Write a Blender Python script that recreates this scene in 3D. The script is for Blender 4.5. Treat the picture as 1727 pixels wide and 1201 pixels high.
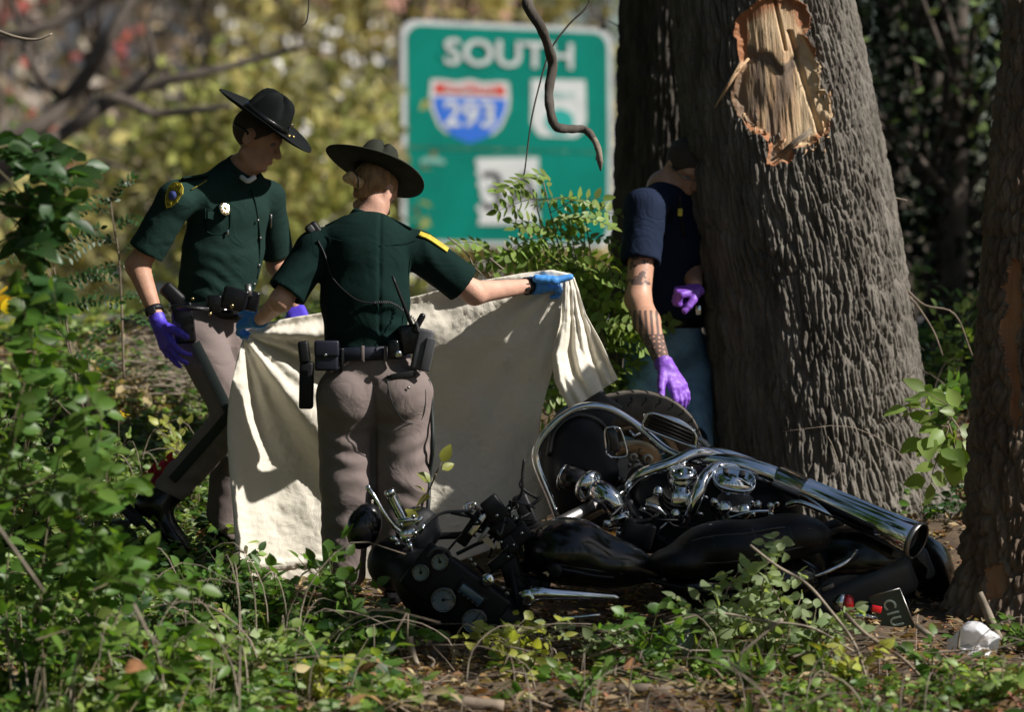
import bpy, bmesh, math, random
import numpy as np
from mathutils import Vector, Matrix

for _o in list(bpy.data.objects): bpy.data.objects.remove(_o, do_unlink=True)
S = bpy.context.scene
COL = S.collection
random.seed(4); RNG = np.random.default_rng(4)
R = math.radians

# ------------------------------------------------------------------ camera, sky, sun
CAMY, CAMZ, FPX = -14.0, 1.17, 6020.0
cd = bpy.data.cameras.new('camera'); cam = bpy.data.objects.new('camera', cd); COL.objects.link(cam)
cam.location = (0, CAMY, CAMZ); cam.rotation_euler = (R(90), 0, 0)
cd.sensor_width = 36; cd.lens = 36*FPX/1727; cd.shift_y = -120.5/1727; cd.clip_start = .1; cd.clip_end = 3000
cd.dof.use_dof = True; cd.dof.focus_distance = 13.5; cd.dof.aperture_fstop = 2.15
S.camera = cam
SUN_EL, SUN_AZ = 40.0, 72.0          # azimuth measured from the direction to the camera, turning to the photo's right
sd = Vector((math.sin(R(SUN_AZ))*math.cos(R(SUN_EL)), -math.cos(R(SUN_AZ))*math.cos(R(SUN_EL)), math.sin(R(SUN_EL))))
w = bpy.data.worlds.new('World'); S.world = w; w.use_nodes = True
nt = w.node_tree; nt.nodes.clear()
sky = nt.nodes.new('ShaderNodeTexSky'); sky.sky_type = 'NISHITA'; sky.sun_disc = False
sky.sun_elevation = R(SUN_EL); sky.sun_rotation = math.atan2(sd.x, sd.y); sky.air_density = 1.1; sky.dust_density = 1.0
bg = nt.nodes.new('ShaderNodeBackground'); bg.inputs[1].default_value = .05
out = nt.nodes.new('ShaderNodeOutputWorld'); nt.links.new(sky.outputs[0], bg.inputs[0]); nt.links.new(bg.outputs[0], out.inputs[0])
ld = bpy.data.lights.new('sun', 'SUN'); ld.energy = 5.0; ld.angle = R(.55); ld.color = (1, .95, .88)
sun = bpy.data.objects.new('sun', ld); COL.objects.link(sun)
sun.rotation_euler = sd.to_track_quat('Z', 'Y').to_euler(); sun.location = (8, -8, 10)
S.view_settings.view_transform = 'Standard'; S.view_settings.look = 'None'; S.view_settings.exposure = .40
S.view_settings.gamma = 1; S.view_settings.use_curve_mapping = False
try:
    S.cycles.max_bounces = 6; S.cycles.transparent_max_bounces = 6
except Exception: pass

def P(px, py, y):
    s = (y-CAMY)/FPX
    return np.array(((px-863.5)*s, y, CAMZ+(480-py)*s))
def V3(*a): return np.array(a, float)
def nrm(v): v = np.asarray(v, float); return v/np.linalg.norm(v)

# ------------------------------------------------------------------ noise
def _h(ix, iy, iz, seed):
    h = (ix*374761393 + iy*668265263 + iz*2147483647*3 + seed*974634777) & 0xffffffff
    h = ((h ^ (h >> 13))*1274126177) & 0xffffffff
    h = ((h ^ (h >> 16))*2246822519) & 0xffffffff
    return ((h ^ (h >> 15)) & 0xffffff).astype(np.float32)/8388607.5 - 1
def vn(p, seed=0):
    p = np.asarray(p, np.float64); i = np.floor(p).astype(np.int64); f = p-i; u = f*f*(3-2*f)
    x, y, z = i[..., 0], i[..., 1], i[..., 2]; r = 0
    for a in (0, 1):
        wa = u[..., 0] if a else 1-u[..., 0]
        for b in (0, 1):
            wb = u[..., 1] if b else 1-u[..., 1]
            for c in (0, 1):
                wc = u[..., 2] if c else 1-u[..., 2]
                r = r + wa*wb*wc*_h(x+a, y+b, z+c, seed)
    return r
def fbm(p, o=3, seed=0):
    r = 0; a = 1.; p = np.asarray(p, float)
    for k in range(o): r = r+a*vn(p*(2**k), seed+k); a *= .5
    return r

# ------------------------------------------------------------------ objects
BASE = {}
def tag(o, label=None, cat=None, group=None, kind=None):
    if label: o['label'] = label
    if cat: o['category'] = cat
    if group: o['group'] = group
    if kind: o['kind'] = kind
    return o
def thing(name, label, cat, base, group=None):
    o = bpy.data.objects.new(name, None); COL.objects.link(o); o.location = tuple(base); o.empty_display_size = .1
    BASE[o.name] = np.asarray(base, float)
    return tag(o, label, cat, group)
def mesh(name, v, f, mat, smooth=True):
    v = np.asarray(v, np.float32); me = bpy.data.meshes.new(name)
    if isinstance(f, np.ndarray):
        n, k = f.shape
        me.vertices.add(len(v)); me.vertices.foreach_set('co', v.ravel())
        me.loops.add(n*k); me.loops.foreach_set('vertex_index', f.astype(np.int32).ravel())
        me.polygons.add(n); me.polygons.foreach_set('loop_start', np.arange(0, n*k, k, dtype=np.int32))
        me.update(calc_edges=True); me.validate()
    else:
        me.from_pydata([tuple(map(float, q)) for q in v], [], [tuple(map(int, q)) for q in f]); me.update()
    if len(me.polygons): me.polygons.foreach_set('use_smooth', [bool(smooth)]*len(me.polygons))
    for m in (mat if isinstance(mat, (list, tuple)) else [mat]): me.materials.append(m)
    return me
def part(name, vf, mat, parent=None, smooth=True, label=None, kind=None):
    v, f = vf; v = np.asarray(v, float)
    b = BASE[parent.name] if parent is not None else None
    if b is not None: v = v-b
    o = bpy.data.objects.new(name, mesh(name, v, f, mat, smooth)); COL.objects.link(o)
    if parent is not None: o.parent = parent; BASE[o.name] = b
    return tag(o, label, None, None, kind)
def solo(name, vf, mat, label, cat, group=None, smooth=True, base=None):
    v, f = vf; v = np.asarray(v, float)
    if base is None: base = np.array((v[:, 0].mean(), v[:, 1].mean(), v[:, 2].min()))
    o = bpy.data.objects.new(name, mesh(name, v-base, f, mat, smooth)); COL.objects.link(o); o.location = tuple(base); BASE[o.name] = base
    return tag(o, label, cat, group)
def structure(name, vf, mat, smooth=True, kind='structure'):
    o = bpy.data.objects.new(name, mesh(name, vf[0], vf[1], mat, smooth)); COL.objects.link(o); return tag(o, kind=kind)
def merge(L):
    vs, fs, n = [], [], 0
    for v, f in L:
        vs.append(np.asarray(v, float)); fs += [[i+n for i in q] for q in (f.tolist() if isinstance(f, np.ndarray) else f)]; n += len(v)
    return np.concatenate(vs), fs

def smoothpath(pts, n=6):
    p = [np.asarray(q, float) for q in pts]
    if len(p) < 3: return np.array(p)
    p = [2*p[0]-p[1]]+p+[2*p[-1]-p[-2]]; o = []
    for i in range(1, len(p)-2):
        for k in range(n):
            t = k/n
            o.append(.5*((2*p[i])+(-p[i-1]+p[i+1])*t+(2*p[i-1]-5*p[i]+4*p[i+1]-p[i+2])*t*t+(-p[i-1]+3*p[i]-3*p[i+1]+p[i+2])*t**3))
    o.append(p[-2]); return np.array(o)
def tube(pts, r, seg=10, caps=True, sm=0):
    pts = smoothpath(pts, sm) if sm else np.array([np.asarray(q, float) for q in pts])
    n = len(pts); r = np.interp(np.linspace(0, 1, n), np.linspace(0, 1, len(r)), r) if hasattr(r, '__len__') else np.full(n, float(r))
    t = np.gradient(pts, axis=0); t /= np.linalg.norm(t, axis=1)[:, None]+1e-9
    a = V3(0, 0, 1) if abs(t[0][2]) < .9 else V3(1, 0, 0)
    u = nrm(np.cross(t[0], a)); vs = []; th = np.linspace(0, 2*np.pi, seg, endpoint=False)
    for i in range(n):
        u = nrm(u-t[i]*np.dot(u, t[i])); q = np.cross(t[i], u)
        vs.append(pts[i]+r[i]*(np.cos(th)[:, None]*u+np.sin(th)[:, None]*q))
    v = np.concatenate(vs); f = []
    for i in range(n-1):
        for k in range(seg): k2 = (k+1) % seg; f.append([i*seg+k, i*seg+k2, (i+1)*seg+k2, (i+1)*seg+k])
    if caps: f.append(list(range(seg))[::-1]); f.append([(n-1)*seg+k for k in range(seg)])
    return v, f
def frame(axis, xd=None):
    z = nrm(axis); a = np.asarray(xd, float) if xd is not None else (V3(1, 0, 0) if abs(z[0]) < .9 else V3(0, 1, 0))
    x = nrm(a-z*np.dot(a, z)); return x, np.cross(z, x), z
def lathe(prof, c, axis, seg=24, xd=None, sx=1, sy=1, caps=True):
    x, y, z = frame(axis, xd); th = np.linspace(0, 2*np.pi, seg, endpoint=False); vs = []
    for r, h in prof: vs.append(np.asarray(c)+z*h+r*(sx*np.cos(th)[:, None]*x+sy*np.sin(th)[:, None]*y))
    v = np.concatenate(vs); f = []; n = len(prof)
    for i in range(n-1):
        for k in range(seg): k2 = (k+1) % seg; f.append([i*seg+k, i*seg+k2, (i+1)*seg+k2, (i+1)*seg+k])
    if caps: f.append(list(range(seg))[::-1]); f.append([(n-1)*seg+k for k in range(seg)])
    return v, f
def rbox(c, half, axes=None, bev=.004, seg=2):
    bm = bmesh.new(); bmesh.ops.create_cube(bm, size=2)
    for q in bm.verts: q.co = Vector((q.co.x*half[0], q.co.y*half[1], q.co.z*half[2]))
    if bev: bmesh.ops.bevel(bm, geom=bm.edges[:], offset=min(bev, min(half)*.95), segments=seg, profile=.5, affect='EDGES')
    v = np.array([tuple(q.co) for q in bm.verts]); bm.verts.index_update(); f = [[q.index for q in p.verts] for p in bm.faces]; bm.free()
    if axes is not None: v = v @ np.array([nrm(a) for a in axes])
    return v+np.asarray(c), f
def slab(outline, c, x, y, depth):          # outline (u,v) list, extruded by depth along x cross y
    x, y = nrm(x), nrm(y); z = np.cross(x, y); n = len(outline)
    a = [np.asarray(c)+x*u+y*v_ for u, v_ in outline]; v = np.array([q+z*depth for q in a]+a)
    return v, [list(range(n)), [n+k for k in range(n)][::-1]]+[[k, n+k, n+(k+1) % n, (k+1) % n] for k in range(n)]
def text(s, size, c, x, y, ext=.002, bold=0., align='CENTER', sx=1.):
    cu = bpy.data.curves.new('t', 'FONT'); cu.body = s; cu.size = 1; cu.align_x = align; cu.align_y = 'CENTER'; cu.extrude = .01; cu.offset = bold; cu.resolution_u = 3
    ob = bpy.data.objects.new('t', cu); COL.objects.link(ob); bpy.context.view_layer.update()
    me = bpy.data.meshes.new_from_object(ob.evaluated_get(bpy.context.evaluated_depsgraph_get()))
    v = np.array([tuple(q.co) for q in me.vertices]); f = [list(p.vertices) for p in me.polygons]
    bpy.data.objects.remove(ob); bpy.data.meshes.remove(me); bpy.data.curves.remove(cu)
    x, y = nrm(x), nrm(y); z = np.cross(x, y)
    return np.asarray(c)+v[:, :1]*size*sx*x+v[:, 1:2]*size*y+(v[:, 2:]/.01)*ext*z, f

# ------------------------------------------------------------------ implicit surfaces
CORN = np.array([(a, b, c) for a in (0, 1) for b in (0, 1) for c in (0, 1)])
EDG = [(i, j) for i in range(8) for j in range(i+1, 8) if np.abs(CORN[i]-CORN[j]).sum() == 1]
def iso(f, lo, hi, h, smooth=1):
    lo = np.asarray(lo, float); hi = np.asarray(hi, float); B = 6
    nb = np.ceil((hi-lo)/(h*B)).astype(int); n = nb*B+1
    bc = np.stack(np.meshgrid(*[np.arange(k) for k in nb], indexing='ij'), -1).reshape(-1, 3)
    vc = f(lo+(bc+.5)*B*h)
    Vv = np.repeat(np.repeat(np.repeat(np.where(vc < 0, -1., 1.).reshape(nb).astype(np.float32), B, 0), B, 1), B, 2)
    Vv = np.pad(Vv, ((0, 1),)*3, mode='edge')
    act = bc[np.abs(vc) < B*h*1.75]
    off = np.stack(np.meshgrid(*[np.arange(B+1)]*3, indexing='ij'), -1).reshape(-1, 3)
    for s in range(0, len(act), 600):
        idx = (act[s:s+600, None]*B+off[None]).reshape(-1, 3)
        Vv[idx[:, 0], idx[:, 1], idx[:, 2]] = f(lo+idx*h)
    c = [Vv[a:n[0]-1+a, b:n[1]-1+b, d:n[2]-1+d] for a, b, d in CORN]
    mn = np.minimum.reduce(c); mx = np.maximum.reduce(c)
    A = np.argwhere((mn < 0) & (mx >= 0)); cv = np.stack([q[A[:, 0], A[:, 1], A[:, 2]] for q in c], 1)
    ps = np.zeros((len(A), 3)); ct = np.zeros(len(A))
    for i, j in EDG:
        m = (cv[:, i] < 0) != (cv[:, j] < 0); t = np.where(m, cv[:, i]/(cv[:, i]-cv[:, j]+1e-12), 0)
        ps += np.where(m[:, None], CORN[i]+(CORN[j]-CORN[i])*t[:, None], 0); ct += m
    pos = lo+(A+ps/ct[:, None])*h
    ID = np.full(tuple(n-1), -1, np.int64); ID[A[:, 0], A[:, 1], A[:, 2]] = np.arange(len(A)); F = []
    for ax in range(3):
        s0 = [slice(None)]*3; s1 = [slice(None)]*3; s0[ax] = slice(0, -1); s1[ax] = slice(1, None)
        a, b = Vv[tuple(s0)] < 0, Vv[tuple(s1)] < 0; E = np.argwhere(a != b); b1, b2 = (ax+1) % 3, (ax+2) % 3
        E = E[(E[:, b1] > 0) & (E[:, b2] > 0) & (E[:, b1] < n[b1]-1) & (E[:, b2] < n[b2]-1)]
        if not len(E): continue
        sg = a[E[:, 0], E[:, 1], E[:, 2]]; q = []
        for d1, d2 in ((-1, -1), (0, -1), (0, 0), (-1, 0)):
            g = E.copy(); g[:, b1] += d1; g[:, b2] += d2; q.append(ID[g[:, 0], g[:, 1], g[:, 2]])
        q = np.stack(q, 1); q[~sg] = q[~sg][:, ::-1]; F.append(q)
    F = np.concatenate(F); F = F[(F >= 0).all(1)]
    for _ in range(smooth):
        s = np.zeros_like(pos); k = np.zeros(len(pos))
        for a_, b_ in ((0, 1), (1, 2), (2, 3), (3, 0)):
            np.add.at(s, F[:, a_], pos[F[:, b_]]); np.add.at(k, F[:, a_], 1)
            np.add.at(s, F[:, b_], pos[F[:, a_]]); np.add.at(k, F[:, b_], 1)
        pos = pos*.5+.5*s/np.maximum(k, 1)[:, None]
    return pos, F
def normals(v, F):
    a, b, c, d = (v[F[:, i]] for i in range(4)); fn = np.cross(c-a, d-b); n = np.zeros_like(v)
    for i in range(4): np.add.at(n, F[:, i], fn)
    return n/(np.linalg.norm(n, axis=1)[:, None]+1e-12)
def C(a, b, ra, rb, n=None, k=1.):
    a = np.asarray(a, float); b = np.asarray(b, float); ab = b-a; L = float(ab@ab)+1e-12
    n = nrm(n) if n is not None else None
    def g(p):
        t = np.clip((p-a)@ab/L, 0, 1); q = p-a-t[:, None]*ab; d2 = (q*q).sum(1)
        if n is not None: d2 = d2+((q@n)**2)*(k*k-1)
        return np.sqrt(np.maximum(d2, 0))-(ra+(rb-ra)*t)
    return g
def E(c, rad, M=None):
    c = np.asarray(c, float); rad = np.asarray(rad, float); M = np.eye(3) if M is None else np.array(M)
    def g(p):
        q = (p-c)@M.T; k0 = np.linalg.norm(q/rad, axis=1); k1 = np.linalg.norm(q/rad**2, axis=1)
        return k0*(k0-1)/(k1+1e-9)
    return g
def HP(pt, n):
    pt = np.asarray(pt, float); n = nrm(n); return lambda p: (p-pt)@n       # keeps the side opposite n
def BX(c, half, M=None, r=.01):
    c = np.asarray(c, float); half = np.asarray(half, float)-r; M = np.eye(3) if M is None else np.array([nrm(m) for m in M])
    def g(p):
        q = np.abs((p-c)@M.T)-half; return np.linalg.norm(np.maximum(q, 0), axis=1)+np.minimum(q.max(1), 0)-r
    return g
def U(L, k=.02):
    def g(p):
        d = L[0](p)
        for q in L[1:]:
            e = q(p)
            if k > 0: h = np.clip(.5+.5*(e-d)/k, 0, 1); d = e*(1-h)+d*h-k*h*(1-h)
            else: d = np.minimum(d, e)
        return d
    return g
def CUT(f, *g): return lambda p: np.maximum.reduce([f(p)]+[h(p) for h in g])
def SUB(f, *g): return lambda p: np.maximum.reduce([f(p)]+[-h(p) for h in g])
def OFF(f, d): return lambda p: f(p)-d

# ------------------------------------------------------------------ materials
MATS = {}
def mat(name, col, rough=.6, metal=0., var=0., vscale=8., bump=0., bscale=60., col2=None, spec=.5, coat=0., stretch=(1, 1, 1), detail=4., isl=0., trans=0., objcol=False, crease=0., cscale=16., tint=(1.9, 1.9, .75), dust=0.):
    if name in MATS: return MATS[name]
    m = bpy.data.materials.new(name); m.use_nodes = True; N = m.node_tree.nodes; L = m.node_tree.links
    b = N['Principled BSDF']; o = N['Material Output']
    b.inputs['Base Color'].default_value = (*col, 1); b.inputs['Roughness'].default_value = rough; b.inputs['Metallic'].default_value = metal
    b.inputs['Specular IOR Level'].default_value = spec; b.inputs['Coat Weight'].default_value = coat
    tc = N.new('ShaderNodeTexCoord'); mp = N.new('ShaderNodeMapping'); mp.inputs['Scale'].default_value = stretch; L.new(tc.outputs['Object'], mp.inputs[0])
    src = None
    if var or col2:
        nz = N.new('ShaderNodeTexNoise'); nz.inputs['Scale'].default_value = vscale; nz.inputs['Detail'].default_value = detail; L.new(mp.outputs[0], nz.inputs[0])
        cr = N.new('ShaderNodeValToRGB'); cr.color_ramp.elements[0].position = .36; cr.color_ramp.elements[1].position = .64
        c2 = col2 if col2 else tuple(min(1, c*(1+var)) for c in col); c1 = col if col2 else tuple(c*(1-var) for c in col)
        cr.color_ramp.elements[0].color = (*c1, 1); cr.color_ramp.elements[1].color = (*c2, 1); L.new(nz.outputs[0], cr.inputs[0]); src = cr.outputs[0]
    if isl:
        if src is None: rg = N.new('ShaderNodeRGB'); rg.outputs[0].default_value = (*col, 1); src = rg.outputs[0]
        ge = N.new('ShaderNodeNewGeometry'); oi = N.new('ShaderNodeObjectInfo'); ad = N.new('ShaderNodeMath'); ad.operation = 'ADD'
        L.new(ge.outputs['Random Per Island'], ad.inputs[0]); L.new(oi.outputs['Random'], ad.inputs[1])
        fr = N.new('ShaderNodeMath'); fr.operation = 'FRACT'; L.new(ad.outputs[0], fr.inputs[0])
        hs = N.new('ShaderNodeHueSaturation'); L.new(src, hs.inputs['Color'])
        mr = N.new('ShaderNodeMapRange'); mr.inputs[3].default_value = 1-isl; mr.inputs[4].default_value = 1+isl; L.new(fr.outputs[0], mr.inputs[0]); L.new(mr.outputs[0], hs.inputs['Value'])
        m2 = N.new('ShaderNodeMath'); m2.operation = 'MULTIPLY'; m2.inputs[1].default_value = 7.31; L.new(fr.outputs[0], m2.inputs[0])
        f2 = N.new('ShaderNodeMath'); f2.operation = 'FRACT'; L.new(m2.outputs[0], f2.inputs[0])
        m3 = N.new('ShaderNodeMapRange'); m3.inputs[3].default_value = .5-.055*isl; m3.inputs[4].default_value = .5+.03*isl; L.new(f2.outputs[0], m3.inputs[0]); L.new(m3.outputs[0], hs.inputs['Hue']); src = hs.outputs[0]
    if objcol:
        oi = N.new('ShaderNodeObjectInfo'); mx = N.new('ShaderNodeMix'); mx.data_type = 'RGBA'; mx.blend_type = 'MULTIPLY'; mx.inputs[0].default_value = 1
        L.new(src, mx.inputs[6]); L.new(oi.outputs['Color'], mx.inputs[7]); src = mx.outputs[2]
    if src is not None: L.new(src, b.inputs['Base Color'])
    if bump:
        n2 = N.new('ShaderNodeTexNoise'); n2.inputs['Scale'].default_value = bscale; n2.inputs['Detail'].default_value = 5; L.new(mp.outputs[0], n2.inputs[0])
        bp = N.new('ShaderNodeBump'); bp.inputs['Strength'].default_value = min(1, bump); bp.inputs['Distance'].default_value = .004; L.new(n2.outputs[0], bp.inputs['Height']); L.new(bp.outputs[0], b.inputs['Normal'])
    if crease:
        n3 = N.new('ShaderNodeTexNoise'); n3.inputs['Scale'].default_value = cscale; n3.inputs['Detail'].default_value = 3; n3.inputs['Distortion'].default_value = .8; L.new(mp.outputs[0], n3.inputs[0])
        ab = N.new('ShaderNodeMath'); ab.operation = 'PINGPONG'; ab.inputs[1].default_value = .12; L.new(n3.outputs[0], ab.inputs[0])
        b2 = N.new('ShaderNodeBump'); b2.inputs['Strength'].default_value = min(1, crease); b2.inputs['Distance'].default_value = .06; L.new(ab.outputs[0], b2.inputs['Height'])
        if bump: L.new(bp.outputs[0], b2.inputs['Normal'])
        L.new(b2.outputs[0], b.inputs['Normal'])
    if dust:
        n4 = N.new('ShaderNodeTexNoise'); n4.inputs['Scale'].default_value = 7; n4.inputs['Detail'].default_value = 9; n4.inputs['Roughness'].default_value = .7; L.new(mp.outputs[0], n4.inputs[0])
        r4 = N.new('ShaderNodeMapRange'); r4.inputs[1].default_value = .48; r4.inputs[2].default_value = .72; r4.inputs[3].default_value = 0; r4.inputs[4].default_value = dust; L.new(n4.outputs[0], r4.inputs[0])
        if src is None: rg = N.new('ShaderNodeRGB'); rg.outputs[0].default_value = (*col, 1); src = rg.outputs[0]
        m4 = N.new('ShaderNodeMix'); m4.data_type = 'RGBA'; L.new(r4.outputs[0], m4.inputs[0]); L.new(src, m4.inputs[6]); m4.inputs[7].default_value = (.16, .125, .09, 1); src = m4.outputs[2]; L.new(src, b.inputs['Base Color'])
        a4 = N.new('ShaderNodeMath'); a4.operation = 'ADD'; a4.use_clamp = True; L.new(r4.outputs[0], a4.inputs[0]); a4.inputs[1].default_value = rough; L.new(a4.outputs[0], b.inputs['Roughness'])
    if trans:
        tr = N.new('ShaderNodeBsdfTranslucent'); ms = N.new('ShaderNodeMixShader'); ms.inputs[0].default_value = trans
        if src is not None:
            g = N.new('ShaderNodeMix'); g.data_type = 'RGBA'; g.blend_type = 'MULTIPLY'; g.inputs[0].default_value = 1; g.inputs[7].default_value = (*tint, 1); L.new(src, g.inputs[6]); L.new(g.outputs[2], tr.inputs[0])
        else: tr.inputs[0].default_value = (*[min(1, c*1.7) for c in col], 1)
        L.new(b.outputs[0], ms.inputs[1]); L.new(tr.outputs[0], ms.inputs[2]); L.new(ms.outputs[0], o.inputs[0])
    MATS[name] = m; return m

M_shirt = mat('shirt_cloth', (.006, .020, .017), .9, spec=.1, var=.15, vscale=3, bump=.25, bscale=500, crease=.22, cscale=7)
M_shirt_m = mat('shirt_cloth_green', (.013, .034, .028), .9, spec=.12, var=.15, vscale=3, bump=.25, bscale=500, crease=.22, cscale=7)
M_trouser = mat('trouser_cloth', (.200, .160, .150), .85, var=.08, vscale=5, bump=.25, bscale=400, crease=.28, cscale=6, spec=.2)
M_stripe = mat('trouser_stripe', (.006, .012, .011), .6)
M_navy = mat('navy_knit', (.012, .020, .045), .9, spec=.15, var=.15, vscale=4, bump=.25, bscale=400, crease=.3, cscale=8)
M_denim = mat('denim', (.17, .31, .43), .85, crease=.3, var=.3, vscale=9, bump=.4, bscale=500)
M_skin = mat('skin', (.50, .27, .18), .55, var=.16, vscale=16, bump=.35, bscale=160, spec=.35, detail=8)
M_skin2 = mat('skin_pale', (.60, .34, .25), .55, var=.14, vscale=16, bump=.35, bscale=160, spec=.35, detail=8)
M_glove_v = mat('violet_glove', (.09, .055, .60), .52, var=.1, vscale=40, bump=.3, bscale=120)
M_glove_p = mat('purple_glove', (.24, .09, .55), .52, var=.1, vscale=40, bump=.3, bscale=120)
M_glove_b = mat('blue_glove', (.06, .28, .72), .52, var=.1, vscale=40, bump=.3, bscale=120)
M_hat = mat('hat_felt', (.030, .033, .025), .95, spec=.15, var=.12, vscale=20, bump=.15, bscale=300)
M_hat_m = mat('hat_felt_backlit', (.008, .010, .010), .95, spec=.12, var=.12, vscale=20, bump=.15, bscale=300)  # felt blackened so its colour carries this hat's backlit look
M_leather = mat('black_leather', (.006, .006, .007), .22, bump=.15, bscale=120)
M_leatherd = mat('worn_leather', (.012, .012, .013), .42, bump=.3, bscale=150)
M_nylon = mat('belt_nylon', (.008, .010, .022), .5, bump=.2, bscale=300)
M_brass = mat('brass', (.85, .62, .25), .16, 1.)
M_gold = mat('gold_badge', (.98, .85, .55), .13, 1.)
M_chrome = mat('chrome', (.82, .84, .88), .05, 1., dust=.22)
M_steel = mat('dull_steel', (.35, .34, .33), .42, 1., bump=.2, bscale=90)
M_alu = mat('cast_aluminium', (.30, .28, .25), .5, .7, var=.2, vscale=20)
M_black = mat('gloss_black_paint', (.004, .004, .006), .20, coat=.3, dust=.10)
M_blackm = mat('matt_black', (.007, .007, .009), .5, spec=.3, bump=.15, bscale=200)
M_dgrey = mat('dusty_black_plastic', (.062, .062, .068), .55, var=.3, vscale=7, bump=.2, bscale=200)
M_vinyl = mat('seat_vinyl', (.005, .005, .006), .42, dust=.08, spec=.35, bump=.2, bscale=200)
M_rubber = mat('tyre_rubber', (.10, .085, .068), .85, var=.25, vscale=14, bump=.3, bscale=200)
M_groove = mat('tyre_groove', (.015, .014, .013), .9)
M_disc = mat('brake_disc', (.42, .36, .28), .4, .8)
M_dial = mat('gauge_dial', (.17, .22, .27), .2, coat=1.)  # blue-grey face colour stands for the sky mirrored in the dials
M_lcd = mat('radio_display', (.07, .13, .20), .15, coat=1.)
M_red = mat('red_lens', (.55, .006, .01), .1, coat=1.)
M_amber = mat('clear_lens', (.65, .62, .58), .1, coat=1.)
M_patch = mat('patch_yellow', (.62, .50, .05), .7, var=.15, vscale=60)
M_patchg = mat('patch_olive', (.22, .20, .03), .8)
M_patchb = mat('patch_blue', (.06, .08, .28), .7, var=.5, vscale=120)
M_white = mat('white_cotton', (.72, .72, .72), .8)
M_hair = mat('blonde_hair', (.30, .17, .075), .55, var=.35, vscale=60, bump=.6, bscale=180, stretch=(1, 1, .3))
M_hairl = mat('light_blonde_hair', (.55, .36, .18), .5, var=.25, vscale=90, bump=.6, bscale=200)
M_hairm = mat('dark_short_hair', (.060, .042, .032), .8, bump=.5, bscale=400)
M_eye = mat('eye_white', (.22, .19, .17), .3)  # whites dimmed in colour for the shade on the face
M_lens = mat('dark_lens', (.02, .02, .025), .08)
# ================================================================== GROUND
def ground_z(x, y):
    x = np.asarray(x, float); y = np.asarray(y, float)
    z = np.where(y < 0, .092*y, .235*y); z = np.where(y > 3.6, .235*3.6, z); z = np.maximum(z, -.30+.0*y)
    lf = 1/(1+np.exp((x-1.6)*3)); z = z+np.where(y > 0, (1-lf)*.12*np.clip(y, 0, 1.2)*np.clip((4.2-y)/3, 0, 1), 0)
    k = np.exp(-((y)/.5)**2)*.02; p = np.stack([x*1.3, y*1.3, x*0], -1); near = np.clip(1.2-np.abs(y)/14, 0.05, 1)
    return z+k*0+near*(.035*vn(p, 5)+.022*vn(p*3.1, 6)+.010*vn(p*9, 7))-np.clip(y-22, 0, 400)*.004*0
M_soil = mat('woodland_soil', (.055, .036, .022), .95, vscale=9, col2=(.11, .075, .045), bump=.9, bscale=45, detail=8)
gx = np.concatenate([-np.geomspace(600, 4.2, 26), np.linspace(-4, 4, 140), np.geomspace(4.2, 600, 26)]); gy = np.concatenate([np.linspace(-30, -5.4, 14), np.linspace(-5, 6, 180), np.geomspace(6.3, 1200, 50)])
X, Y = np.meshgrid(gx, gy, indexing='ij'); V = np.stack([X, Y, ground_z(X, Y)], -1).reshape(-1, 3); I = np.arange(len(V)).reshape(X.shape)
structure('ground', (V, np.stack([I[:-1, :-1], I[1:, :-1], I[1:, 1:], I[:-1, 1:]], -1).reshape(-1, 4)), M_soil)
zr = .846
def strip(name, y0, y1, z, m, x0=-60, x1=60): return structure(name, (np.array([(x0, y0, z), (x1, y0, z), (x1, y1, z), (x0, y1, z)]), [[0, 1, 2, 3]]), m)
strip('road', 9.6, 17.2, zr+.05, mat('asphalt', (.16, .16, .165), .9, var=.15, vscale=3, bump=.4, bscale=80))
strip('road_shoulder', 8.4, 9.6, zr+.045, mat('gravel_shoulder', (.30, .28, .25), .95, var=.3, vscale=20, bump=.6, bscale=60))
strip('road_edge_line', 9.9, 10.05, zr+.055, mat('road_paint', (.7, .7, .68), .6)); 

# ================================================================== LEAVES
def leaf_t(w=.55, fold=.10, droop=.10, n=4, tip=.0):
    xs = np.linspace(0, 1, n+1); h = w*.5*np.sin(np.pi*np.clip(xs, 0, 1)**(.75))**.8; h[0] = 0; h[-1] = 0
    v, f = [(0, 0, 0)], []
    for i in range(1, n): z = -droop*xs[i]**2; v += [(xs[i], h[i], z+fold*h[i]*2), (xs[i], 0, z), (xs[i], -h[i], z+fold*h[i]*2)]
    v.append((1, 0, -droop)); e = len(v)-1; f += [[0, 2, 1], [0, 3, 2]]
    for i in range(1, n-1): a = 1+3*(i-1); b = a+3; f += [[a, a+1, b+1], [a, b+1, b], [a+1, a+2, b+2], [a+1, b+2, b+1]]
    a = 1+3*(n-2); f += [[a, a+1, e], [a+1, a+2, e]]
    return np.array(v, float), np.array(f)
def quad_t(w=.6): return np.array([(0, 0, 0), (.45, w/2, .07), (1, 0, -.08), (.45, -w/2, .07)], float), np.array([[0, 2, 1], [0, 3, 2]])
L_COV = leaf_t(.60, .16, .14, 3); L_OVAL = leaf_t(.60, .16, .14); L_WIDE = leaf_t(.80, .12, .22); L_LONG = leaf_t(.38, .14, .25); L_LET = leaf_t(.52, .06, .04, 4); L_Q = quad_t(.62); L_QL = quad_t(.3)
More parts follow.
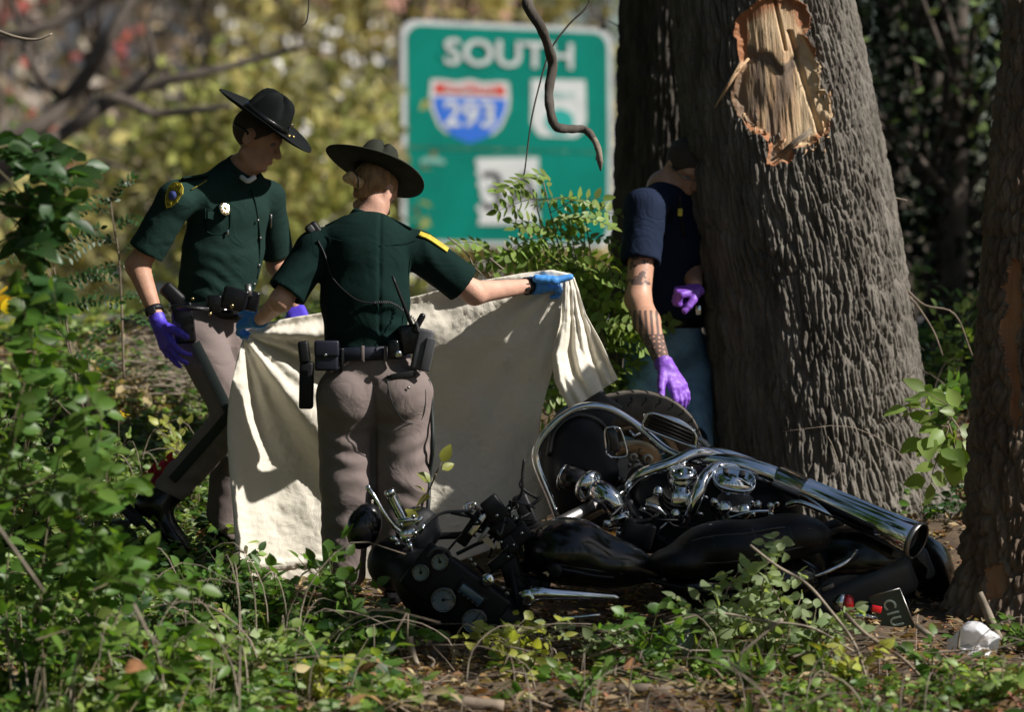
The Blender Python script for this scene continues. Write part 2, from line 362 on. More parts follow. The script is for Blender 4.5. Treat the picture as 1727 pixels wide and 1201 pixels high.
def bulk(tpl, pos, dirs, nor, size):
    tv, tf = tpl; pos = np.asarray(pos, float); d = dirs/np.linalg.norm(dirs, axis=1)[:, None]; n = nor-d*(nor*d).sum(1)[:, None]; n /= np.linalg.norm(n, axis=1)[:, None]+1e-9
    s = np.cross(n, d); sz = np.asarray(size)[:, None, None]
    v = pos[:, None]+sz*(tv[None, :, :1]*d[:, None]+tv[None, :, 1:2]*s[:, None]+tv[None, :, 2:]*n[:, None])
    f = tf[None]+(np.arange(len(pos))*len(tv))[:, None, None]
    return v.reshape(-1, 3), f.reshape(-1, 3)
def rdir(n, up=0., rng=RNG):
    d = rng.normal(size=(n, 3)); d /= np.linalg.norm(d, axis=1)[:, None]; d[:, 2] += up; return d
LEAFME = {}
def leafmesh(tpl, m, key):
    k = (key, m.name)
    if k not in LEAFME: LEAFME[k] = mesh('leaf', tpl[0], tpl[1], m, smooth=True)
    return LEAFME[k]
def leafobj(me, pos, d, n, size, parent, base, name='leaf'):
    d = nrm(d); n = nrm(np.asarray(n, float)-d*np.dot(n, d)); s = np.cross(n, d)
    o = bpy.data.objects.new(name, me); COL.objects.link(o); o.parent = parent
    Mx = Matrix(((d[0], s[0], n[0], 0), (d[1], s[1], n[1], 0), (d[2], s[2], n[2], 0), (0, 0, 0, 1)))@Matrix.Scale(float(size), 4)
    Mx.translation = Vector(tuple(np.asarray(pos)-base)); o.matrix_basis = Mx; return o
def lmat(name, c, isl=.35, tr=.38, rough=.42): return mat(name, c, rough, isl=isl, trans=tr, spec=.35)
G_mid = lmat('leaf_green', (.085, .17, .030)); G_lite = lmat('leaf_light_green', (.20, .29, .075)); G_dark = lmat('leaf_dark_green', (.035, .085, .024)); G_yel = lmat('leaf_yellow_green', (.30, .33, .065))
G_sage = lmat('leaf_grey_green', (.24, .31, .16)); G_red = lmat('leaf_crimson', (.30, .018, .035)); G_dry = lmat('leaf_dry', (.22, .12, .055), .5, .2, .7); G_straw = lmat('leaf_straw', (.34, .27, .15), .35, .2, .8); G_gold = lmat('petal_yellow', (.70, .50, .02))
M_stem = mat('green_brown_stem', (.10, .085, .04), .7); M_twig = mat('dry_twig', (.20, .155, .115), .85, var=.3, vscale=12, bump=.4, bscale=90); M_dead = mat('grey_dead_wood', (.26, .215, .165), .85, var=.35, vscale=9, bump=.6, bscale=70, stretch=(1, 1, 1))
NB = lambda: nrm(np.array((.35+RNG.normal()*.45, -.6+RNG.normal()*.45, .7+RNG.normal()*.4)))

def bush_twigs(anchor, tips, r0=.006, sag=.15, n=8):
    out = []
    for t in tips:
        a = np.asarray(anchor, float)+RNG.normal(size=3)*.015; m = a*.55+np.asarray(t)*.45+V3(RNG.normal()*.05, RNG.normal()*.05, sag*abs(RNG.normal())*.6+.04); out.append(smoothpath([a, m, t], n))
    return out
def leafy(name, label, cat, base, stems, tpls, m, size, step, group=None, maxobj=300, leaf='leaf', spread=.8, sr=.004, pair=False, smat=None, nrm_f=None, jit=0.012):
    """a plant: its stems as one part, each leaf an object; what is past the limit is one stuff part"""
    base = np.asarray(base, float); th = thing(name, label, cat, base, group); ts = []
    for st in stems: ts.append(tube(st, [sr, sr*.35], 5))
    part('stem', merge(ts), smat or M_stem, th); B = BASE[th.name]; items = []
    for st in stems:
        L = np.concatenate([[0], np.cumsum(np.linalg.norm(np.diff(st, axis=0), axis=1))]); T = np.gradient(st, axis=0)
        for q in np.arange(L[-1]*.18, L[-1]+1e-6, step):
            p = np.array([np.interp(q, L, st[:, i]) for i in range(3)]); t = nrm([np.interp(q, L, T[:, i]) for i in range(3)])
            for sg in ((1, -1) if pair else (random.choice((1, -1)),)):
                s_ = nrm(np.cross(t, (0, 0, 1)) if abs(t[2]) < .9 else (1, 0, 0)); d = t*(.45 if pair else .3)+s_*sg*spread+RNG.normal(size=3)*.28
                items.append((p+(0 if pair else RNG.normal(size=3)*jit), d, (nrm_f() if nrm_f else NB()), size*random.uniform(.6, 1.15)))
        items.append((st[-1], T[-1], NB(), size))
    random.shuffle(items)
    for k, (p, d, n, s) in enumerate(items[:maxobj]): i = k % len(tpls); leafobj(leafmesh(tpls[i], m, i), p, d, n, s, th, B, leaf)
    rest = items[maxobj:]
    if rest: part('foliage', bulk(tpls[0], np.array([r[0] for r in rest]), np.array([nrm(r[1]) for r in rest]), np.array([r[2] for r in rest]), np.array([r[3] for r in rest])), m, th, kind='stuff')
    return th
def frond(a, b, sag=.04, nl=9, n=10): m = (np.asarray(a)+b)/2+V3(0, 0, sag); return smoothpath([a, m, b], n)
def locust(name, label, cat, base, stems, fronds, m, lsize=.034, group=None, maxobj=300, step=.024, smat=None):
    """compound leaves: each frond is a rachis with paired oval leaflets"""
    base = np.asarray(base, float); th = thing(name, label, cat, base, group); ts = [tube(s, [.006, .003], 6) for s in stems]; part('stem', merge(ts), smat or M_twig, th)
    B = BASE[th.name]; ra = []; items = []
    for f in fronds:
        ra.append(tube(f, [.0018, .001], 4)); L = np.concatenate([[0], np.cumsum(np.linalg.norm(np.diff(f, axis=0), axis=1))]); T = np.gradient(f, axis=0); nn = NB()
        for q in np.arange(L[-1]*.12, L[-1], step):
            p = np.array([np.interp(q, L, f[:, i]) for i in range(3)]); t = nrm([np.interp(q, L, T[:, i]) for i in range(3)]); s_ = nrm(np.cross(t, nn))
            for sg in (1, -1): items.append((p, t*.35+s_*sg+RNG.normal(size=3)*.10, nn+RNG.normal(size=3)*.15, lsize*random.uniform(.8, 1.1)))
        items.append((f[-1], T[-1], nn, lsize))
    part('leaf_stalk', merge(ra), M_stem, th)
    for p, d, n, s in items[:maxobj]: leafobj(leafmesh(L_LET, m, 'let'), p, d, n, s, th, B, 'leaflet')
    rest = items[maxobj:]
    if rest: part('foliage', bulk(L_LET, np.array([r[0] for r in rest]), np.array([nrm(r[1]) for r in rest]), np.array([r[2] for r in rest]), np.array([r[3] for r in rest])), m, th, kind='stuff')
    return th

# ================================================================== TRUNKS
def bark_mat(name, c1, c2): return mat(name, c1, .92, vscale=14, col2=c2, bump=.9, bscale=110, stretch=(1, 1, .25), detail=7)
def bark_h(v, r, seed, fx=26, fz=3.2, ang=None):
    q = v*np.array((fx, fx, fz)); w = np.stack([vn(v*np.array((9, 9, 3.2)), seed+1), vn(v*np.array((9, 9, 3.2)), seed+2), vn(v*4, seed+3)], -1)
    q = q+w*np.array((.8, .8, .3)); a = np.abs(vn(q, seed)); b = np.abs(vn(q*np.array((2.1, 2.1, 1.7))+7, seed+4)); c = np.abs(vn(q*np.array((4.4, 4.4, 5))+3, seed+6))
    rid = np.clip(a*3.6, 0, 1)**.75; rid2 = np.clip(b*3.6, 0, 1)**.8; rid3 = np.clip(c*3, 0, 1); fine = vn(v*np.array((150, 150, 60)), seed+9)
    return rid*.56+rid2*.28+rid3*.14+fine*.06
def worley(p, seed):                 # distance to the crack between two cells in two dimensions
    i = np.floor(p).astype(np.int64); f = p-i; d1 = np.full(p.shape[:-1], 9.); d2 = d1.copy(); z = i[..., 0]*0
    for a in (-1, 0, 1):
        for b in (-1, 0, 1):
            X_, Y_ = i[..., 0]+a, i[..., 1]+b; qx = a+.5+.46*_h(X_, Y_, z, seed)-f[..., 0]; qy = b+.5+.46*_h(X_, Y_, z, seed+1)-f[..., 1]; d = np.hypot(qx, qy)
            d2 = np.where(d < d1, d1, np.minimum(d2, d)); d1 = np.minimum(d1, d)
    return d2-d1
def bark_plates(T, Z, r, seed, w, hgt):
    p3 = np.stack([np.sin(T)*r, -np.cos(T)*r, Z], -1); u = T*r/w; n1 = vn(p3*np.array((7, 7, 3)), seed); n2 = vn(p3*np.array((22, 22, 9)), seed+1)
    q = np.stack([u+.75*n1+.30*n2, Z/hgt+.5*vn(p3*6, seed+2)], -1); c1 = np.clip(worley(q, seed+3)*2.1, 0, 1)**.62
    q2 = np.stack([u*2.3+.8*n2, Z/hgt*1.9], -1); c2 = np.clip(worley(q2, seed+5)*1.9, 0, 1)**.7
    fib = np.abs(vn(np.stack([u*7+1.5*n2, u*0, Z*26], -1), seed+7)); fine = vn(p3*np.array((170, 170, 90)), seed+8)
    return c1*.58+c2*.26+np.clip(fib*2.5, 0, 1)*.13+fine*.05+.10*vn(p3*np.array((16, 16, 5)), seed+9)
def trunk_grid(axis_pts, rad_pts, nt_, nz_, flare=None, amp=.018, seed=1, lump=.03, fx=26, fz=3.2, wound=None):
    """axis_pts: world points bottom to top; rad_pts radii. wound(v, theta, z) -> (mask, depth)"""
    A = np.array(axis_pts, float); zt = np.concatenate([np.linspace(A[0, 2], 2.34, int(nz_*.9), endpoint=False), np.linspace(2.34, A[-1, 2], nz_-int(nz_*.9))]); cx = np.interp(zt, A[:, 2], A[:, 0]); cy = np.interp(zt, A[:, 2], A[:, 1]); rr = np.interp(zt, A[:, 2], rad_pts)
    nf = int(nt_*.84); th = np.concatenate([np.linspace(-1.75, 1.75, nf, endpoint=False), np.linspace(1.75, 2*np.pi-1.75, nt_-nf, endpoint=False)]); th = np.where(th > np.pi, th-2*np.pi, th); T, Z = np.meshgrid(th, zt, indexing='ij'); Rr = np.broadcast_to(rr, T.shape).copy()
    if flare is not None: Rr = Rr*(1+flare(T, Z))
    Rr = Rr*(1+lump*vn(np.stack([np.cos(T)*2, np.sin(T)*2, Z*1.2], -1), seed+20))
    D = np.stack([np.sin(T), -np.cos(T), T*0], -1); base = np.stack([np.broadcast_to(cx, T.shape), np.broadcast_to(cy, T.shape), Z], -1)
    v = base+D*Rr[..., None]; h = bark_plates(T, Z, float(np.mean(rad_pts)), seed, fx, fz)
    if wound is None: msk = np.zeros(T.shape); dep = 0; soft = 0
    else: msk, dep, soft = wound(v, T, Z)
    v = v+D*((h-.6)*amp*(1-soft)+dep)[..., None]
    I = np.arange(nt_*nz_).reshape(nt_, nz_); J = np.roll(I, -1, 0); F = np.stack([I[:, :-1], J[:, :-1], J[:, 1:], I[:, 1:]], -1).reshape(-1, 4)
    return v.reshape(-1, 3), F, msk.reshape(-1), h.reshape(-1)
def submesh(v, F, sel): F = F[sel]; u, inv = np.unique(F, return_inverse=True); return v[u], inv.reshape(F.shape), u
def vcol(o, name, val):
    a = o.data.attributes.new(name, 'FLOAT', 'POINT'); a.data.foreach_set('value', np.asarray(val, np.float32))
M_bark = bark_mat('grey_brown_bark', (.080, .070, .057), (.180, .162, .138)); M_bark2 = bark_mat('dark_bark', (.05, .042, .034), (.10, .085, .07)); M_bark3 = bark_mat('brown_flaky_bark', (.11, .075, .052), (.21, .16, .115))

def wood_material():
    m = mat('torn_wood', (.62, .43, .25), .75, vscale=5, col2=(.45, .27, .15), bump=.9, bscale=60, stretch=(5, 5, .55), detail=8); N = m.node_tree.nodes; L = m.node_tree.links; b = N['Principled BSDF']
    src = b.inputs['Base Color'].links[0].from_socket
    for nm, c in (('stain', (.13, .098, .075, 1)), ('pale', (.72, .55, .34, 1)), ('rim', (.36, .15, .065, 1))):
        at = N.new('ShaderNodeAttribute'); at.attribute_name = nm; mx = N.new('ShaderNodeMix'); mx.data_type = 'RGBA'; L.new(at.outputs['Fac'], mx.inputs[0]); L.new(src, mx.inputs[6]); mx.inputs[7].default_value = c; src = mx.outputs[2]
    L.new(src, b.inputs['Base Color']); return m
M_wood = wood_material()
def inpoly(px, py, poly):
    poly = np.array(poly, float); ins = np.zeros(px.shape, bool); dist = np.full(px.shape, 1e9)
    for (x1, y1), (x2, y2) in zip(poly, np.roll(poly, -1, 0)):
        c = ((y1 > py) != (y2 > py)) & (px < (x2-x1)*(py-y1)/((y2-y1)+1e-9)+x1); ins ^= c
        t = np.clip(((px-x1)*(x2-x1)+(py-y1)*(y2-y1))/((x2-x1)**2+(y2-y1)**2), 0, 1); dist = np.minimum(dist, np.hypot(px-x1-t*(x2-x1), py-y1-t*(y2-y1)))
    return ins, np.where(ins, dist, -dist)
# distances on the bark are measured across (x) and up (z) in centimetres from a reference point
def build_big_tree():
    yc = 1.05; pc = lambda px, py: P(px, py, yc)
    ax = [pc(1420, 960), pc(1398, 800), pc(1362, 500), pc(1322, 250), pc(1288, 0), pc(1262, -200), pc(1235, -420)]; k = (yc+14)/FPX
    rad = [205*k, 183*k, 173*k, 167*k, 152*k, 148*k, 142*k]; zb = pc(0, 840)[2]
    def flare(T, Z): e = np.exp(-np.clip(Z-zb+.04, 0, 9)/.13); return e*(.20+.26*np.maximum(0, np.cos(3*(T-.95)))**2+.16*np.maximum(0, np.cos(5*T+1))**2)*.5
    poly = [(1240, 30), (1262, 12), (1285, -6), (1330, -14), (1362, 10), (1366, 45), (1358, 58), (1372, 80), (1380, 112), (1382, 150), (1394, 148), (1399, 180), (1397, 225), (1378, 232), (1368, 250), (1340, 252), (1330, 275), (1292, 276), (1300, 245), (1292, 228), (1262, 215), (1243, 195), (1235, 170), (1238, 140), (1250, 105), (1243, 78), (1238, 55)]
    def wound(v, T, Z):
        s = (v[..., 1]+14)/FPX; px = v[..., 0]/s+863.5; py = 480-(v[..., 2]-CAMZ)/s
        q = np.stack([px*.12, py*.12, px*0], -1); px2 = px+4*vn(q*.6, 3)+1.2*vn(q*2, 4); py2 = py+4*vn(q*.6, 5)
        ins, d = inpoly(px2, py2, poly); front = v[..., 1] < yc; m = ins & front; cm = d*.24
        fib = vn(np.stack([v[..., 0]*70+(v[..., 2]*6), v[..., 1]*8, v[..., 2]*7], -1), 6); fib2 = vn(np.stack([v[..., 0]*160+v[..., 2]*10, v[..., 1]*8, v[..., 2]*16], -1), 8)
        bl = py-94-7*vn(q*.5, 8)-26*np.exp(-((px-1322)/17)**2); step = .008/(1+np.exp(bl/1.5))-.006*np.exp(-(bl/7)**2)
        dep = np.where(m, -np.clip(cm*.012, 0, .026)+.0022*fib+.0013*fib2+.004*vn(np.stack([px*.05, py*.035, px*0], -1), 12)+step+.016*np.clip((px-1355)/20, 0, 1)*(py > 60)-.02*np.exp(-((px-1348-(py-100)*.30)/4)**2)*(py > 50)-.02*np.exp(-((px-1312-(py-20)*.22)/2.5)**2)*(py < 85), 0)
        return m.astype(float), dep, np.clip((d+5)/6, 0, 1)*front
    v, F, m, h = trunk_grid(ax, rad, 540, 640, flare, .036, 11, .02, .030, .20, wound)
    th = thing('tree', 'massive leaning grey tree trunk with a big torn wound, behind the motorcycle', 'tree', (*pc(1405, 840)[:2], zb-.05))
    fm = m[F].mean(1); bv, bf, _ = submesh(v, F, fm < .5); t = part('trunk', (bv, bf), M_bark, th)
    wv, wf, u = submesh(v, F, fm >= .5); w_ = part('torn_wood', (wv, wf), M_wood, t)
    s = (wv[:, 1]+14)/FPX; px = wv[:, 0]/s+863.5; py = 480-(wv[:, 2]-CAMZ)/s; n = vn(np.stack([px*.06, py*.05, px*0], -1), 2)
    ins, d = inpoly(px, py, poly); sm = lambda x, a, b_: np.clip((x-a)/(b_-a), 0, 1)
    rim = sm(-d+3*n, -8, -2)*np.where((py < 95) | (py > 205), 1, .15); rim = np.maximum(rim, sm(30-py+12*n+np.abs(px-1305)*.45, 4, 10)*(py < 95)*sm(-d, -30, -16)); rim = np.maximum(rim, (px < 1262+6*n)*(py < 105)*1.)
    up = sm(17-np.abs(py-94-8*n-26*np.exp(-((px-1322)/17)**2)), 0, 6)*(px < 1356+8*n); st = np.maximum(up, .85*sm(vn(np.stack([px*.06, py*.014, px*0], -1), 9), -.15, .35)*(py > 105)*(px < 1342))
    st = np.maximum(st, .8*sm(1272-px+8*n, 0, 14)*(py > 120)); pale = np.maximum(sm(px+6*n+py*.0, 1338, 1350)*(py > 60), .8*np.exp(-((py-50)/30)**2)*np.exp(-((px-1305)/34)**2))
    vcol(w_, 'rim', rim); vcol(w_, 'stain', np.clip(st, 0, 1)*(1-rim)*.9); vcol(w_, 'pale', pale*.75*(1-rim*.5))
    def onb(px, py, up=.0): 
        # nearest front vertex along that direction
        i = np.argmin(np.hypot(pxa-px, pya-py)+np.where(v[:, 1] < yc, 0, 1e6)); return v[i]+V3(0, -up, 0)
    s = (v[:, 1]+14)/FPX; pxa = v[:, 0]/s+863.5; pya = 480-(v[:, 2]-CAMZ)/s
    for (a, b_, r, up) in (((1252, 104), (1204, 182), .010, .05), ((1262, 98), (1228, 140), .007, .03), ((1250, 112), (1215, 170), .004, .04)):
        A_, B_ = onb(*a, .012), onb(*b_, up); part('splinter', tube([A_, (A_+B_)/2+V3(0, -.01, .004), B_], [r, r*.8, r*.2], 5), M_wood, t)
    rs = random.Random(5)
    for k in range(46):
        side = rs.random()
        if side < .45: x, y_ = rs.uniform(1245, 1300), 0; y_ = 190+(x-1245)*.85+rs.uniform(-14, 22)
        elif side < .8: x, y_ = rs.uniform(1300, 1398), rs.uniform(225, 262)
        else: x, y_ = rs.uniform(1376, 1400), rs.uniform(90, 230)
        A_ = onb(x, y_, .004); B_ = A_+V3(rs.uniform(-.01, .012), -rs.uniform(.004, .018), rs.uniform(-.045, .035)); part('splinter', tube([A_, B_], [rs.uniform(.003, .008), .001], 4), M_wood if rs.random() < .6 else M_bark, t)
    A_, B_ = onb(1310, 262, .02), onb(1368, 216, .02); part('splinter', tube([A_, (A_+B_)/2, B_], [.004, .009, .004], 5), M_dead, t); part('splinter', tube([A_+V3(.01, -.01, -.01), B_+V3(0, -.01, -.015)], [.003, .005], 5), M_dead, t)
    return th
def build_back_tree():
    yc = 2.9; pc = lambda px, py: P(px, py, yc); k = (yc+14)/FPX; cxs = [(1168, 860), (1160, 600), (1150, 420), (1148, 170), (1150, 0), (1150, -420)]
    v, F, m, h = trunk_grid([pc(*c) for c in cxs], [150*k, 130*k, 118*k, 105*k, 103*k, 100*k], 220, 320, None, .034, 31, .02, .032, .22)
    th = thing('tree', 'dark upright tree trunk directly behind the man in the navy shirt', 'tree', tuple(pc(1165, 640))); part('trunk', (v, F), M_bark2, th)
    part('twig', tube([pc(1046, 50)+V3(.02, 0, 0), pc(1034, 38), pc(1026, 34)], [.006, .003, .002], 5), M_twig, th); return th
def build_right_tree():
    yc = -.75; pc = lambda px, py: P(px, py, yc); k = (yc+14)/FPX; L = [(1612, 1040), (1625, 960), (1640, 700), (1664, 400), (1690, 130), (1702, 0), (1775, -60), (1900, -120), (2100, -200), (2400, -300)]; W = [128, 112, 96, 84, 76, 72, 66, 62, 58, 50]  # unseen top bends aside so the trunk's shadow clears the blanket
    poly = [(1696, 470), (1706, 452), (1718, 440), (1722, 520), (1716, 600), (1720, 690), (1714, 745), (1706, 690), (1700, 620), (1692, 560)]; p2 = [(1658, 962), (1690, 950), (1702, 975), (1690, 1010), (1662, 1012)]
    def wound(v, T, Z):
        s = (v[..., 1]+14)/FPX; px = v[..., 0]/s+863.5; py = 480-(v[..., 2]-CAMZ)/s; q = np.stack([px*.1, py*.06, px*0], -1); a, d = inpoly(px+6*vn(q, 3), py+8*vn(q, 4), poly); b_, d2 = inpoly(px+5*vn(q*2, 3), py, p2); m = (a | b_) & (v[..., 1] < yc)
        return m.astype(float), np.where(m, -.018+.006*vn(np.stack([v[..., 0]*60, v[..., 1]*9, v[..., 2]*7], -1), 4), 0), m*1.
    def flare(T, Z): return .28*np.exp(-np.clip(Z-pc(0, 1030)[2]+.05, 0, 9)/.10)*(1+.5*np.cos(4*T))
    v, F, m, h = trunk_grid([pc(a+w_, b_) for (a, b_), w_ in zip(L, W)], [w_*k for w_ in W], 280, 470, flare, .046, 51, .05, .040, .13, wound)
    th = thing('tree', 'flaky barked trunk with a reddish scar at the right edge of the scene', 'tree', tuple(pc(1745, 1030)))
    fm = m[F].mean(1); bv, bf, _ = submesh(v, F, fm < .5); t = part('trunk', (bv, bf), M_bark3, th); zs = P(0, 860, yc)[2]
    for k_ in (0, 1):
        hi = v[F[:, 0], 2] > zs; wv, wf, u = submesh(v, F, (fm >= .5) & (hi if k_ else ~hi)); w_ = part('torn_wood', (wv, wf), M_wood, t)
        n = vn(wv*np.array((12, 12, 5)), 3); vcol(w_, 'rim', np.clip(.45+n, 0, .8)); vcol(w_, 'stain', np.clip(.35-n*1.5, 0, .9)); vcol(w_, 'pale', np.clip(n*2-.9, 0, 1))
    return th
def crown_over(th, x, y, z0, z1, rad, n, seed, m, ls=1.):
    rs = np.random.default_rng(seed); br, ps = [], []
    for i in range(16):
        a = rs.uniform(0, 6.28); r = rad*math.sqrt(rs.uniform(.1, 1)); c = np.array((x+r*math.cos(a), y+r*math.sin(a), rs.uniform(z0, z1))); b0 = np.array((x, y, min(z0, c[2])-.3)); br.append(tube([b0, (b0+c)/2+V3(0, 0, .3), c], [.10, .025], 7, sm=4)); ps.append(c+rs.normal(size=(n//16, 3))*np.array((.55, .55, .35)))
    part('branch', merge(br), M_bark2, th); ps = np.concatenate(ps); part('crown', bulk(L_Q, ps, rdir(len(ps), -.3, rs), rdir(len(ps), 1., rs), rs.uniform(.09, .17, len(ps))*ls), m, th, kind='stuff')
TB = build_big_tree(); TK = build_back_tree(); TR = build_right_tree()
crown_over(TB, .75, 1.2, 10, 15, 4.6, 16000, 1, G_dark, 2.); crown_over(TK, .2, 3.6, 10, 15, 5.4, 16000, 2, G_dark, 2.)

# ================================================================== ROAD SIGN
def build_sign():
    ys = 26.; k = (ys+14)/FPX; zc = P(855, 222, ys); th = thing('road_sign', 'big green highway direction sign reading SOUTH with route shields', 'road sign', (zc[0], ys, .86))
    X_, Y_ = V3(1, 0, -.008), V3(.008, 0, 1); c = lambda px, py, d=0.: P(px, py, ys)+V3(0, -d, 0)
    def rr(hw, hh, r, n=6):
        o = []
        for cx, cy, a0 in ((hw-r, hh-r, 0), (-hw+r, hh-r, 90), (-hw+r, -hh+r, 180), (hw-r, -hh+r, 270)):
            for i in range(n+1): a = R(a0+90*i/n); o.append((cx+r*math.cos(a), cy+r*math.sin(a)))
        return o
    m_al = mat('sign_border', (.42, .44, .45), .5, var=.1, vscale=3); m_gr = mat('sign_green', (.0, .15, .115), .7, spec=.08, var=.12, vscale=1.5); m_w = mat('sign_white', (.46, .48, .48), .5, var=.08, vscale=9); m_bl = mat('sign_blue', (.012, .11, .50), .4); m_rd = mat('sign_red', (.45, .035, .02), .4); m_k = mat('sign_black', (.02, .02, .022), .5); m_tl = mat('sign_teal', (.0, .28, .25), .4)
    # two stacked panels
    for (y0, y1, nm) in ((40, 252, 'upper_panel'), (253, 415, 'lower_panel')):
        hw = 180*k; hh = (y1-y0)/2*k; o = [p for p in rr(hw, hh, 26*k)]; top = nm == 'upper_panel'
        o = [(u, v) if (v > 0) == top else (math.copysign(hw, u), math.copysign(hh, v)) for u, v in o]; d = []
        for p in o:
            if not d or np.hypot(p[0]-d[-1][0], p[1]-d[-1][1]) > 1e-4: d.append(p)
        o = d; tilt = V3(0, .022 if top else -.004, 1); cc = c(856, (y0+y1)/2)
        p_ = part(nm, slab(o, cc, X_, tilt, .03), m_al, th, smooth=False)
        i = [(u*(1-9*k/hw), v-(8*k if v > 0 else 0)) if top else (u*(1-9*k/hw), v+(8*k if v < 0 else 0)) for u, v in o]
        part('green_face', slab(i, cc+V3(0, -.033, 0), X_, tilt, .004), m_gr, p_, smooth=False)
    def shape(nm, px, py, pts, m, d, par=th, ext=.004): return part(nm, slab([((a-px)*k, (py-b_)*k) for a, b_ in pts][::-1], c(px, py, d), X_, Y_, ext), m, par, smooth=False)
    part('lettering', text('SOUTH', 55*k*1.12, c(857, 93, .045), X_, Y_, .003, .014, sx=1.10), m_w, th, smooth=False)
    sh = lambda e: [(725-e, 140-e), (740, 139-e), (765, 142-e), (789, 137-e), (812, 142-e), (838, 139-e), (852+e, 140-e), (855+e, 165), (853+e, 185), (840+e, 215), (818, 236+e*.6), (789, 247+e), (760, 236+e*.6), (738-e, 215), (725-e, 185), (723-e, 165)]
    s1 = shape('interstate_shield', 789, 190, sh(2), m_w, .045); ins = lambda f: [(789+(a-789)*f, 192+(b_-192)*f) for a, b_ in sh(0)]
    shape('shield_blue', 789, 190, [p for p in ins(.93) if p[1] > 163]+[(848*.93+789*.07+2, 164)][:0], m_bl, .050, s1)
    shape('shield_red', 789, 190, [(731, 144), (752, 144), (768, 147), (789, 142), (810, 147), (828, 144), (846, 144), (849, 161), (729, 161)], m_rd, .050, s1)
    part('shield_lettering', merge([text('293', 60*k*1.0, c(789, 196, .056), X_, Y_, .003, .02, sx=1.0), text('INTERSTATE', 14*k*1.1, c(789, 153, .056), X_, Y_, .003, .015)]), m_w, s1, smooth=False)
    s2 = shape('turnpike_shield', 940, 185, [(893, 133), (986, 131), (988, 200), (980, 220), (962, 237), (942, 243), (918, 238), (902, 222), (893, 205)], m_w, .045)
    cir = [(942+25*math.cos(a), 203+22*math.sin(a)) for a in np.linspace(0, 2*np.pi, 24, endpoint=False)]; shape('shield_disc', 942, 203, cir, m_tl, .050, s2)
    part('shield_lettering', text('EVERETT', 14*k*1.1, c(941, 160, .050), X_, Y_, .002, .0), m_tl, s2, smooth=False)
    s3 = shape('route_marker', 855, 322, [(800, 268), (905, 264), (907, 378), (803, 380), (807, 362), (800, 352), (812, 338), (806, 330), (808, 322), (801, 312), (806, 302), (799, 294), (803, 284), (798, 278)], m_w, .045)
    part('marker_lettering', text('3A', 92*k, c(858, 326, .050), X_, Y_, .003, .01), m_k, s3, smooth=False)
    part('fold_line', slab([(-150*k, -1.5*k), (150*k, -1.5*k), (120*k, 2*k), (-80*k, 3*k)], c(860, 254, .050), X_, Y_, .003), m_k, th, smooth=False) if False else None
    shape('graffiti_smear', 730, 275, [(706, 272), (725, 264), (748, 272), (746, 279), (720, 277), (706, 280)], mat('sign_smear', (.12, .30, .26), .7), .045)
    for px in (740, 972): part('sign_post', tube([P(px, 60, ys+.06), V3(P(px, 60, ys)[0], ys+.06, .7)], .05, 10), m_al, th)
    th.rotation_euler.z = R(27); th.scale = (1.11, 1, 1)
    for py in (90, 220, 300, 380): part('cross_brace', rbox(P(856, py, ys+.02), (1.15, .018, .03), None, .004), m_al, th)
build_sign()

# ================================================================== FAR VEGETATION
M_bgl = {n: mat('far_leaf_'+n, tuple(min(.62, q*(1.0 if n == 'dark' else 1.32)) for q in c), .7, spec=.2, isl=.18, trans=.3, tint=(1.25, 1.2, .95)) for n, c in dict(grey=(.34, .30, .25), olive=(.22, .205, .10), yellow=(.38, .34, .12), green=(.11, .16, .05), dark=(.011, .021, .010), red=(.34, .10, .075), rose=(.56, .38, .31), lime=(.29, .31, .09), tan=(.44, .36, .24)).items()}  # dark leaf colour has the right wood's shade put in
M_bgt = mat('far_trunk', (.085, .068, .055), .9, var=.3, vscale=6)
BG = np.random.default_rng(11)
def far_tree(name, label, x, y, h, cw, mixm, n, leaf=.16, trunk=.14, group=None, low=.15, gap=1., z0=None, crown_kind=None):
    z0 = float(ground_z(x, y)) if z0 is None else z0; th = thing(name, label, 'tree' if 'tree' in name else 'bush', (x, y, z0), group); rs = BG
    top = np.array((x+rs.normal()*.3, y, z0+h*.75)); st = [np.array((x, y, z0-.1)), np.array((x+rs.normal()*.15, y, z0+h*.4)), top]; tl = [tube(st, [trunk, trunk*.25], 7, sm=4)]
    cl = []; ncl = max(10, int(14*cw))
    for i in range(ncl):
        a = rs.uniform(0, 6.28); zz = rs.uniform(low, 1); rr = cw*.5*np.sqrt(rs.uniform(.05, 1))*(1-.45*max(0, zz-.5)*2*.8); c_ = np.array((x+rr*math.cos(a), y+rr*math.sin(a), z0+h*zz)); cl.append(c_)
        if i % 2 == 0: f = min(.95, max(.1, zz*.7)); b0 = st[0]*(1-f)+top*f; tl.append(tube([b0, (b0+c_)/2+V3(0, 0, .1), c_], [trunk*.35, trunk*.08], 5, sm=3))
    part('trunk', merge(tl), M_bgt, th); per = max(1, int(n/ncl)); names = list(mixm)
    for kk, mn in enumerate(names):
        ps = []
        for i, c_ in enumerate(cl):
            if i % len(names) != kk and len(names) > 1: continue
            ps.append(c_+rs.normal(size=(per, 3))*np.array((.30, .30, .24))*gap*(.6+cw*.17))
        ps = np.concatenate(ps) if ps else np.zeros((0, 3))
        if not len(ps): continue
        d = rdir(len(ps), -.2, rs); nn = rdir(len(ps), .6, rs); part('crown', bulk(L_Q, ps, d, nn, rs.uniform(.6, 1.3, len(ps))*leaf), M_bgl[mn], th, kind='stuff')
    return th
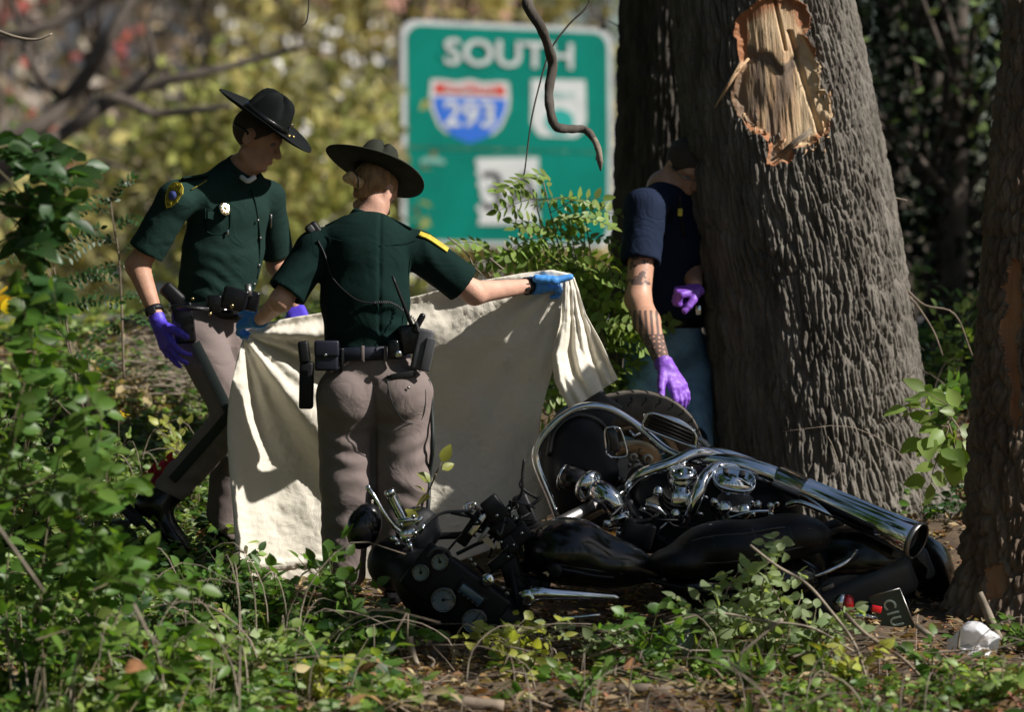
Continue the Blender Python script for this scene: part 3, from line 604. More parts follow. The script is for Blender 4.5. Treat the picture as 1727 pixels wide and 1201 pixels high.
def build_far():
    lab = {'grey': 'greyish brown', 'olive': 'olive green', 'yellow': 'yellowing', 'lime': 'bright yellow-green', 'red': 'rusty red', 'rose': 'pinkish', 'green': 'deep green', 'dark': 'very dark', 'tan': 'tan and brown'}
    def X_(px, y): return float(P(px, 0, y)[0])
    rows = [(-20, 48, 8.5, 3.2, ('red', 'grey')), (70, 56, 9, 3.4, ('red', 'olive')), (160, 50, 8.5, 3.0, ('grey', 'rose')), (250, 60, 10, 3.6, ('rose', 'grey')), (335, 52, 9, 3.2, ('tan', 'grey')), (420, 62, 10, 3.6, ('olive', 'grey', 'yellow')), (510, 50, 9, 3.4, ('yellow', 'olive')), (600, 58, 10, 3.8, ('yellow', 'lime', 'tan')), (690, 52, 9.5, 3.4, ('olive', 'yellow')), (780, 60, 10.5, 3.8, ('yellow', 'olive')), (880, 54, 10, 3.6, ('olive', 'yellow')), (980, 58, 10, 3.8, ('olive', 'green')), (1080, 54, 10, 3.6, ('green', 'olive'))]
    where = ['first from the left', 'second from the left', 'third from the left', 'fourth from the left', 'left of the dark hat', 'right behind the dark hat', 'right of the dark hat', 'between the hats', 'behind the sign\'s left edge', 'above the word on the sign', 'above the sign\'s centre', 'above the sign\'s right corner', 'behind the dark upright trunk']
    for i, (px, y, h, cw, mx) in enumerate(rows): far_tree('autumn_tree', 'blurred '+lab[mx[0]]+' autumn tree in the far row, '+where[i], X_(px, y), y, h, cw, mx, 520 if px < 560 else 700, .42, .12, 'autumn trees far beyond the road', .12, 1.15)
    # bushes beyond the road
    bs = [(-20, 24, 1.9, ('green', 'olive')), (75, 22, 1.5, ('olive', 'yellow')), (230, 25, 2.2, ('green', 'olive')), (330, 24, 2.4, ('lime', 'olive')), (430, 23, 2.4, ('lime', 'yellow')), (520, 25, 2.6, ('lime', 'olive')), (600, 27, 2.4, ('lime', 'yellow')), (690, 30, 2.6, ('yellow', 'olive')), (800, 30, 2.0, ('tan', 'olive')), (900, 29, 2.2, ('yellow', 'tan')), (1010, 30, 2.4, ('olive', 'yellow'))]
    wb = ['first from the left', 'second from the left', 'behind the patched sleeve', 'behind the badge', 'between the two troopers', 'left of the hair bun', 'behind the fair haired trooper', 'under the sign\'s left end', 'under the sign\'s middle', 'behind the compound-leaved shrub', 'behind the dark upright trunk']
    for i, (px, y, h, mx) in enumerate(bs): far_tree('roadside_bush', 'blurred '+lab[mx[0]]+' bush beyond the road, '+wb[i], X_(px, y), y, h, 2.3, mx, 800, .20, .03, 'bushes beyond the road', .05, .9)
    # shaded wood on the right, its shade put into near-black leaf colours
    rt = [(1575, 9, 5.5, ('dark', 'dark')), (1530, 12, 6.5, ('dark', 'dark', 'green')), (1610, 8.5, 5.5, ('dark', 'dark', 'dark', 'green')), (1690, 11, 6.5, ('dark',)), (1760, 9, 5.8, ('dark',)), (1480, 17, 8, ('olive', 'dark', 'dark')), (1580, 20, 8.5, ('dark', 'dark', 'green')), (1700, 18, 8, ('dark', 'dark', 'green')), (1820, 15, 8, ('dark',)), (1500, 22, 9, ('dark', 'dark')), (1800, 30, 10, ('olive', 'dark'))]
    wr2 = ['nearest to the massive trunk', 'in its middle', 'left of the scarred trunk, nearest', 'behind the scarred trunk, middle row', 'hidden by the scarred trunk, front', 'back row, left end', 'back row, centre', 'back row, behind the scarred trunk', 'at the far right end', 'directly behind the massive trunk', 'farthest back and olive green']
    for i, (px, y, h, mx) in enumerate(rt): far_tree('woodland_tree', 'green tree coloured dark for the shaded wood, '+wr2[i], X_(px, y), y, h, 2.5, mx, 3400, .10, .09, 'trees of the dark wood on the right', .02, 1.25)
    # long dark limbs crossing the blur at upper left: a bare tree nearer than the rest
    y = 16.; th = thing('bare_tree', 'blurred bare dark tree with long spreading limbs at the upper left', 'tree', (*P(-30, 540, y)[:2], .85)); q = lambda px, py, dy=0: P(px, py, y+dy)
    part('trunk', tube([q(-60, 560), q(-50, 350), q(-30, 200), q(-10, -60)], [.13, .11, .10, .08], 10, sm=4), M_bgt, th)
    for pts, r in (([(-30, 250), (60, 215), (110, 170), (150, 120), (185, 60), (230, -20)], (.085, .05)), ([(-45, 330), (60, 260), (150, 195), (230, 150), (330, 125), (430, 100), (520, 75)], (.075, .02)), ([(-50, 300), (80, 240), (130, 205), (190, 165), (260, 190), (330, 185), (390, 178)], (.07, .025)), ([(-10, 60), (60, 50), (130, 20), (200, -30)], (.05, .03)), ([(110, 170), (60, 120), (40, 60), (20, 0)], (.04, .02)), ([(230, 150), (260, 100), (250, 40), (280, -20)], (.03, .015)), ([(60, 260), (120, 290), (170, 270), (240, 300)], (.03, .01))):
        part('branch', tube([q(a, b_, RNG.normal()*.1) for a, b_ in pts], list(r), 8, sm=5), M_bgt, th)
    th = thing('bare_tree', 'thin grey blurred trunks rising in the dark wood right of the massive trunk', 'tree', (*P(1580, 500, 13)[:2], .85))
    part('trunk', tube([P(1578, 520, 13), P(1582, 200, 13), P(1572, -60, 13)], [.06, .04, .03], 8), M_bgt, th); part('branch', tube([P(1580, 330, 13), P(1610, 200, 13), P(1625, 60, 13)], [.03, .015], 6), M_bgt, th)
    # sunward white walls added for bright spots between the trees, then a white and pink house
    m_h = mat('white_siding', (.75, .75, .74), .7); m_r = mat('pink_brick', (.42, .22, .17), .85, var=.2, vscale=6); m_gl = mat('window_glass', (.03, .04, .05), .1)
    hx_ = nrm((.62, .78, 0)); hn_ = nrm((.78, -.62, 0))
    for (px0, y_, w_, z0, z1, lb_) in ((300, 76, 4.6, 4.6, 7.3, 'white wall added as a bright spot, showing through the upper left trees'), (60, 70, 2.4, 1.5, 5.4, 'narrow white block added as a bright spot behind the far left trees'), (440, 68, 5.0, 4.6, 7.4, 'long white wall added as a bright spot high behind the dark hat'), (640, 84, 3.0, 5.6, 8.6, 'white block added as a bright spot behind trees left of the sign')):
        c0 = P(px0, 400, y_); hh = thing('added_building', lb_, 'added_building', (c0[0], y_, .85)); wl_ = part('wall', rbox((c0[0], y_, (z1+.8)/2), (w_, 3, (z1-.8)/2), (hx_, hn_, (0, 0, 1)), 0), m_h, hh, smooth=False)
        for a_ in np.linspace(-.75, .75, 4): part('window', rbox(np.array((c0[0], y_, z0+1.2))+hx_*a_*w_+hn_*3.0, (.45, .05, .6), (hx_, hn_, (0, 0, 1)), 0), m_gl, wl_, smooth=False)
        part('roof', rbox((c0[0], y_, z1+.15), (w_+.3, 3.3, .15), (hx_, hn_, (0, 0, 1)), 0), m_r, hh, smooth=False)
    c = P(150, 380, 78); h_ = thing('house', 'white sided house with a pinkish lower wall half hidden by the left trees', 'house', (c[0], 78, .85)); bx = lambda nm, x, z, hx, hz, m, y_=78, hy=2., p_=h_: part(nm, rbox((c[0]+x, y_, z), (hx, hy, hz), None, 0), m, p_, smooth=False)
    wl = bx('lower_wall', 0, 1.9, 5.2, 1.1, m_r); up = bx('upper_wall', 0, 4.9, 5.0, 1.9, m_h)
    for x in (-3.6, -1.2, 1.2, 3.6): bx('window', x, 5.0, .5, .7, m_gl, 75.98, .04)
    part('roof', slab([(-5.6, 0), (5.6, 0), (4.6, 1.6), (-4.6, 1.6)], (c[0], 80.4, 6.8), (1, 0, 0), (0, 0, 1), -4.8), m_r, h_, smooth=False)
build_far()
# ================================================================== PEOPLE
def mirror_frame(fwd, up):
    f = nrm(fwd); u = nrm(np.asarray(up, float)-f*np.dot(up, f)); return f, np.cross(u, f), u      # forward, left, up
def head_sdf(c, fwd, up, s=1.):
    f, l, u = mirror_frame(fwd, up); M = np.array([f, l, u]); c = np.asarray(c, float)
    q = lambda a, b, d: c+(f*a+l*b+u*d)*s
    L = [E(q(-.008, 0, .03), np.array((.100, .077, .088))*s, M), E(q(.03, 0, -.045), np.array((.062, .056, .075))*s, M),
         C(q(.045, .02, -.098), q(.045, -.02, -.098), .026*s, .026*s), C(q(-.01, .05, -.07), q(.045, .025, -.1), .02*s, .02*s), C(q(-.01, -.05, -.07), q(.045, -.025, -.1), .02*s, .02*s),
         E(q(.078, 0, .022), np.array((.018, .05, .013))*s, M)]
    f1 = U(L, .018*s)
    f2 = SUB(f1, E(q(.096, .032, .004), np.array((.014, .018, .011))*s, M), E(q(.096, -.032, .004), np.array((.014, .018, .011))*s, M))
    nose = C(q(.088, 0, .008), q(.113, 0, -.032), .008*s, .0125*s)
    lips = [E(q(.088, 0, -.060), np.array((.012, .022, .006))*s, M), E(q(.087, 0, -.071), np.array((.012, .020, .006))*s, M)]
    f3 = U([f2, nose]+lips+[C(q(.104, .010, -.036), q(.098, -.010, -.036), .009*s, .009*s), E(q(.078, 0, -.100), np.array((.014, .018, .013))*s, M)], .007*s)
    ears = [SUB(E(q(-.008, sg*.080, -.008), np.array((.022, .010, .034))*s, M), E(q(-.004, sg*.090, -.006), np.array((.011, .007, .020))*s, M)) for sg in (1, -1)]
    return U([f3]+ears, .005*s), M, q
def hand_sdf(wr, d, n, side, curl=(.3, .3, .35, .4), r=1., s=1., thumb=(.75, .55, .3), tc=.3, spread=.05):
    """wr wrist, d along the hand, n towards the palm, side +1/-1 picks the thumb side of d x n; curls in radians"""
    wr = np.asarray(wr, float); d = nrm(d); n = nrm(np.asarray(n, float)-d*np.dot(n, d)); t = np.cross(d, n)*side; L = []
    palm = []
    for k, (o, ln, rr) in enumerate(((.030, .094, .0135), (.010, .098, .0135), (-.010, .094, .013), (-.028, .086, .012))):
        kn = wr+d*ln*s+t*o*s; palm.append(C(wr+d*.012*s+t*o*.55*s, kn, .0165*s*r, rr*s*r))
        sg = [.042, .027, .021]; m = (.92, 1.0, .94, .76)[k]; a = 0.; p = kn; rad = rr*.80*s*r; c = curl[k]
        for j in range(3):
            a += c*(1., 1.15, .8)[j]; dd = d*math.cos(a)+n*math.sin(a)+t*spread*(1.5-k)*math.cos(a); q = p+nrm(dd)*sg[j]*m*s
            L.append(C(p, q, rad, rad*.9)); p = q; rad *= .9
    tb = wr+d*.025*s+t*.024*s; a = 0.; p = tb; td = nrm(d*thumb[0]+t*thumb[1]+n*thumb[2]); rad = .0165*s*r
    for j, ln in enumerate((.042, .033, .026)):
        q = p+nrm(td+(d*.5+n*.6-t*.5)*a)*ln*s; L.append(C(p, q, rad, rad*.88)); p = q; rad *= .86; a += tc
    f = U([U(palm, .012)]+L, .0045); return f, t
def bounds(pts, m): p = np.array(pts); return p.min(0)-m, p.max(0)+m
def organic(name, f, lo, hi, h, mt, parent, disp=None, smooth=1, **k):
    v, F = iso(f, lo, hi, h, smooth)
    if disp is not None: v = v+normals(v, F)*disp(v)[:, None]
    return part(name, (v, F), mt, parent, **k)
def wr_(p, c, rad, d, wl, amp, seed=0, nw=5.5):          # a patch of wrinkles running across direction d
    p = np.asarray(p); q = p-np.asarray(c); e = np.exp(-(q*q).sum(1)/rad**2); d = nrm(d)
    s = np.sin(2*np.pi*(q@d)/(wl*1.25)+nw*vn(p*5, seed)); return .44*amp*e*s*(.35+.9*np.clip(vn(p*9, seed+31)+.4, 0, 1))
def cloth_noise(v, a=.004, sc=9, seed=3): return a*(1-2*np.abs(vn(v*sc, seed)))+a*.5*vn(v*sc*2.6, seed+5)

def campaign_hat(par, c, up, fwd, s, mt, felt_label=None):
    f, l, u = mirror_frame(fwd, up); c = np.asarray(c, float); nt_ = 64; prof = []
    # crown profile (radius, height), then brim
    P_ = [(0, .118), (.018, .121), (.038, .119), (.055, .110), (.066, .094), (.074, .070), (.080, .040), (.084, .012), (.087, .003), (.100, .0005), (.130, .0), (.165, .004), (.190, .010), (.199, .0125), (.1995, .0085), (.190, .005), (.165, -.001), (.130, -.005), (.100, -.005), (.082, -.004), (.078, .02), (.06, .08), (0, .1)]
    th = np.linspace(0, 2*np.pi, nt_, endpoint=False); vs = []
    for r, h in P_:
        hh = np.clip((h-.03)/.08, 0, 1) if r < .09 else 0
        pinch = 1-.26*hh*np.maximum(0, np.cos(2*(th-math.pi/4)*2*.5*2+0))**3 if r < .09 else np.ones(nt_)
        rr = r*pinch; el = 1.14 if r < .10 else 1.06
        hz = h-(.02*hh*np.cos(4*(th-math.pi/4)).clip(0)**2 if r < .09 else 0)+(-.010*np.cos(2*th)*(r/.2)**2 if r > .1 else 0)
        vs.append(c+s*(np.outer(rr*np.cos(th)*el, f)+np.outer(rr*np.sin(th), l)+np.outer(np.full(nt_, 1.)*hz, u)))
    v = np.concatenate(vs); fa = []
    for i in range(len(P_)-1):
        for k in range(nt_): k2 = (k+1) % nt_; fa.append([i*nt_+k, i*nt_+k2, (i+1)*nt_+k2, (i+1)*nt_+k])
    h = part('hat', (v, fa), mt, par, label=felt_label)
    part('hat_band', lathe([(.0855, .004), (.0885, .005), (.0865, .026), (.0835, .027)], c, u, 40, f, s*1.14, s, caps=False), M_leather, h)
    for a in (0.35, -.35): part('hat_cord_acorn', lathe([(.0, -.008), (.006, -.004), (.006, .004), (0, .008)], c+s*(f*.118+l*.03*np.sign(a)+u*.010), f, 8), M_brass, h)
    part('hat_badge', lathe([(0, .006), (.012, .004), (.015, 0), (0, -.001)], c+s*(f*.1+u*.045), f+u*.2, 8), M_gold, h)
    return h
def snap(c, ax, r=.006): return lathe([(0, r*.7), (r*.7, r*.5), (r, 0), (0, -.001)], c, ax, 12)
def boot(par, ank, toe_dir, up, s=1., name='boot'):
    t = nrm(toe_dir); u = nrm(np.asarray(up, float)-t*np.dot(up, t)); l = np.cross(u, t); a = np.asarray(ank, float); M = np.array([t, l, u])
    q = lambda x, y, z: a+(t*x+l*y+u*z)*s
    f = U([C(q(0, 0, .075), q(0, 0, -.02), .052*s, .047*s), C(q(0, 0, -.03), q(.10, 0, -.065), .047*s, .036*s, u, 1.1), E(q(.135, 0, -.068), np.array((.072, .050, .036))*s, M), E(q(-.03, 0, -.05), np.array((.045, .038, .05))*s, M)], .03*s)
    f = CUT(f, HP(q(0, 0, -.1), -u))
    b = organic(name, f, *bounds([q(-.1, -.07, -.12), q(.22, .07, -.12), q(-.1, -.07, .17), q(.22, .07, .17), q(-.1, .07, .17), q(.22, -.07, .17), q(-.1, .07, -.12), q(.22, .07, .0)], .01), .0055, M_leather, par)
    # sole and heel
    o = []
    for k in range(28):
        th = 2*math.pi*k/28; x = .062+.145*math.cos(th); w_ = (.042 if math.cos(th) < 0 else .050)-(.012*math.exp(-((x-.03)/.05)**2)); o.append((x*s, w_*math.sin(th)*s))
    part('sole', slab(o, q(0, 0, -.114), t, l, .018*s), M_blackm, b, smooth=False)
    part('heel', rbox(q(-.035, 0, -.124), (.040*s, .034*s, .014*s), (t, l, u), .006), M_blackm, b, smooth=False)
    for k in range(4):
        z = .085-k*.035; part('lace', tube([q(.052+.012*k, -.022, z), q(.06+.014*k, 0, z+.004), q(.052+.012*k, .022, z)], .0035, 6), M_blackm, b)
        if k > 1:
            for sg in (1, -1): part('eyelet', snap(q(.045+.014*k, sg*.024, z), t*.6+u*.3+l*sg*.5, .0055), M_steel, b)
    return b

# ------------------------------------------------------------------ 1. trooper walking behind the blanket
def build_trooper_left():
    g = P(372, 985, .22)
    th = thing('person', 'trooper with a bright badge and violet gloves walking behind the blanket', 'person', g)
    nk = P(401, 292, .15); RS = P(298, 338, .02); LS = P(450, 336, .30); pel = P(350, 545, .18); chest = P(378, 400, .16)
    fw = nrm((.45, -.89, 0)); rt = nrm((-.89, -.45, 0)); hc = P(433, 232, .12); hf = nrm((.86, -.22, -.40)); hu = nrm((.40, -.06, .90))
    hd, M, q = head_sdf(hc, hf, hu, 1.02)
    RE = P(232, 448, .03); RW = P(266, 540, -.06); LE = P(468, 445, .42); LW = P(500, 520, .18)
    neck = C(P(428, 262, .12), nk, .052, .056)
    body = U([U([hd, neck], .02), C(nk, chest, .07, .12, fw, 1.3), C(chest, pel, .125, .125, fw, 1.3), C(RS, RE, .052, .044), C(RE, RW, .047, .027, fw, 1.1), C(LS, LE, .05, .042), C(LE, LW, .045, .027)], .025)
    b = organic('body', body, *bounds([RE, RW, LE, LW, q(0, 0, .14), pel, q(.13, 0, -.1)], .12), .0078, M_skin, th, smooth=1)
    for sg in (1, -1): part('eye', lathe([(0, -.011), (.008, -.008), (.0115, 0), (.008, .008), (0, .011)], q(.080, sg*.032, .004), hf, 12), M_eye, b)
    hair = CUT(E(q(-.010, 0, .030), np.array((.1015, .0785, .0895))*1.02, M), lambda p: .016+((p-q(.02, 0, -.03))@(-(M[2]*.75-M[0]*.66))))
    organic('hair', hair, *bounds([q(0, 0, .03)], .13), .006, M_hairm, b)
    # sunglasses pushed to the back of the head
    part('sunglasses', tube([q(-.095, .03, .012), q(-.085, .055, .014), q(-.02, .084, .010), q(-.012, .087, .0)], .004, 6, sm=4), M_lens, b)
    part('sunglasses', tube([q(-.095, -.03, .012), q(-.085, -.055, .014), q(-.02, -.084, .010), q(-.012, -.087, .0)], .005, 6, sm=4), M_lens, b)
    campaign_hat(th, q(.010, 0, .072)+V3(-.006, 0, .004), nrm((.60, -.13, .79)), nrm((.80, -.2, -.58)), 1.04, M_hat_m)
    # shirt
    up_arm = nrm(RE-RS); hem = RS+(RE-RS)*.80
    tor = U([C(P(398, 312, .15), P(385, 360, .16), .105, .150, fw, 1.45), C(P(385, 360, .16), P(376, 430, .17), .165, .160, fw, 1.42), C(P(376, 430, .17), P(356, 520, .18), .160, .150, fw, 1.35)], .03)
    sho = [C(P(398, 304, .15), RS, .062, .070), C(P(402, 304, .16), LS, .062, .068)]
    slv = CUT(C(RS, RS+(RE-RS)*1.0, .072, .076), HP(hem, up_arm)); slv = SUB(slv, CUT(C(RS, RE, .058, .058), HP(RS+(RE-RS)*.62, -up_arm)))
    la = nrm(LE-LS); slvl = CUT(C(LS, LS+(LE-LS)*1.0, .070, .072), HP(LS+(LE-LS)*.85, la))
    col_ = CUT(C(P(406, 294, .145), P(416, 270, .13), .078, .074), HP(P(424, 262, .12), P(424, 262, .12)-P(404, 300, .14)))
    sh = SUB(U([U([tor]+sho, .045), slv, slvl], .03), C(P(404, 298, .14), P(428, 250, .12), .064, .066))
    sh = CUT(sh, HP(P(352, 522, .18), (0.1, 0, -1)))
    def dsp(v):
        return cloth_noise(v, .0035, 8, 2)+wr_(v, P(345, 470, .0), .16, (.35, 0, 1), .050, .006, 4)+wr_(v, P(300, 390, .0), .09, (.8, 0, .6), .035, .005, 5)+wr_(v, P(400, 440, .0), .14, (.2, 0, 1), .07, .005, 9)
    s = organic('shirt', sh, *bounds([RS, LS, RE, LE, P(350, 530, .18), nk, P(420, 262, .1)], .17), .0072, M_shirt_m, th, dsp, 1)
    part('undershirt', tube([P(407, 298, .06), P(418, 305, .035), P(430, 298, .05)], .010, 8, sm=4), M_white, s)
    ca_ = nrm(P(424, 262, .12)-nk); cl_ = part('collar', lathe([(.071, -.030), (.073, -.010), (.069, .012), (.066, .018), (.066, .012), (.068, -.01)], nk+ca_*.022, ca_, 36, (1, 0, 0), 1.0, .98, caps=False), M_shirt_m, s)
    n_c = nrm((.35, -.93, .1))
    def onshirt(px, py, up=.012):                      # first point of the shirt along the view direction
        y = np.linspace(-.4, .3, 400); pts = np.stack([P(px, py, t) for t in y]); d = sh(pts); i = np.argmax(d < 0); return pts[i]+n_c*up if d.min() < 0 else P(px, py, -.02)
    # placket, pocket seams, buttons, badge, shoulder strap
    pl = [onshirt(px, py, .004) for px, py in ((424, 318), (432, 350), (438, 400), (437, 440), (433, 470))]
    part('placket', tube(pl, .0045, 6, sm=4), M_shirt_m, s)
    for px, py in ((434, 372), (438, 402), (436, 448), (428, 480)): part('button', snap(onshirt(px, py, .010), n_c, .006), M_steel, s)
    pk = [onshirt(px, py, .003) for px, py in ((346, 352), (346, 372), (350, 392), (372, 396), (386, 388), (388, 368))]
    part('pocket_seam', tube(pk+[onshirt(388, 352, .003)], .003, 5, sm=3), M_shirt, s)
    part('pocket_flap', slab([(-.042, .012), (.042, .012), (.042, -.014), (0, -.026), (-.042, -.014)], onshirt(367, 362, .004), (.93, .35, 0), (0, -.05, 1), .004), M_shirt_m, s, smooth=False)
    bn = nrm(sd_np+nrm(np.array((0, CAMY, CAMZ))-P(378, 357, .0)))          # polished plate turned half-way between sun and lens
    bx = nrm(np.cross((0, 0, 1), bn)); bc = onshirt(378, 352, .012)
    bd = part('badge', lathe([(0, .0032), (.010, .0030), (.018, .0024), (.024, .0010), (.026, -.002), (0, -.006)], bc, bn, 24, bx, 1, 1.2), M_gold, s)
    part('badge_ring', lathe([(.014, .0045), (.016, .007), (.018, .0035)], bc, bn, 24, bx, 1, 1.2, caps=False), M_brass, bd)
    part('pin', rbox(onshirt(383, 392, .012), (.004, .003, .010), None, .002), M_chrome, s)
    for px, py in ((456, 362), ): part('pen', tube([onshirt(px, py, .008), onshirt(px, py+22, .008)], .004, 6), M_steel, s)
    def top(px, y): z = np.linspace(1.9, 1.2, 500); x_ = P(px, 0, y)[0]; pt_ = np.stack([z*0+x_, z*0+y, z], 1); d_ = sh(pt_); return pt_[np.argmax(d_ < 0)]
    e0, e1 = top(352, .05), top(306, .01); ea = nrm(e0-e1); part('epaulette', rbox((e0+e1)/2+V3(0, -.015, .004), (np.linalg.norm(e0-e1)/2, .020, .004), (ea, nrm(np.cross((0, 0, 1), ea)+V3(0, 0, -.3)), np.cross(ea, nrm(np.cross((0, 0, 1), ea)+V3(0, 0, -.3)))), .003), M_shirt_m, s)
    part('epaulette_piping', tube([onshirt(322, 320, .003), onshirt(336, 312, .003), onshirt(348, 304, .003)], .003, 6), M_patchg, s)
    # sleeve patch
    def arrow(k):
        o = [(-.6, .78), (-.2, .98), (.25, .98), (.66, .74), (.92, .30), (.78, .0), (.70, -.45), (.30, -.95), (-.10, -1.18), (-.45, -.9), (-.78, -.4), (-.85, .1), (-.9, .4)]
        return [(a*.042*k, b*.052*k) for a, b in o]
    pc = P(294, 329, -.062); px_ = nrm((.80, -.30, .45)); py_ = nrm((.28, -.10, .86)-px_*np.dot((.28, -.10, .86), px_)*1.0)
    y_ = np.linspace(-.4, .2, 400); pt = np.stack([P(294, 329, t) for t in y_]); dd = sh(pt); pc = pt[np.argmax(dd < 0)]+V3(0, -.010, .003)
    px_ = nrm((.80, -.50, -.36)); py_ = nrm(V3(.42, -.02, .90)-px_*np.dot(V3(.42, -.02, .90), px_))
    pa = part('sleeve_patch', slab(arrow(1), pc, px_, py_, .004), M_patch, s, smooth=False)
    z_ = np.cross(px_, py_)
    part('patch_field', slab(arrow(.84), pc+z_*.0035, px_, py_, .003), M_patchg, pa, smooth=False)
    part('patch_seal', lathe([(0, .003), (.017, .003), (.0185, 0)], pc+z_*.0068-py_*.006, z_, 20, caps=False), M_patchb, pa)
    part('patch_lettering', merge([text('STATE', .017, pc+z_*.0075+py_*.036, px_, py_, .001, .03), text('POLICE', .015, pc+z_*.0075+py_*.022, px_, py_, .001, .03), text('N.H.', .014, pc+z_*.0075-py_*.036, px_, py_, .001, .03)]), M_patch, pa, smooth=False)
    # trousers
    RH = P(332, 565, .08); LH = P(385, 560, .26); RK = P(398, 702, -.0); RA = P(291, 822, .08); LK = P(392, 765, .22); LA = P(368, 950, .26)
    st = nrm(RA-RK)
    tr = U([C(P(352, 528, .18), P(352, 560, .18), .148, .150, fw, 1.3), C(RH, RK, .105, .078), C(RK, RA, .076, .066), C(LH, LK, .102, .08), C(LK, LA, .076, .070)], .035)
    tr = CUT(tr, HP(P(352, 512, .18), (0, 0, 1)), HP(RA+st*.035, st))
    def dt(v): return cloth_noise(v, .004, 8, 5)+wr_(v, RK, .16, nrm(RA-RK)+V3(.2, 0, 0), .045, .010, 7)+wr_(v, P(300, 800, .1), .14, nrm(RA-RK)+V3(.25, 0, .2), .05, .008, 3)+wr_(v, P(355, 575, 0), .12, (.5, 0, 1), .045, .006, 8)
    t = organic('trousers', tr, *bounds([RH, LH, RK, RA, LK, LA, P(350, 520, .18)], .18), .0085, M_trouser, th, dt, 1)
    def surf(f, a, n): 
        k = np.linspace(.25, 0, 200); pts = a+np.outer(k, n); i = np.argmax(f(pts) < 0); return pts[i]
    sn = nrm((-.75, -.62, .1)); ln = []
    for k in np.linspace(.12, 1, 12): ln.append(surf(tr, RH+(RK-RH)*k, nrm(V3(-.15, -.97, 0.1)))+V3(0, -.012, 0))
    for k in np.linspace(.1, .95, 10): ln.append(surf(tr, RK+(RA-RK)*k, nrm(V3(-.1, -.97, 0.25)))+V3(0, -.012, 0))
    ln = smoothpath(ln, 2); w_ = 0.019; tt = np.gradient(ln, axis=0); sv = []
    for i in range(len(ln)):
        wd = nrm(np.cross(tt[i], (0, -1, .1))); sv += [ln[i]-wd*w_, ln[i]+V3(0, -.004, 0), ln[i]+wd*w_]
    part('trouser_stripe', (np.array(sv), [[i*3+j, i*3+j+1, i*3+j+4, i*3+j+3] for i in range(len(ln)-1) for j in (0, 1)]), M_stripe, t)
    boot(th, P(276, 842, .07), (.70, -.12, -.70), (.70, .1, .70), 1.12)
    boot(th, LA+V3(0, 0, -.0), (.9, -.35, .0), (0, 0, 1), 1.04)
    # duty belt
    be = part('duty_belt', lathe([(.152, -.024), (.160, -.022), (.160, .022), (.152, .024)], P(352, 524, .18), (.13, 0, 1), 40, (1, .5, 0), 1.02, .80, caps=False), M_leather, th)
    bz = lambda px, py, y, hx, hz, ang=0, hy=.022, m=M_leather, nm='pouch', p_=be: part(nm, rbox(P(px, py, y), (hx, hy, hz), ((math.cos(ang), 0, math.sin(ang)), (0, 1, 0), (-math.sin(ang), 0, math.cos(ang))), .010, 3), m, p_)
    hs = bz(310, 545, -.02, .042, .080, .12, .030, M_leather, 'holster')
    part('pistol_grip', rbox(P(291, 497, -.01), (.050, .020, .030), ((.72, 0, -.69), (0, 1, 0), (.69, 0, .72)), .016, 3), M_blackm, hs)
    part('holster_strap', tube([P(300, 520, -.06), P(325, 520, -.075), P(352, 522, -.06)], .010, 6), M_leatherd, hs)
    part('snap', snap(P(354, 529, -.07), (0, -1, 0), .007), M_brass, hs)
    part('snap', snap(P(325, 504, -.055), (0, -1, .3), .007), M_brass, hs)
    q1 = bz(396, 505, .01, .050, .045, -.25, .03); part('snap', snap(P(391, 516, -.024), (0, -1, .1), .010), M_brass, q1)
    q2 = bz(362, 512, .0, .030, .034, 0, .02); q3 = bz(425, 508, .06, .028, .040, -.2, .03); part('flashlight', tube([P(418, 480, .03), P(420, 500, .02)], .014, 10), M_steel, q3)
    # glove and watch
    hf_, tt_ = hand_sdf(RW+nrm(P(290, 600, -.08)-RW)*.01, P(288, 600, -.10)-RW, (.55, .5, .1), 1, (.42, .30, .22, .35), 1.08, 1.10, (.7, .75, .2), .25, .10)
    gl = U([hf_, CUT(C(RW-nrm(RW-RE)*.03, RW+nrm(P(288, 600, -.1)-RW)*.03, .034, .031), HP(RW-nrm(RW-RE)*.02, RE-RW))], .008)
    organic('glove', gl, *bounds([RW, P(300, 640, -.1)], .12), .0038, M_glove_v, th, lambda v: .0012*vn(v*70, 3)-.0016*np.abs(vn(v*np.array((45, 45, 90)), 5)), 1)
    wd = nrm(RW-RE); wt = part('watch_band', lathe([(.034, -.011), (.037, -.010), (.037, .010), (.034, .011)], RW-wd*.045, wd, 24, caps=False), M_blackm, th)
    part('watch_case', rbox(RW-wd*.045+V3(-.008, -.036, .0), (.017, .006, .016), (np.cross(wd, (0, -1, 0)), (0, -1, 0), wd), .003), M_blackm, wt)
    hf2, _ = hand_sdf(LW, (.2, -.7, -.6), (.3, 0, -1), -1, (.5, .5, .5, .5), 1.08, 1.08)
    organic('glove', hf2, *bounds([LW], .22), .0045, M_glove_v, th, None, 1)
sd_np = np.array(tuple(sd))

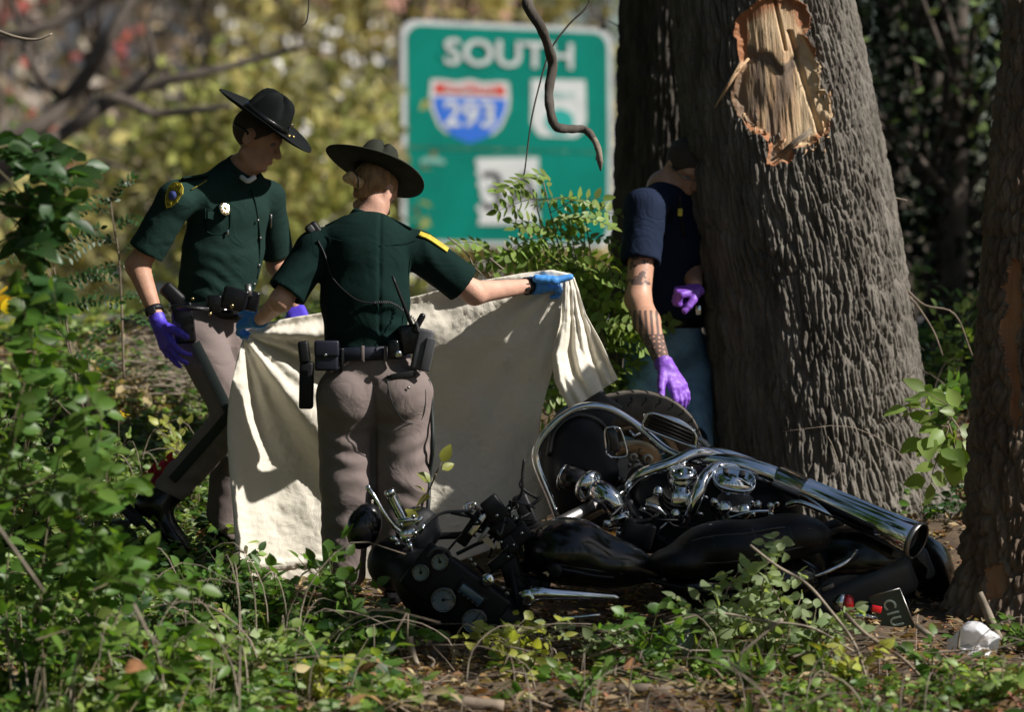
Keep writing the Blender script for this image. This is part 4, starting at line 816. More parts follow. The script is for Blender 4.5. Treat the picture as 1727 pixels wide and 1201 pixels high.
# ------------------------------------------------------------------ 2. trooper holding the blanket, seen from behind
FRW = P(893, 482, -.27); FLW = P(437, 540, -.38)
def build_trooper_right():
    y0 = -.62; g = P(628, 985, y0)
    th = thing('person', 'trooper with fair hair in a bun, seen from behind, holding the blanket', 'person', g)
    nk = P(618, 378, -.57); LS = P(533, 420, y0+.02); RS = P(708, 424, y0+.05); fw = nrm((.10, 1, 0)); hc = P(632, 322, -.52); hf = nrm((.50, .70, -.50)); hu = nrm((.30, .36, .88))
    hd, M, q = head_sdf(hc, hf, hu, .97)
    LE = P(474, 507, -.66); RE = P(800, 494, -.50); LW, RW = FLW, FRW
    body = U([U([hd, C(P(634, 345, -.56), nk, .050, .058)], .02), C(nk, P(618, 440, y0), .06, .11, fw, 1.35), C(P(618, 440, y0), P(622, 600, y0), .11, .12, fw, 1.3),
              C(LS, LE, .046, .040), C(LE, LW, .042, .025), C(RS, RE, .046, .041), C(RE, RW, .043, .026, (0, 0, 1), .95)], .025)
    b = organic('body', body, *bounds([LE, RE, LW, RW, q(0, 0, .13), P(622, 600, y0)], .13), .0078, M_skin2, th, lambda v: .0008*vn(v*30, 3))
    for sg in (1, -1): part('eye', lathe([(0, -.011), (.008, -.008), (.0115, 0), (.008, .008), (0, .011)], q(.076, sg*.030, .004), hf, 12), M_eye, b)
    # hair, swept up to a bun under the brim
    hb = CUT(U([E(q(-.012, 0, .028), (.097, .0775, .086), M), C(q(-.060, .0, -.050), q(-.055, 0, .0), .022, .034)], .03), lambda p: (p-q(.004, 0, -.026))@(-(M[2]*.62-M[0]*.78)))
    v, F = iso(hb, *bounds([q(0, 0, .0)], .14), .005, 1)
    cc = q(-.10, .02, .02); rr = np.linalg.norm(v-cc, axis=1); an = np.arctan2((v-cc)@M[2], (v-cc)@M[1])
    v = v+normals(v, F)*(.0020*np.sin(an*46+3*vn(v*20)))[:, None]
    h = part('hair', (v, F), M_hair, b)
    bc = P(590, 300, -.62); bun = U([E(bc, (.026, .020, .024)), C(bc, P(606, 309, -.60), .018, .020)], .01)
    v, F = iso(bun, bc-.06, bc+.06, .003, 1); q_ = v-bc; tw = np.arctan2(q_[:, 2], q_[:, 0]); v = v+normals(v, F)*(.0022*np.sin(tw*3+np.linalg.norm(q_, axis=1)*420))[:, None]
    part('hair_bun', (v, F), M_hairl, h)
    part('hair_tie', tube([P(598, 290, -.64), P(604, 300, -.645), P(604, 316, -.635)], .003, 6, sm=3), M_blackm, h)
    campaign_hat(th, q(.000, 0, .070)+V3(-.026, 0, .016), nrm((.36, .36, .86)), nrm((.50, .70, -.45)), .975, M_hat)
    # shirt
    ra = nrm(RE-RS); la = nrm(LE-LS)
    tor = U([C(P(618, 415, y0), P(617, 440, y0), .125, .150, fw, 1.4), C(P(617, 440, y0), P(616, 500, y0), .160, .165, fw, 1.42), C(P(616, 500, y0), P(617, 592, y0), .160, .152, fw, 1.30)], .03)
    sh = U([tor, C(P(600, 392, y0+.02), LS, .056, .066), C(P(640, 392, y0+.02), RS, .056, .066)], .045)
    sr = SUB(CUT(C(RS, RE+ra*.05, .072, .080), HP(RS+(RE-RS)*.80, ra)), CUT(C(RS, RE+ra*.1, .060, .066), HP(RS+(RE-RS)*.66, -ra)))
    sl = SUB(CUT(C(LS, LE+la*.05, .070, .078), HP(LS+(LE-LS)*.86, la)), CUT(C(LS, LE+la*.1, .057, .062), HP(LS+(LE-LS)*.70, -la)))
    colr = CUT(C(nk+V3(0, 0, -.02), P(624, 356, -.55), .072, .068), HP(P(622, 357, -.56), (.05, .35, 1)))
    colr = SUB(colr, C(P(618, 390, -.56), P(634, 330, -.54), .058, .060))
    sh = U([sh, sr, sl], .03)
    sh = CUT(sh, HP(P(616, 590, y0), (0, 0, -1)))
    def dsp(v): return (cloth_noise(v, .003, 7, 12)+wr_(v, P(735, 440, -.68), .11, (.75, 0, .65), .045, .006, 4)+wr_(v, P(505, 450, -.68), .09, (.5, 0, -.8), .045, .006, 5)
                        +wr_(v, P(615, 570, -.75), .14, (.1, 0, 1), .045, .007, 9)+wr_(v, P(680, 520, -.7), .10, (.5, 0, 1), .05, .004, 2)-.006*np.exp(-((v[:, 0]-P(640, 480, -.75)[0])/.006)**2)*(v[:, 1] < y0))
    s = organic('shirt', sh, *bounds([LS, RS, LE, RE, P(616, 590, y0), P(622, 356, -.56)], .17), .0070, M_shirt, th, dsp, 1)
    def on(px, py, up=.01, f=sh):
        y = np.linspace(-1., -.2, 500); pts = np.stack([P(px, py, t) for t in y]); d = f(pts); i = np.argmax(d < 0); return pts[i]+V3(0, -up, 0) if d.min() < 0 else P(px, py, -.7)
    ca_ = nrm(P(630, 352, -.56)-nk); part('collar', lathe([(.074, -.040), (.073, -.010), (.068, .020), (.0655, .028), (.0645, .02), (.068, -.01)], nk+ca_*.006, ca_, 36, (1, 0, 0), 1.05, .95, caps=False), M_shirt, s)
    # gold edged patch on the far sleeve, shoulder microphone, epaulettes
    pp = [on(px, py, .006) for px, py in ((706, 398), (722, 404), (740, 416), (754, 426))]
    n_ = nrm((.25, -.75, .6)); sv = []
    for a in pp: sv += [a-V3(-.2, 0, .9)*.004+V3(.0, -.0, .006), a+V3(.35, .3, .85)*.022]
    pa = part('sleeve_patch', (np.array(sv), [[i*2, i*2+1, i*2+3, i*2+2] for i in range(3)]), M_patch, s, smooth=False)
    part('patch_edge', tube([a+V3(0, -.003, .004) for a in pp], .005, 6, sm=3), M_gold if False else M_patch, pa)
    def top(px, y): z = np.linspace(1.9, 1.1, 500); x_ = P(px, 0, y)[0]; pt_ = np.stack([z*0+x_, z*0+y, z], 1); d_ = sh(pt_); return pt_[np.argmax(d_ < 0)]
    for a_, b_ in ((548, 585), (658, 696)):
        e0, e1 = top(a_, -.60), top(b_, -.60); ea = nrm(e1-e0); part('epaulette', rbox((e0+e1)/2+V3(0, 0, .003), (.045, .018, .004), (ea, (0, 1, 0), np.cross(ea, (0, 1, 0))), .003), M_shirt, s)
    mc = part('shoulder_microphone', rbox(P(530, 389, -.62), (.026, .022, .032), ((.8, 0, .6), (0, 1, 0), (-.6, 0, .8)), .012, 3), M_blackm, th)
    part('microphone_grille', rbox(P(524, 386, -.645), (.012, .004, .014), ((.8, 0, .6), (0, 1, 0), (-.6, 0, .8)), .004), M_dgrey, mc)
    cord = [on(px, py, .009) for px, py in ((536, 405), (548, 430), (562, 470), (600, 505), (635, 512))]
    part('microphone_cord', tube(cord, .0035, 6, sm=8), M_blackm, mc)
    for L_ in (((545, 398), (600, 412), (655, 414), (706, 404)), ((548, 425), (553, 470), (558, 520), (562, 565)), ((694, 425), (688, 470), (682, 520), (676, 565))): part('seam', tube([on(a, b_, .0015) for a, b_ in L_], .0016, 4, sm=5), M_shirt, s)
    # trousers
    LH = P(583, 665, y0); RH = P(678, 662, y0); LK = P(585, 815, y0-.01); RK = P(678, 815, y0); LA = P(580, 962, y0+.02); RA = P(664, 962, y0+.02)
    tr = U([C(P(620, 600, y0), P(628, 655, y0), .150, .170, fw, 1.30), E(P(588, 672, y0-.045), (.115, .118, .125)), E(P(672, 668, y0-.045), (.118, .118, .125)), C(LH, LK, .110, .096), C(LK, LA, .094, .082), C(RH, RK, .114, .102), C(RK, RA, .100, .086)], .022)
    tr = CUT(tr, HP(P(620, 590, y0), (0, 0, 1)))
    def dt(v): return (cloth_noise(v, .004, 7, 25)+wr_(v, P(590, 755, -.75), .13, (.25, 0, 1), .052, .011, 7)+wr_(v, P(690, 745, -.75), .13, (-.35, 0, 1), .055, .011, 3)
                       +wr_(v, P(575, 830, -.75), .12, (-.3, 0, 1), .055, .012, 11)+wr_(v, P(690, 840, -.75), .12, (.45, 0, 1), .06, .012, 13)+wr_(v, P(575, 900, -.7), .12, (.2, 0, 1), .06, .010, 17)
                       -.012*np.exp(-((v[:, 0]-P(630, 650, -.75)[0])/.010)**2)*(v[:, 1] < y0)*(v[:, 2] < P(0, 640, -.75)[2]))
    t = organic('trousers', tr, *bounds([LH, RH, LA, RA, P(620, 600, y0)], .20), .0078, M_trouser, th, dt, 1)
    for x0, x1 in (): part('inseam', tube([on(a, b_, .006, tr) for a, b_ in ((590, 740), (592, 790), (594, 850), (590, 900))], .003, 5, sm=3), M_stripe, t)
    part('trouser_stripe', tube([on(a, b_, .0, tr)+V3(.006, .01, 0) for a, b_ in ((719, 640), (725, 690), (727, 750), (722, 800), (719, 860), (714, 930))], .009, 6, sm=3), M_stripe, t)
    pk = [on(a, b_, .004, tr) for a, b_ in ((652, 637), (662, 680), (684, 712), (712, 706), (718, 660), (708, 622))]
    part('pocket_seam', tube(pk, .0018, 5, sm=4), M_stripe, t)
    part('pocket_opening', tube([on(652, 636, .003, tr), on(680, 634, .004, tr), on(708, 628, .003, tr)], .006, 6), M_stripe, t)
    part('button', snap(on(689, 654, .006, tr), (0, -1, 0), .006), M_steel, t)
    part('wallet', rbox(on(680, 633, .004, tr), (.048, .008, .012), ((1, 0, .18), (0, 1, 0), (-.18, 0, 1)), .004), M_leatherd, t)
    for px in (562, 612, 650): part('belt_loop', rbox(P(px, 597, y0-.128), (.006, .004, .030), None, .002), M_trouser, t)
    boot(th, LA+V3(0, 0, .01), (-.1, 1, 0), (0, 0, 1), .95); boot(th, RA+V3(0, 0, .01), (.25, 1, 0), (0, 0, 1), .95)
    # duty belt and kit
    be = part('duty_belt', lathe([(.157, -.026), (.164, -.023), (.164, .023), (.157, .026)], P(616, 596, y0), (-.04, 0, 1), 44, (1, .0, 0), 1.04, .80, caps=False), M_nylon, th)
    def bx(nm, px, py, y, h, ang, m, p_=be, bv=.010):
        c_, s_ = math.cos(ang), math.sin(ang); return part(nm, rbox(P(px, py, y), h, ((c_, 0, s_), (0, 1, 0), (-s_, 0, c_)), bv, 3), m, p_)
    hs = bx('holster', 517, 650, -.66, (.026, .040, .088), -.02, M_blackm); bx('pistol_grip', 513, 594, -.67, (.020, .035, .042), .1, M_blackm, hs)
    po = bx('pouch', 551, 602, -.755, (.044, .020, .052), 0, M_nylon); bx('pouch_flap', 551, 588, -.772, (.046, .012, .030), 0, M_nylon, po, .008)
    part('snap', snap(P(549, 599, -.788), (0, -1, .1), .007), M_chrome, po); bx('magazine_holder', 577, 607, -.75, (.008, .018, .045), 0, M_leather)
    ky = bx('key_holder', 664, 590, -.76, (.022, .014, .036), .1, M_leather); part('key', lathe([(0, .004), (.012, .004), (.014, 0), (0, -.001)], P(672, 597, -.785), (.2, -1, .2), 16), M_chrome, ky)
    ra_ = bx('radio', 712, 590, -.74, (.030, .026, .078), -.22, M_dgrey); bx('radio_battery', 722, 598, -.765, (.018, .010, .062), -.22, M_steel if False else M_dgrey, ra_, .004)
    bx('radio_case', 693, 572, -.72, (.040, .030, .055), .15, M_leather); bx('case_strap', 706, 545, -.74, (.012, .02, .04), -.5, M_leather, ra_)
    part('antenna', tube([P(694, 548, -.75), P(680, 512, -.78), P(662, 466, -.80)], [.0085, .0065, .005], 8, sm=4), M_blackm, ra_)
    cp = smoothpath([on(632, 511, .008), on(655, 510, .02), on(676, 520, .03), P(698, 538, -.80), P(706, 560, -.80)], 30)
    tg = np.gradient(cp, axis=0); tg /= np.linalg.norm(tg, axis=1)[:, None]; o1 = np.cross(tg, (0, 1, 0)); o2 = np.cross(tg, o1); ph = np.linspace(0, 2*np.pi*26, len(cp))
    part('radio_cord', tube(cp+.005*(np.cos(ph)[:, None]*o1+np.sin(ph)[:, None]*o2), .0022, 5), M_dgrey, ra_)
    # gloves
    d = nrm(P(935, 478, -.24)-RW)
    hf_, _ = hand_sdf(RW+d*.012, d, (.05, .6, -.8), 1, (.95, 1.0, 1.0, 1.05), 1.1, 1.0, (.95, .30, .05), .02, .02)
    thumb = [C(P(905, 470, -.30), P(935, 474, -.30), .017, .016), C(P(935, 474, -.30), P(962, 467, -.29), .0155, .0125)]
    gl = U([hf_, U(thumb, .01), CUT(C(RW-nrm(RW-RE)*.02, RW+d*.05, .037, .035), HP(RW, RE-RW))], .008)
    organic('glove', gl, *bounds([RW, P(960, 475, -.25)], .09), .0038, M_glove_b, th, lambda v: .0022*np.sin((v-RW)@nrm(V3(.8, 0, -.35))*260+2*vn(v*25, 2))*np.exp(-np.linalg.norm(v-RW-d*.05, axis=1)**2/.0032), 1)
    wd = nrm(RW-RE); wt = part('watch_band', lathe([(.032, -.010), (.035, -.009), (.035, .009), (.032, .010)], RW-wd*.012, wd, 24, caps=False), M_blackm, th)
    part('watch_case', rbox(RW-wd*.012+V3(0, -.034, -.004), (.015, .006, .015), (wd, (0, -1, 0), np.cross(wd, (0, -1, 0))), .003), M_leather, wt)
    d = nrm(P(416, 556, -.30)-LW)
    hf_, _ = hand_sdf(LW+d*.005, nrm(V3(-.75, .45, -.15)), (.3, .5, -1), -1, (.85, .9, .95, 1.0), 1.1, .92, (.5, .3, -.2), .3, .02)
    organic('glove', U([hf_, CUT(C(LW+nrm(LE-LW)*.02, LW, .036, .036), HP(LW+nrm(LE-LW)*.015, LE-LW))], .012), *bounds([LW], .17), .0038, M_glove_b, th, lambda v: .0015*vn(v*60, 3)-.0022*np.abs(vn(v*np.array((45, 45, 90)), 5)), 1)

# ------------------------------------------------------------------ 3. man behind the tree
def build_man():
    y0 = 1.08; th = thing('person', 'man in navy T-shirt and jeans with tattooed arm bending down behind the tree', 'person', P(1130, 880, y0))
    fw = nrm((.75, -.60, -.25)); nk = P(1122, 318, 1.0); RS = P(1088, 352, .80); LS = P(1180, 345, 1.08); pel = P(1122, 575, y0)
    hc = P(1157, 283, .99); hf = nrm((.38, -.74, -.52)); hu = nrm((.28, -.44, .85)); hd, M, q = head_sdf(hc, hf, hu, 1.02)
    RE = P(1076, 505, .66); RW = P(1118, 613, .34); LE = P(1168, 462, 1.02); LW = P(1172, 482, .84)
    body = U([U([hd, C(q(-.03, 0, -.07), nk, .056, .064)], .02), C(nk, P(1125, 420, y0), .08, .14), C(P(1125, 420, y0), pel, .14, .135), C(RS, RE, .060, .052), C(RE, RE+(RW-RE)*.35, .052, .053), C(RE+(RW-RE)*.35, RW, .053, .031), C(LS, LE, .05, .045), C(LE, LW, .045, .03)], .025)
    b = organic('body', body, *bounds([RE, RW, LE, nk, pel, q(0, 0, .14), q(.12, 0, -.1)], .15), .0085, M_tattoo, th, None)
    for sg in (1, -1): part('eye', lathe([(0, -.011), (.008, -.008), (.0115, 0), (.008, .008), (0, .011)], q(.080, sg*.032, .004), hf, 12), M_eye, b)
    hair = CUT(E(q(-.010, 0, .030), np.array((.104, .081, .091))*1.02, M), lambda p: (p-q(.035, 0, .0))@(-(M[2]*.75-M[0]*.66)))
    organic('hair', hair, *bounds([q(0, 0, .03)], .13), .006, M_hairm, b)
    gs = part('glasses', tube([q(-.012, -.084, .006), q(.06, -.078, .008), q(.098, -.058, .006), q(.108, -.03, .004), q(.11, 0, .006), q(.108, .03, .004), q(.098, .058, .006)], .0032, 6, sm=4), M_steel, b)
    # T-shirt
    ra = nrm(RE-RS)
    tor = U([C(P(1120, 352, 1.03), P(1120, 400, y0), .12, .165), C(P(1120, 400, y0), P(1124, 540, y0), .165, .155), C(P(1126, 335, .98), RS, .075, .078), C(P(1134, 335, 1.03), LS, .07, .07), C(LS, LS+(LE-LS)*.62, .068, .066)], .05)
    sl = SUB(CUT(C(RS, RE, .082, .086), HP(RS+(RE-RS)*.60, ra)), CUT(C(RS, RE, .068, .07), HP(RS+(RE-RS)*.48, -ra)))
    sh = SUB(U([tor, sl], .035), C(nk, q(-.02, 0, -.05), .062, .06)); sh = CUT(sh, HP(P(1124, 552, y0), (0, 0, -1)))
    def dsp(v): return cloth_noise(v, .004, 7, 31)+wr_(v, P(1088, 400, .8), .12, (.95, 0, .35), .032, .008, 4, 1.5)+wr_(v, P(1140, 430, .9), .12, (.9, 0, .2), .045, .006, 6)+wr_(v, P(1120, 530, .9), .12, (0, 0, 1), .04, .007, 6)
    s = organic('shirt', sh, *bounds([RS, LS, RE, P(1124, 545, y0)], .19), .0085, M_navy, th, dsp, 1)
    la = part('lanyard', tube([P(1146, 330, .80), P(1148, 362, .82), P(1154, 400, .86)], .010, 6, sm=3), M_blackm, th); part('lanyard_badge', rbox(P(1147, 358, .80), (.010, .004, .016), None, .003), M_patch, la)
    # jeans
    RH = P(1098, 600, y0-.05); LH = P(1160, 600, y0+.1); RK = P(1092, 745, .80); RA = P(1085, 875, 1.0); LK = P(1165, 745, .88); LA = P(1170, 866, 1.15)
    tr = U([C(P(1122, 545, y0), P(1124, 590, y0), .150, .16), C(RH, RK, .12, .09), C(RK, RA, .085, .075), C(LH, LK, .115, .09), C(LK, LA, .085, .075)], .03); tr = CUT(tr, HP(P(1122, 536, y0), (0, 0, 1)))
    t = organic('jeans', tr, *bounds([RH, LH, RA, LA, P(1122, 545, y0)], .19), .0105, M_denim, th, lambda v: cloth_noise(v, .005, 7, 41)+wr_(v, P(1090, 610, .9), .12, (.3, 0, 1), .05, .008, 3), 1)
    be = part('belt', lathe([(.158, -.020), (.164, -.018), (.164, .018), (.158, .020)], P(1123, 545, y0), (0, 0, 1), 40, caps=False), M_leather, th)
    part('belt_clip', rbox(P(1178, 523, .92), (.014, .01, .022), None, .006), M_chrome, be); part('pocket_edge', tube([P(1056, 548, .86), P(1075, 551, .82), P(1092, 548, .82)], .004, 5), M_white, t)
    boot(th, RA, (.4, -.9, 0), (0, 0, 1), 1.05); boot(th, LA, (.6, -.8, 0), (0, 0, 1), 1.05)
    # gloves
    d = nrm(P(1158, 672, .26)-RW)
    hf_, _ = hand_sdf(RW+d*.01, d, (-.25, .35, -.5), -1, (.35, .40, .42, .38), 1.12, 1.22, (.75, .62, .1), .18, .10)
    gl = U([hf_, CUT(C(RW-nrm(RW-RE)*.02, RW+d*.04, .042, .038), HP(RW-nrm(RW-RE)*.005, RE-RW))], .010)
    organic('glove', gl, *bounds([RW, P(1165, 690, .28)], .12), .0042, M_glove_p, th, lambda v: .0015*vn(v*60, 3)-.0022*np.abs(vn(v*np.array((45, 45, 90)), 5)), 1)
    hf_, _ = hand_sdf(P(1182, 488, .80), (-.85, -.35, -.1), (.2, .4, -.8), 1, (1.25, 1.3, 1.3, 1.3), 1.12, 1.1, (.6, .5, .4), .3, .02)
    organic('glove', hf_, *bounds([P(1170, 490, .78)], .16), .0045, M_glove_p, th, lambda v: .0015*vn(v*60, 3)-.0022*np.abs(vn(v*np.array((45, 45, 90)), 5)), 1)
def tattoo_material():
    m = mat('skin_tattooed', (.55, .30, .205), .5, var=.07, vscale=25); N = m.node_tree.nodes; L = m.node_tree.links; b = N['Principled BSDF']
    src = b.inputs['Base Color'].links[0].from_socket; tc = N.new('ShaderNodeTexCoord')
    off = N.new('ShaderNodeMapping'); L.new(tc.outputs['Object'], off.inputs[0])
    def mth(op, a, c=None, cl=False):
        k = N.new('ShaderNodeMath'); k.operation = op; k.use_clamp = cl
        for i, q in enumerate((a, c)):
            if q is None: continue
            if isinstance(q, (int, float)): k.inputs[i].default_value = q
            else: L.new(q, k.inputs[i])
        return k.outputs[0]
    sp = N.new('ShaderNodeSeparateXYZ'); L.new(tc.outputs['Object'], sp.inputs[0])
    wv = N.new('ShaderNodeTexWave'); wv.inputs['Scale'].default_value = 14; wv.inputs['Distortion'].default_value = 1.5; wv.inputs['Detail'].default_value = 1; wv.bands_direction = 'X'; L.new(tc.outputs['Object'], wv.inputs[0])
    stripes = mth('GREATER_THAN', wv.outputs[1], .5)
    vo = N.new('ShaderNodeTexVoronoi'); vo.inputs['Scale'].default_value = 52; vo.inputs['Randomness'].default_value = .25; L.new(tc.outputs['Object'], vo.inputs[0])
    stars = mth('GREATER_THAN', vo.outputs[0], .30)
    nz = N.new('ShaderNodeTexNoise'); nz.inputs['Scale'].default_value = 26; nz.inputs['Detail'].default_value = 3; L.new(tc.outputs['Object'], nz.inputs[0]); blob = mth('GREATER_THAN', nz.outputs[0], .54)
    z0 = P(0, 880, .98)[2]; z = lambda py, y: float(P(0, py, y)[2]-z0)
    def band(a, c): return mth('MULTIPLY', mth('GREATER_THAN', sp.outputs[2], min(a, c)), mth('LESS_THAN', sp.outputs[2], max(a, c)))
    fore_hi, mid, fore_lo = z(520, .75), z(560, .6), z(608, .48); up1, up2 = z(430, .9), z(478, .85)
    t = mth('ADD', mth('MULTIPLY', band(fore_hi, mid), stripes), mth('MULTIPLY', band(mid, fore_lo), stars)); t = mth('ADD', t, mth('MULTIPLY', band(up1, up2), blob), True)
    left = mth('LESS_THAN', sp.outputs[0], float(P(1128, 600, .6)[0]-P(1130, 0, .98)[0])); t = mth('MULTIPLY', t, left)
    t = mth('MULTIPLY', t, .82); mx = N.new('ShaderNodeMix'); mx.data_type = 'RGBA'; L.new(t, mx.inputs[0]); L.new(src, mx.inputs[6]); mx.inputs[7].default_value = (.055, .05, .055, 1); L.new(mx.outputs[2], b.inputs['Base Color'])
    return m
M_tattoo = tattoo_material()
build_trooper_left(); build_trooper_right(); build_man()

# ------------------------------------------------------------------ blanket
def build_blanket():
    def pw(u, tab): a = np.array(tab, float); return np.interp(u, a[:, 0], a[:, 1]), np.interp(u, a[:, 0], a[:, 2])
    nu, nv = 170, 150; u, v = np.meshgrid(np.linspace(0, 1, nu), np.linspace(0, 1, nv), indexing='ij')
    sm = lambda tab: [(k, *p) for k, p in zip(np.linspace(0, 1, 60), np.stack([np.interp(np.linspace(0, 1, 60), [q[0] for q in tab], [q[i] for q in tab]) for i in (1, 2)], 1))]
    tx, ty = pw(u, [(0, 413, 560), (.06, 440, 546), (.2, 500, 534), (.35, 580, 522), (.55, 700, 500), (.72, 795, 476), (.88, 885, 460), (.95, 930, 455), (1, 964, 462)])
    bx, by = pw(u, [(0, 398, 1010), (.1, 450, 1004), (.3, 560, 1000), (.6, 740, 960), (.8, 850, 920), (1, 940, 860)])
    px = tx*(1-v)+bx*v; py = ty*(1-v)+by*v
    px += (1-u)**3*(-22*np.sin(np.pi*np.clip(v*1.1, 0, 1))-6*np.sin(7*v)) + u**4*(-30*np.sin(np.pi*v)+14*np.sin(2*np.pi*v))
    y = -.26+.05*u+.09*np.sin(np.pi*u)*np.sin(np.pi*np.clip(v, 0, 1))+.06*v
    dl = np.hypot(px-415, py-560)/430; al = np.arctan2(py-560, px-405); dr = np.hypot(px-962, py-465)/430; ar = np.arctan2(py-465, 966-px)
    el = np.exp(-dl/.75); er = np.exp(-dr/.6)
    y += -.060*np.sin(al*8.0+.9+.6*dl)*np.clip(dl*2.2, 0, 1)*el*1.3 - .018*np.sin(al*21+1)*el*np.clip(dl*4, 0, 1)
    y += -.028*np.sin(ar*9+2.2)*np.clip(dr*2.5, 0, 1)*er - .012*np.sin(ar*23)*er*np.clip(dr*4, 0, 1)
    y += -.07*np.exp(-((u)/.035)**2)*np.clip(v*5, .3, 1)                                    # near edge rolls towards the lens
    y += .014*np.where(np.abs(py-957+(px-400)*.08) < 6, -1, 0)*(px < 560)                  # stitched hem
    q = np.stack([px*.02, py*.02, v*0], -1); y += .006*vn(q, 4)+.003*vn(q*2.7, 6)-.0035*np.abs(vn(q*4+3*vn(q*2, 8)[..., None], 7))+.0014*vn(q*11, 9)
    s = (y-CAMY)/FPX; V = np.stack([(px-863.5)*s, y, CAMZ+(480-py)*s], -1).reshape(-1, 3)
    idx = np.arange(nu*nv).reshape(nu, nv); F = np.stack([idx[:-1, :-1], idx[1:, :-1], idx[1:, 1:], idx[:-1, 1:]], -1).reshape(-1, 4)
    th = thing('blanket', 'large off-white blanket held up like a screen between the two gloved hands', 'blanket', (P(650, 1000, -.25)))
    a = part('blanket_sheet', (V, F), M_blanket, th); md = a.modifiers.new('thickness', 'SOLIDIFY'); md.thickness = .0025; md.offset = 0
    # the loose end hanging from the right hand
    nu, nv = 110, 130; u, v = np.meshgrid(np.linspace(0, 1, nu), np.linspace(0, 1, nv), indexing='ij')
    lx = np.interp(v, [0, .08, .35, .6, .8, 1], [950, 950, 944, 930, 936, 962]); ly = np.interp(v, [0, .08, .35, .6, .8, 1], [462, 480, 545, 600, 645, 692])
    rx = np.interp(v, [0, .08, .3, .6, 1], [968, 976, 988, 1014, 1042]); ry = np.interp(v, [0, .08, .3, .6, 1], [468, 490, 530, 578, 640])
    px = lx*(1-u)+rx*u; py = ly*(1-u)+ry*u
    w_ = np.clip(v*1.3, .12, 1); y = -.27+.20*u*w_-.02*v
    y += w_*(.026*np.sin(u*17+1.5*v+1.2*vn(np.stack([u*3, v*3, u*0], -1), 3))+.012*np.sin(u*33+3*v)) + .006*vn(np.stack([px*.05, py*.03, u*0], -1), 9)+.003*vn(np.stack([px*.13, py*.1, u*0], -1), 19)
    s = (y-CAMY)/FPX; V = np.stack([(px-863.5)*s, y, CAMZ+(480-py)*s], -1).reshape(-1, 3)
    idx = np.arange(nu*nv).reshape(nu, nv); F = np.stack([idx[:-1, :-1], idx[1:, :-1], idx[1:, 1:], idx[:-1, 1:]], -1).reshape(-1, 4)
    a = part('blanket_corner', (V, F), M_blanket, th); md = a.modifiers.new('thickness', 'SOLIDIFY'); md.thickness = .004; md.offset = 0
M_blanket = mat('blanket_cotton', (.82, .77, .66), .95, bump=.5, bscale=230, crease=.25, cscale=6, spec=.15, trans=.12, tint=(1, 1, 1))
build_blanket()
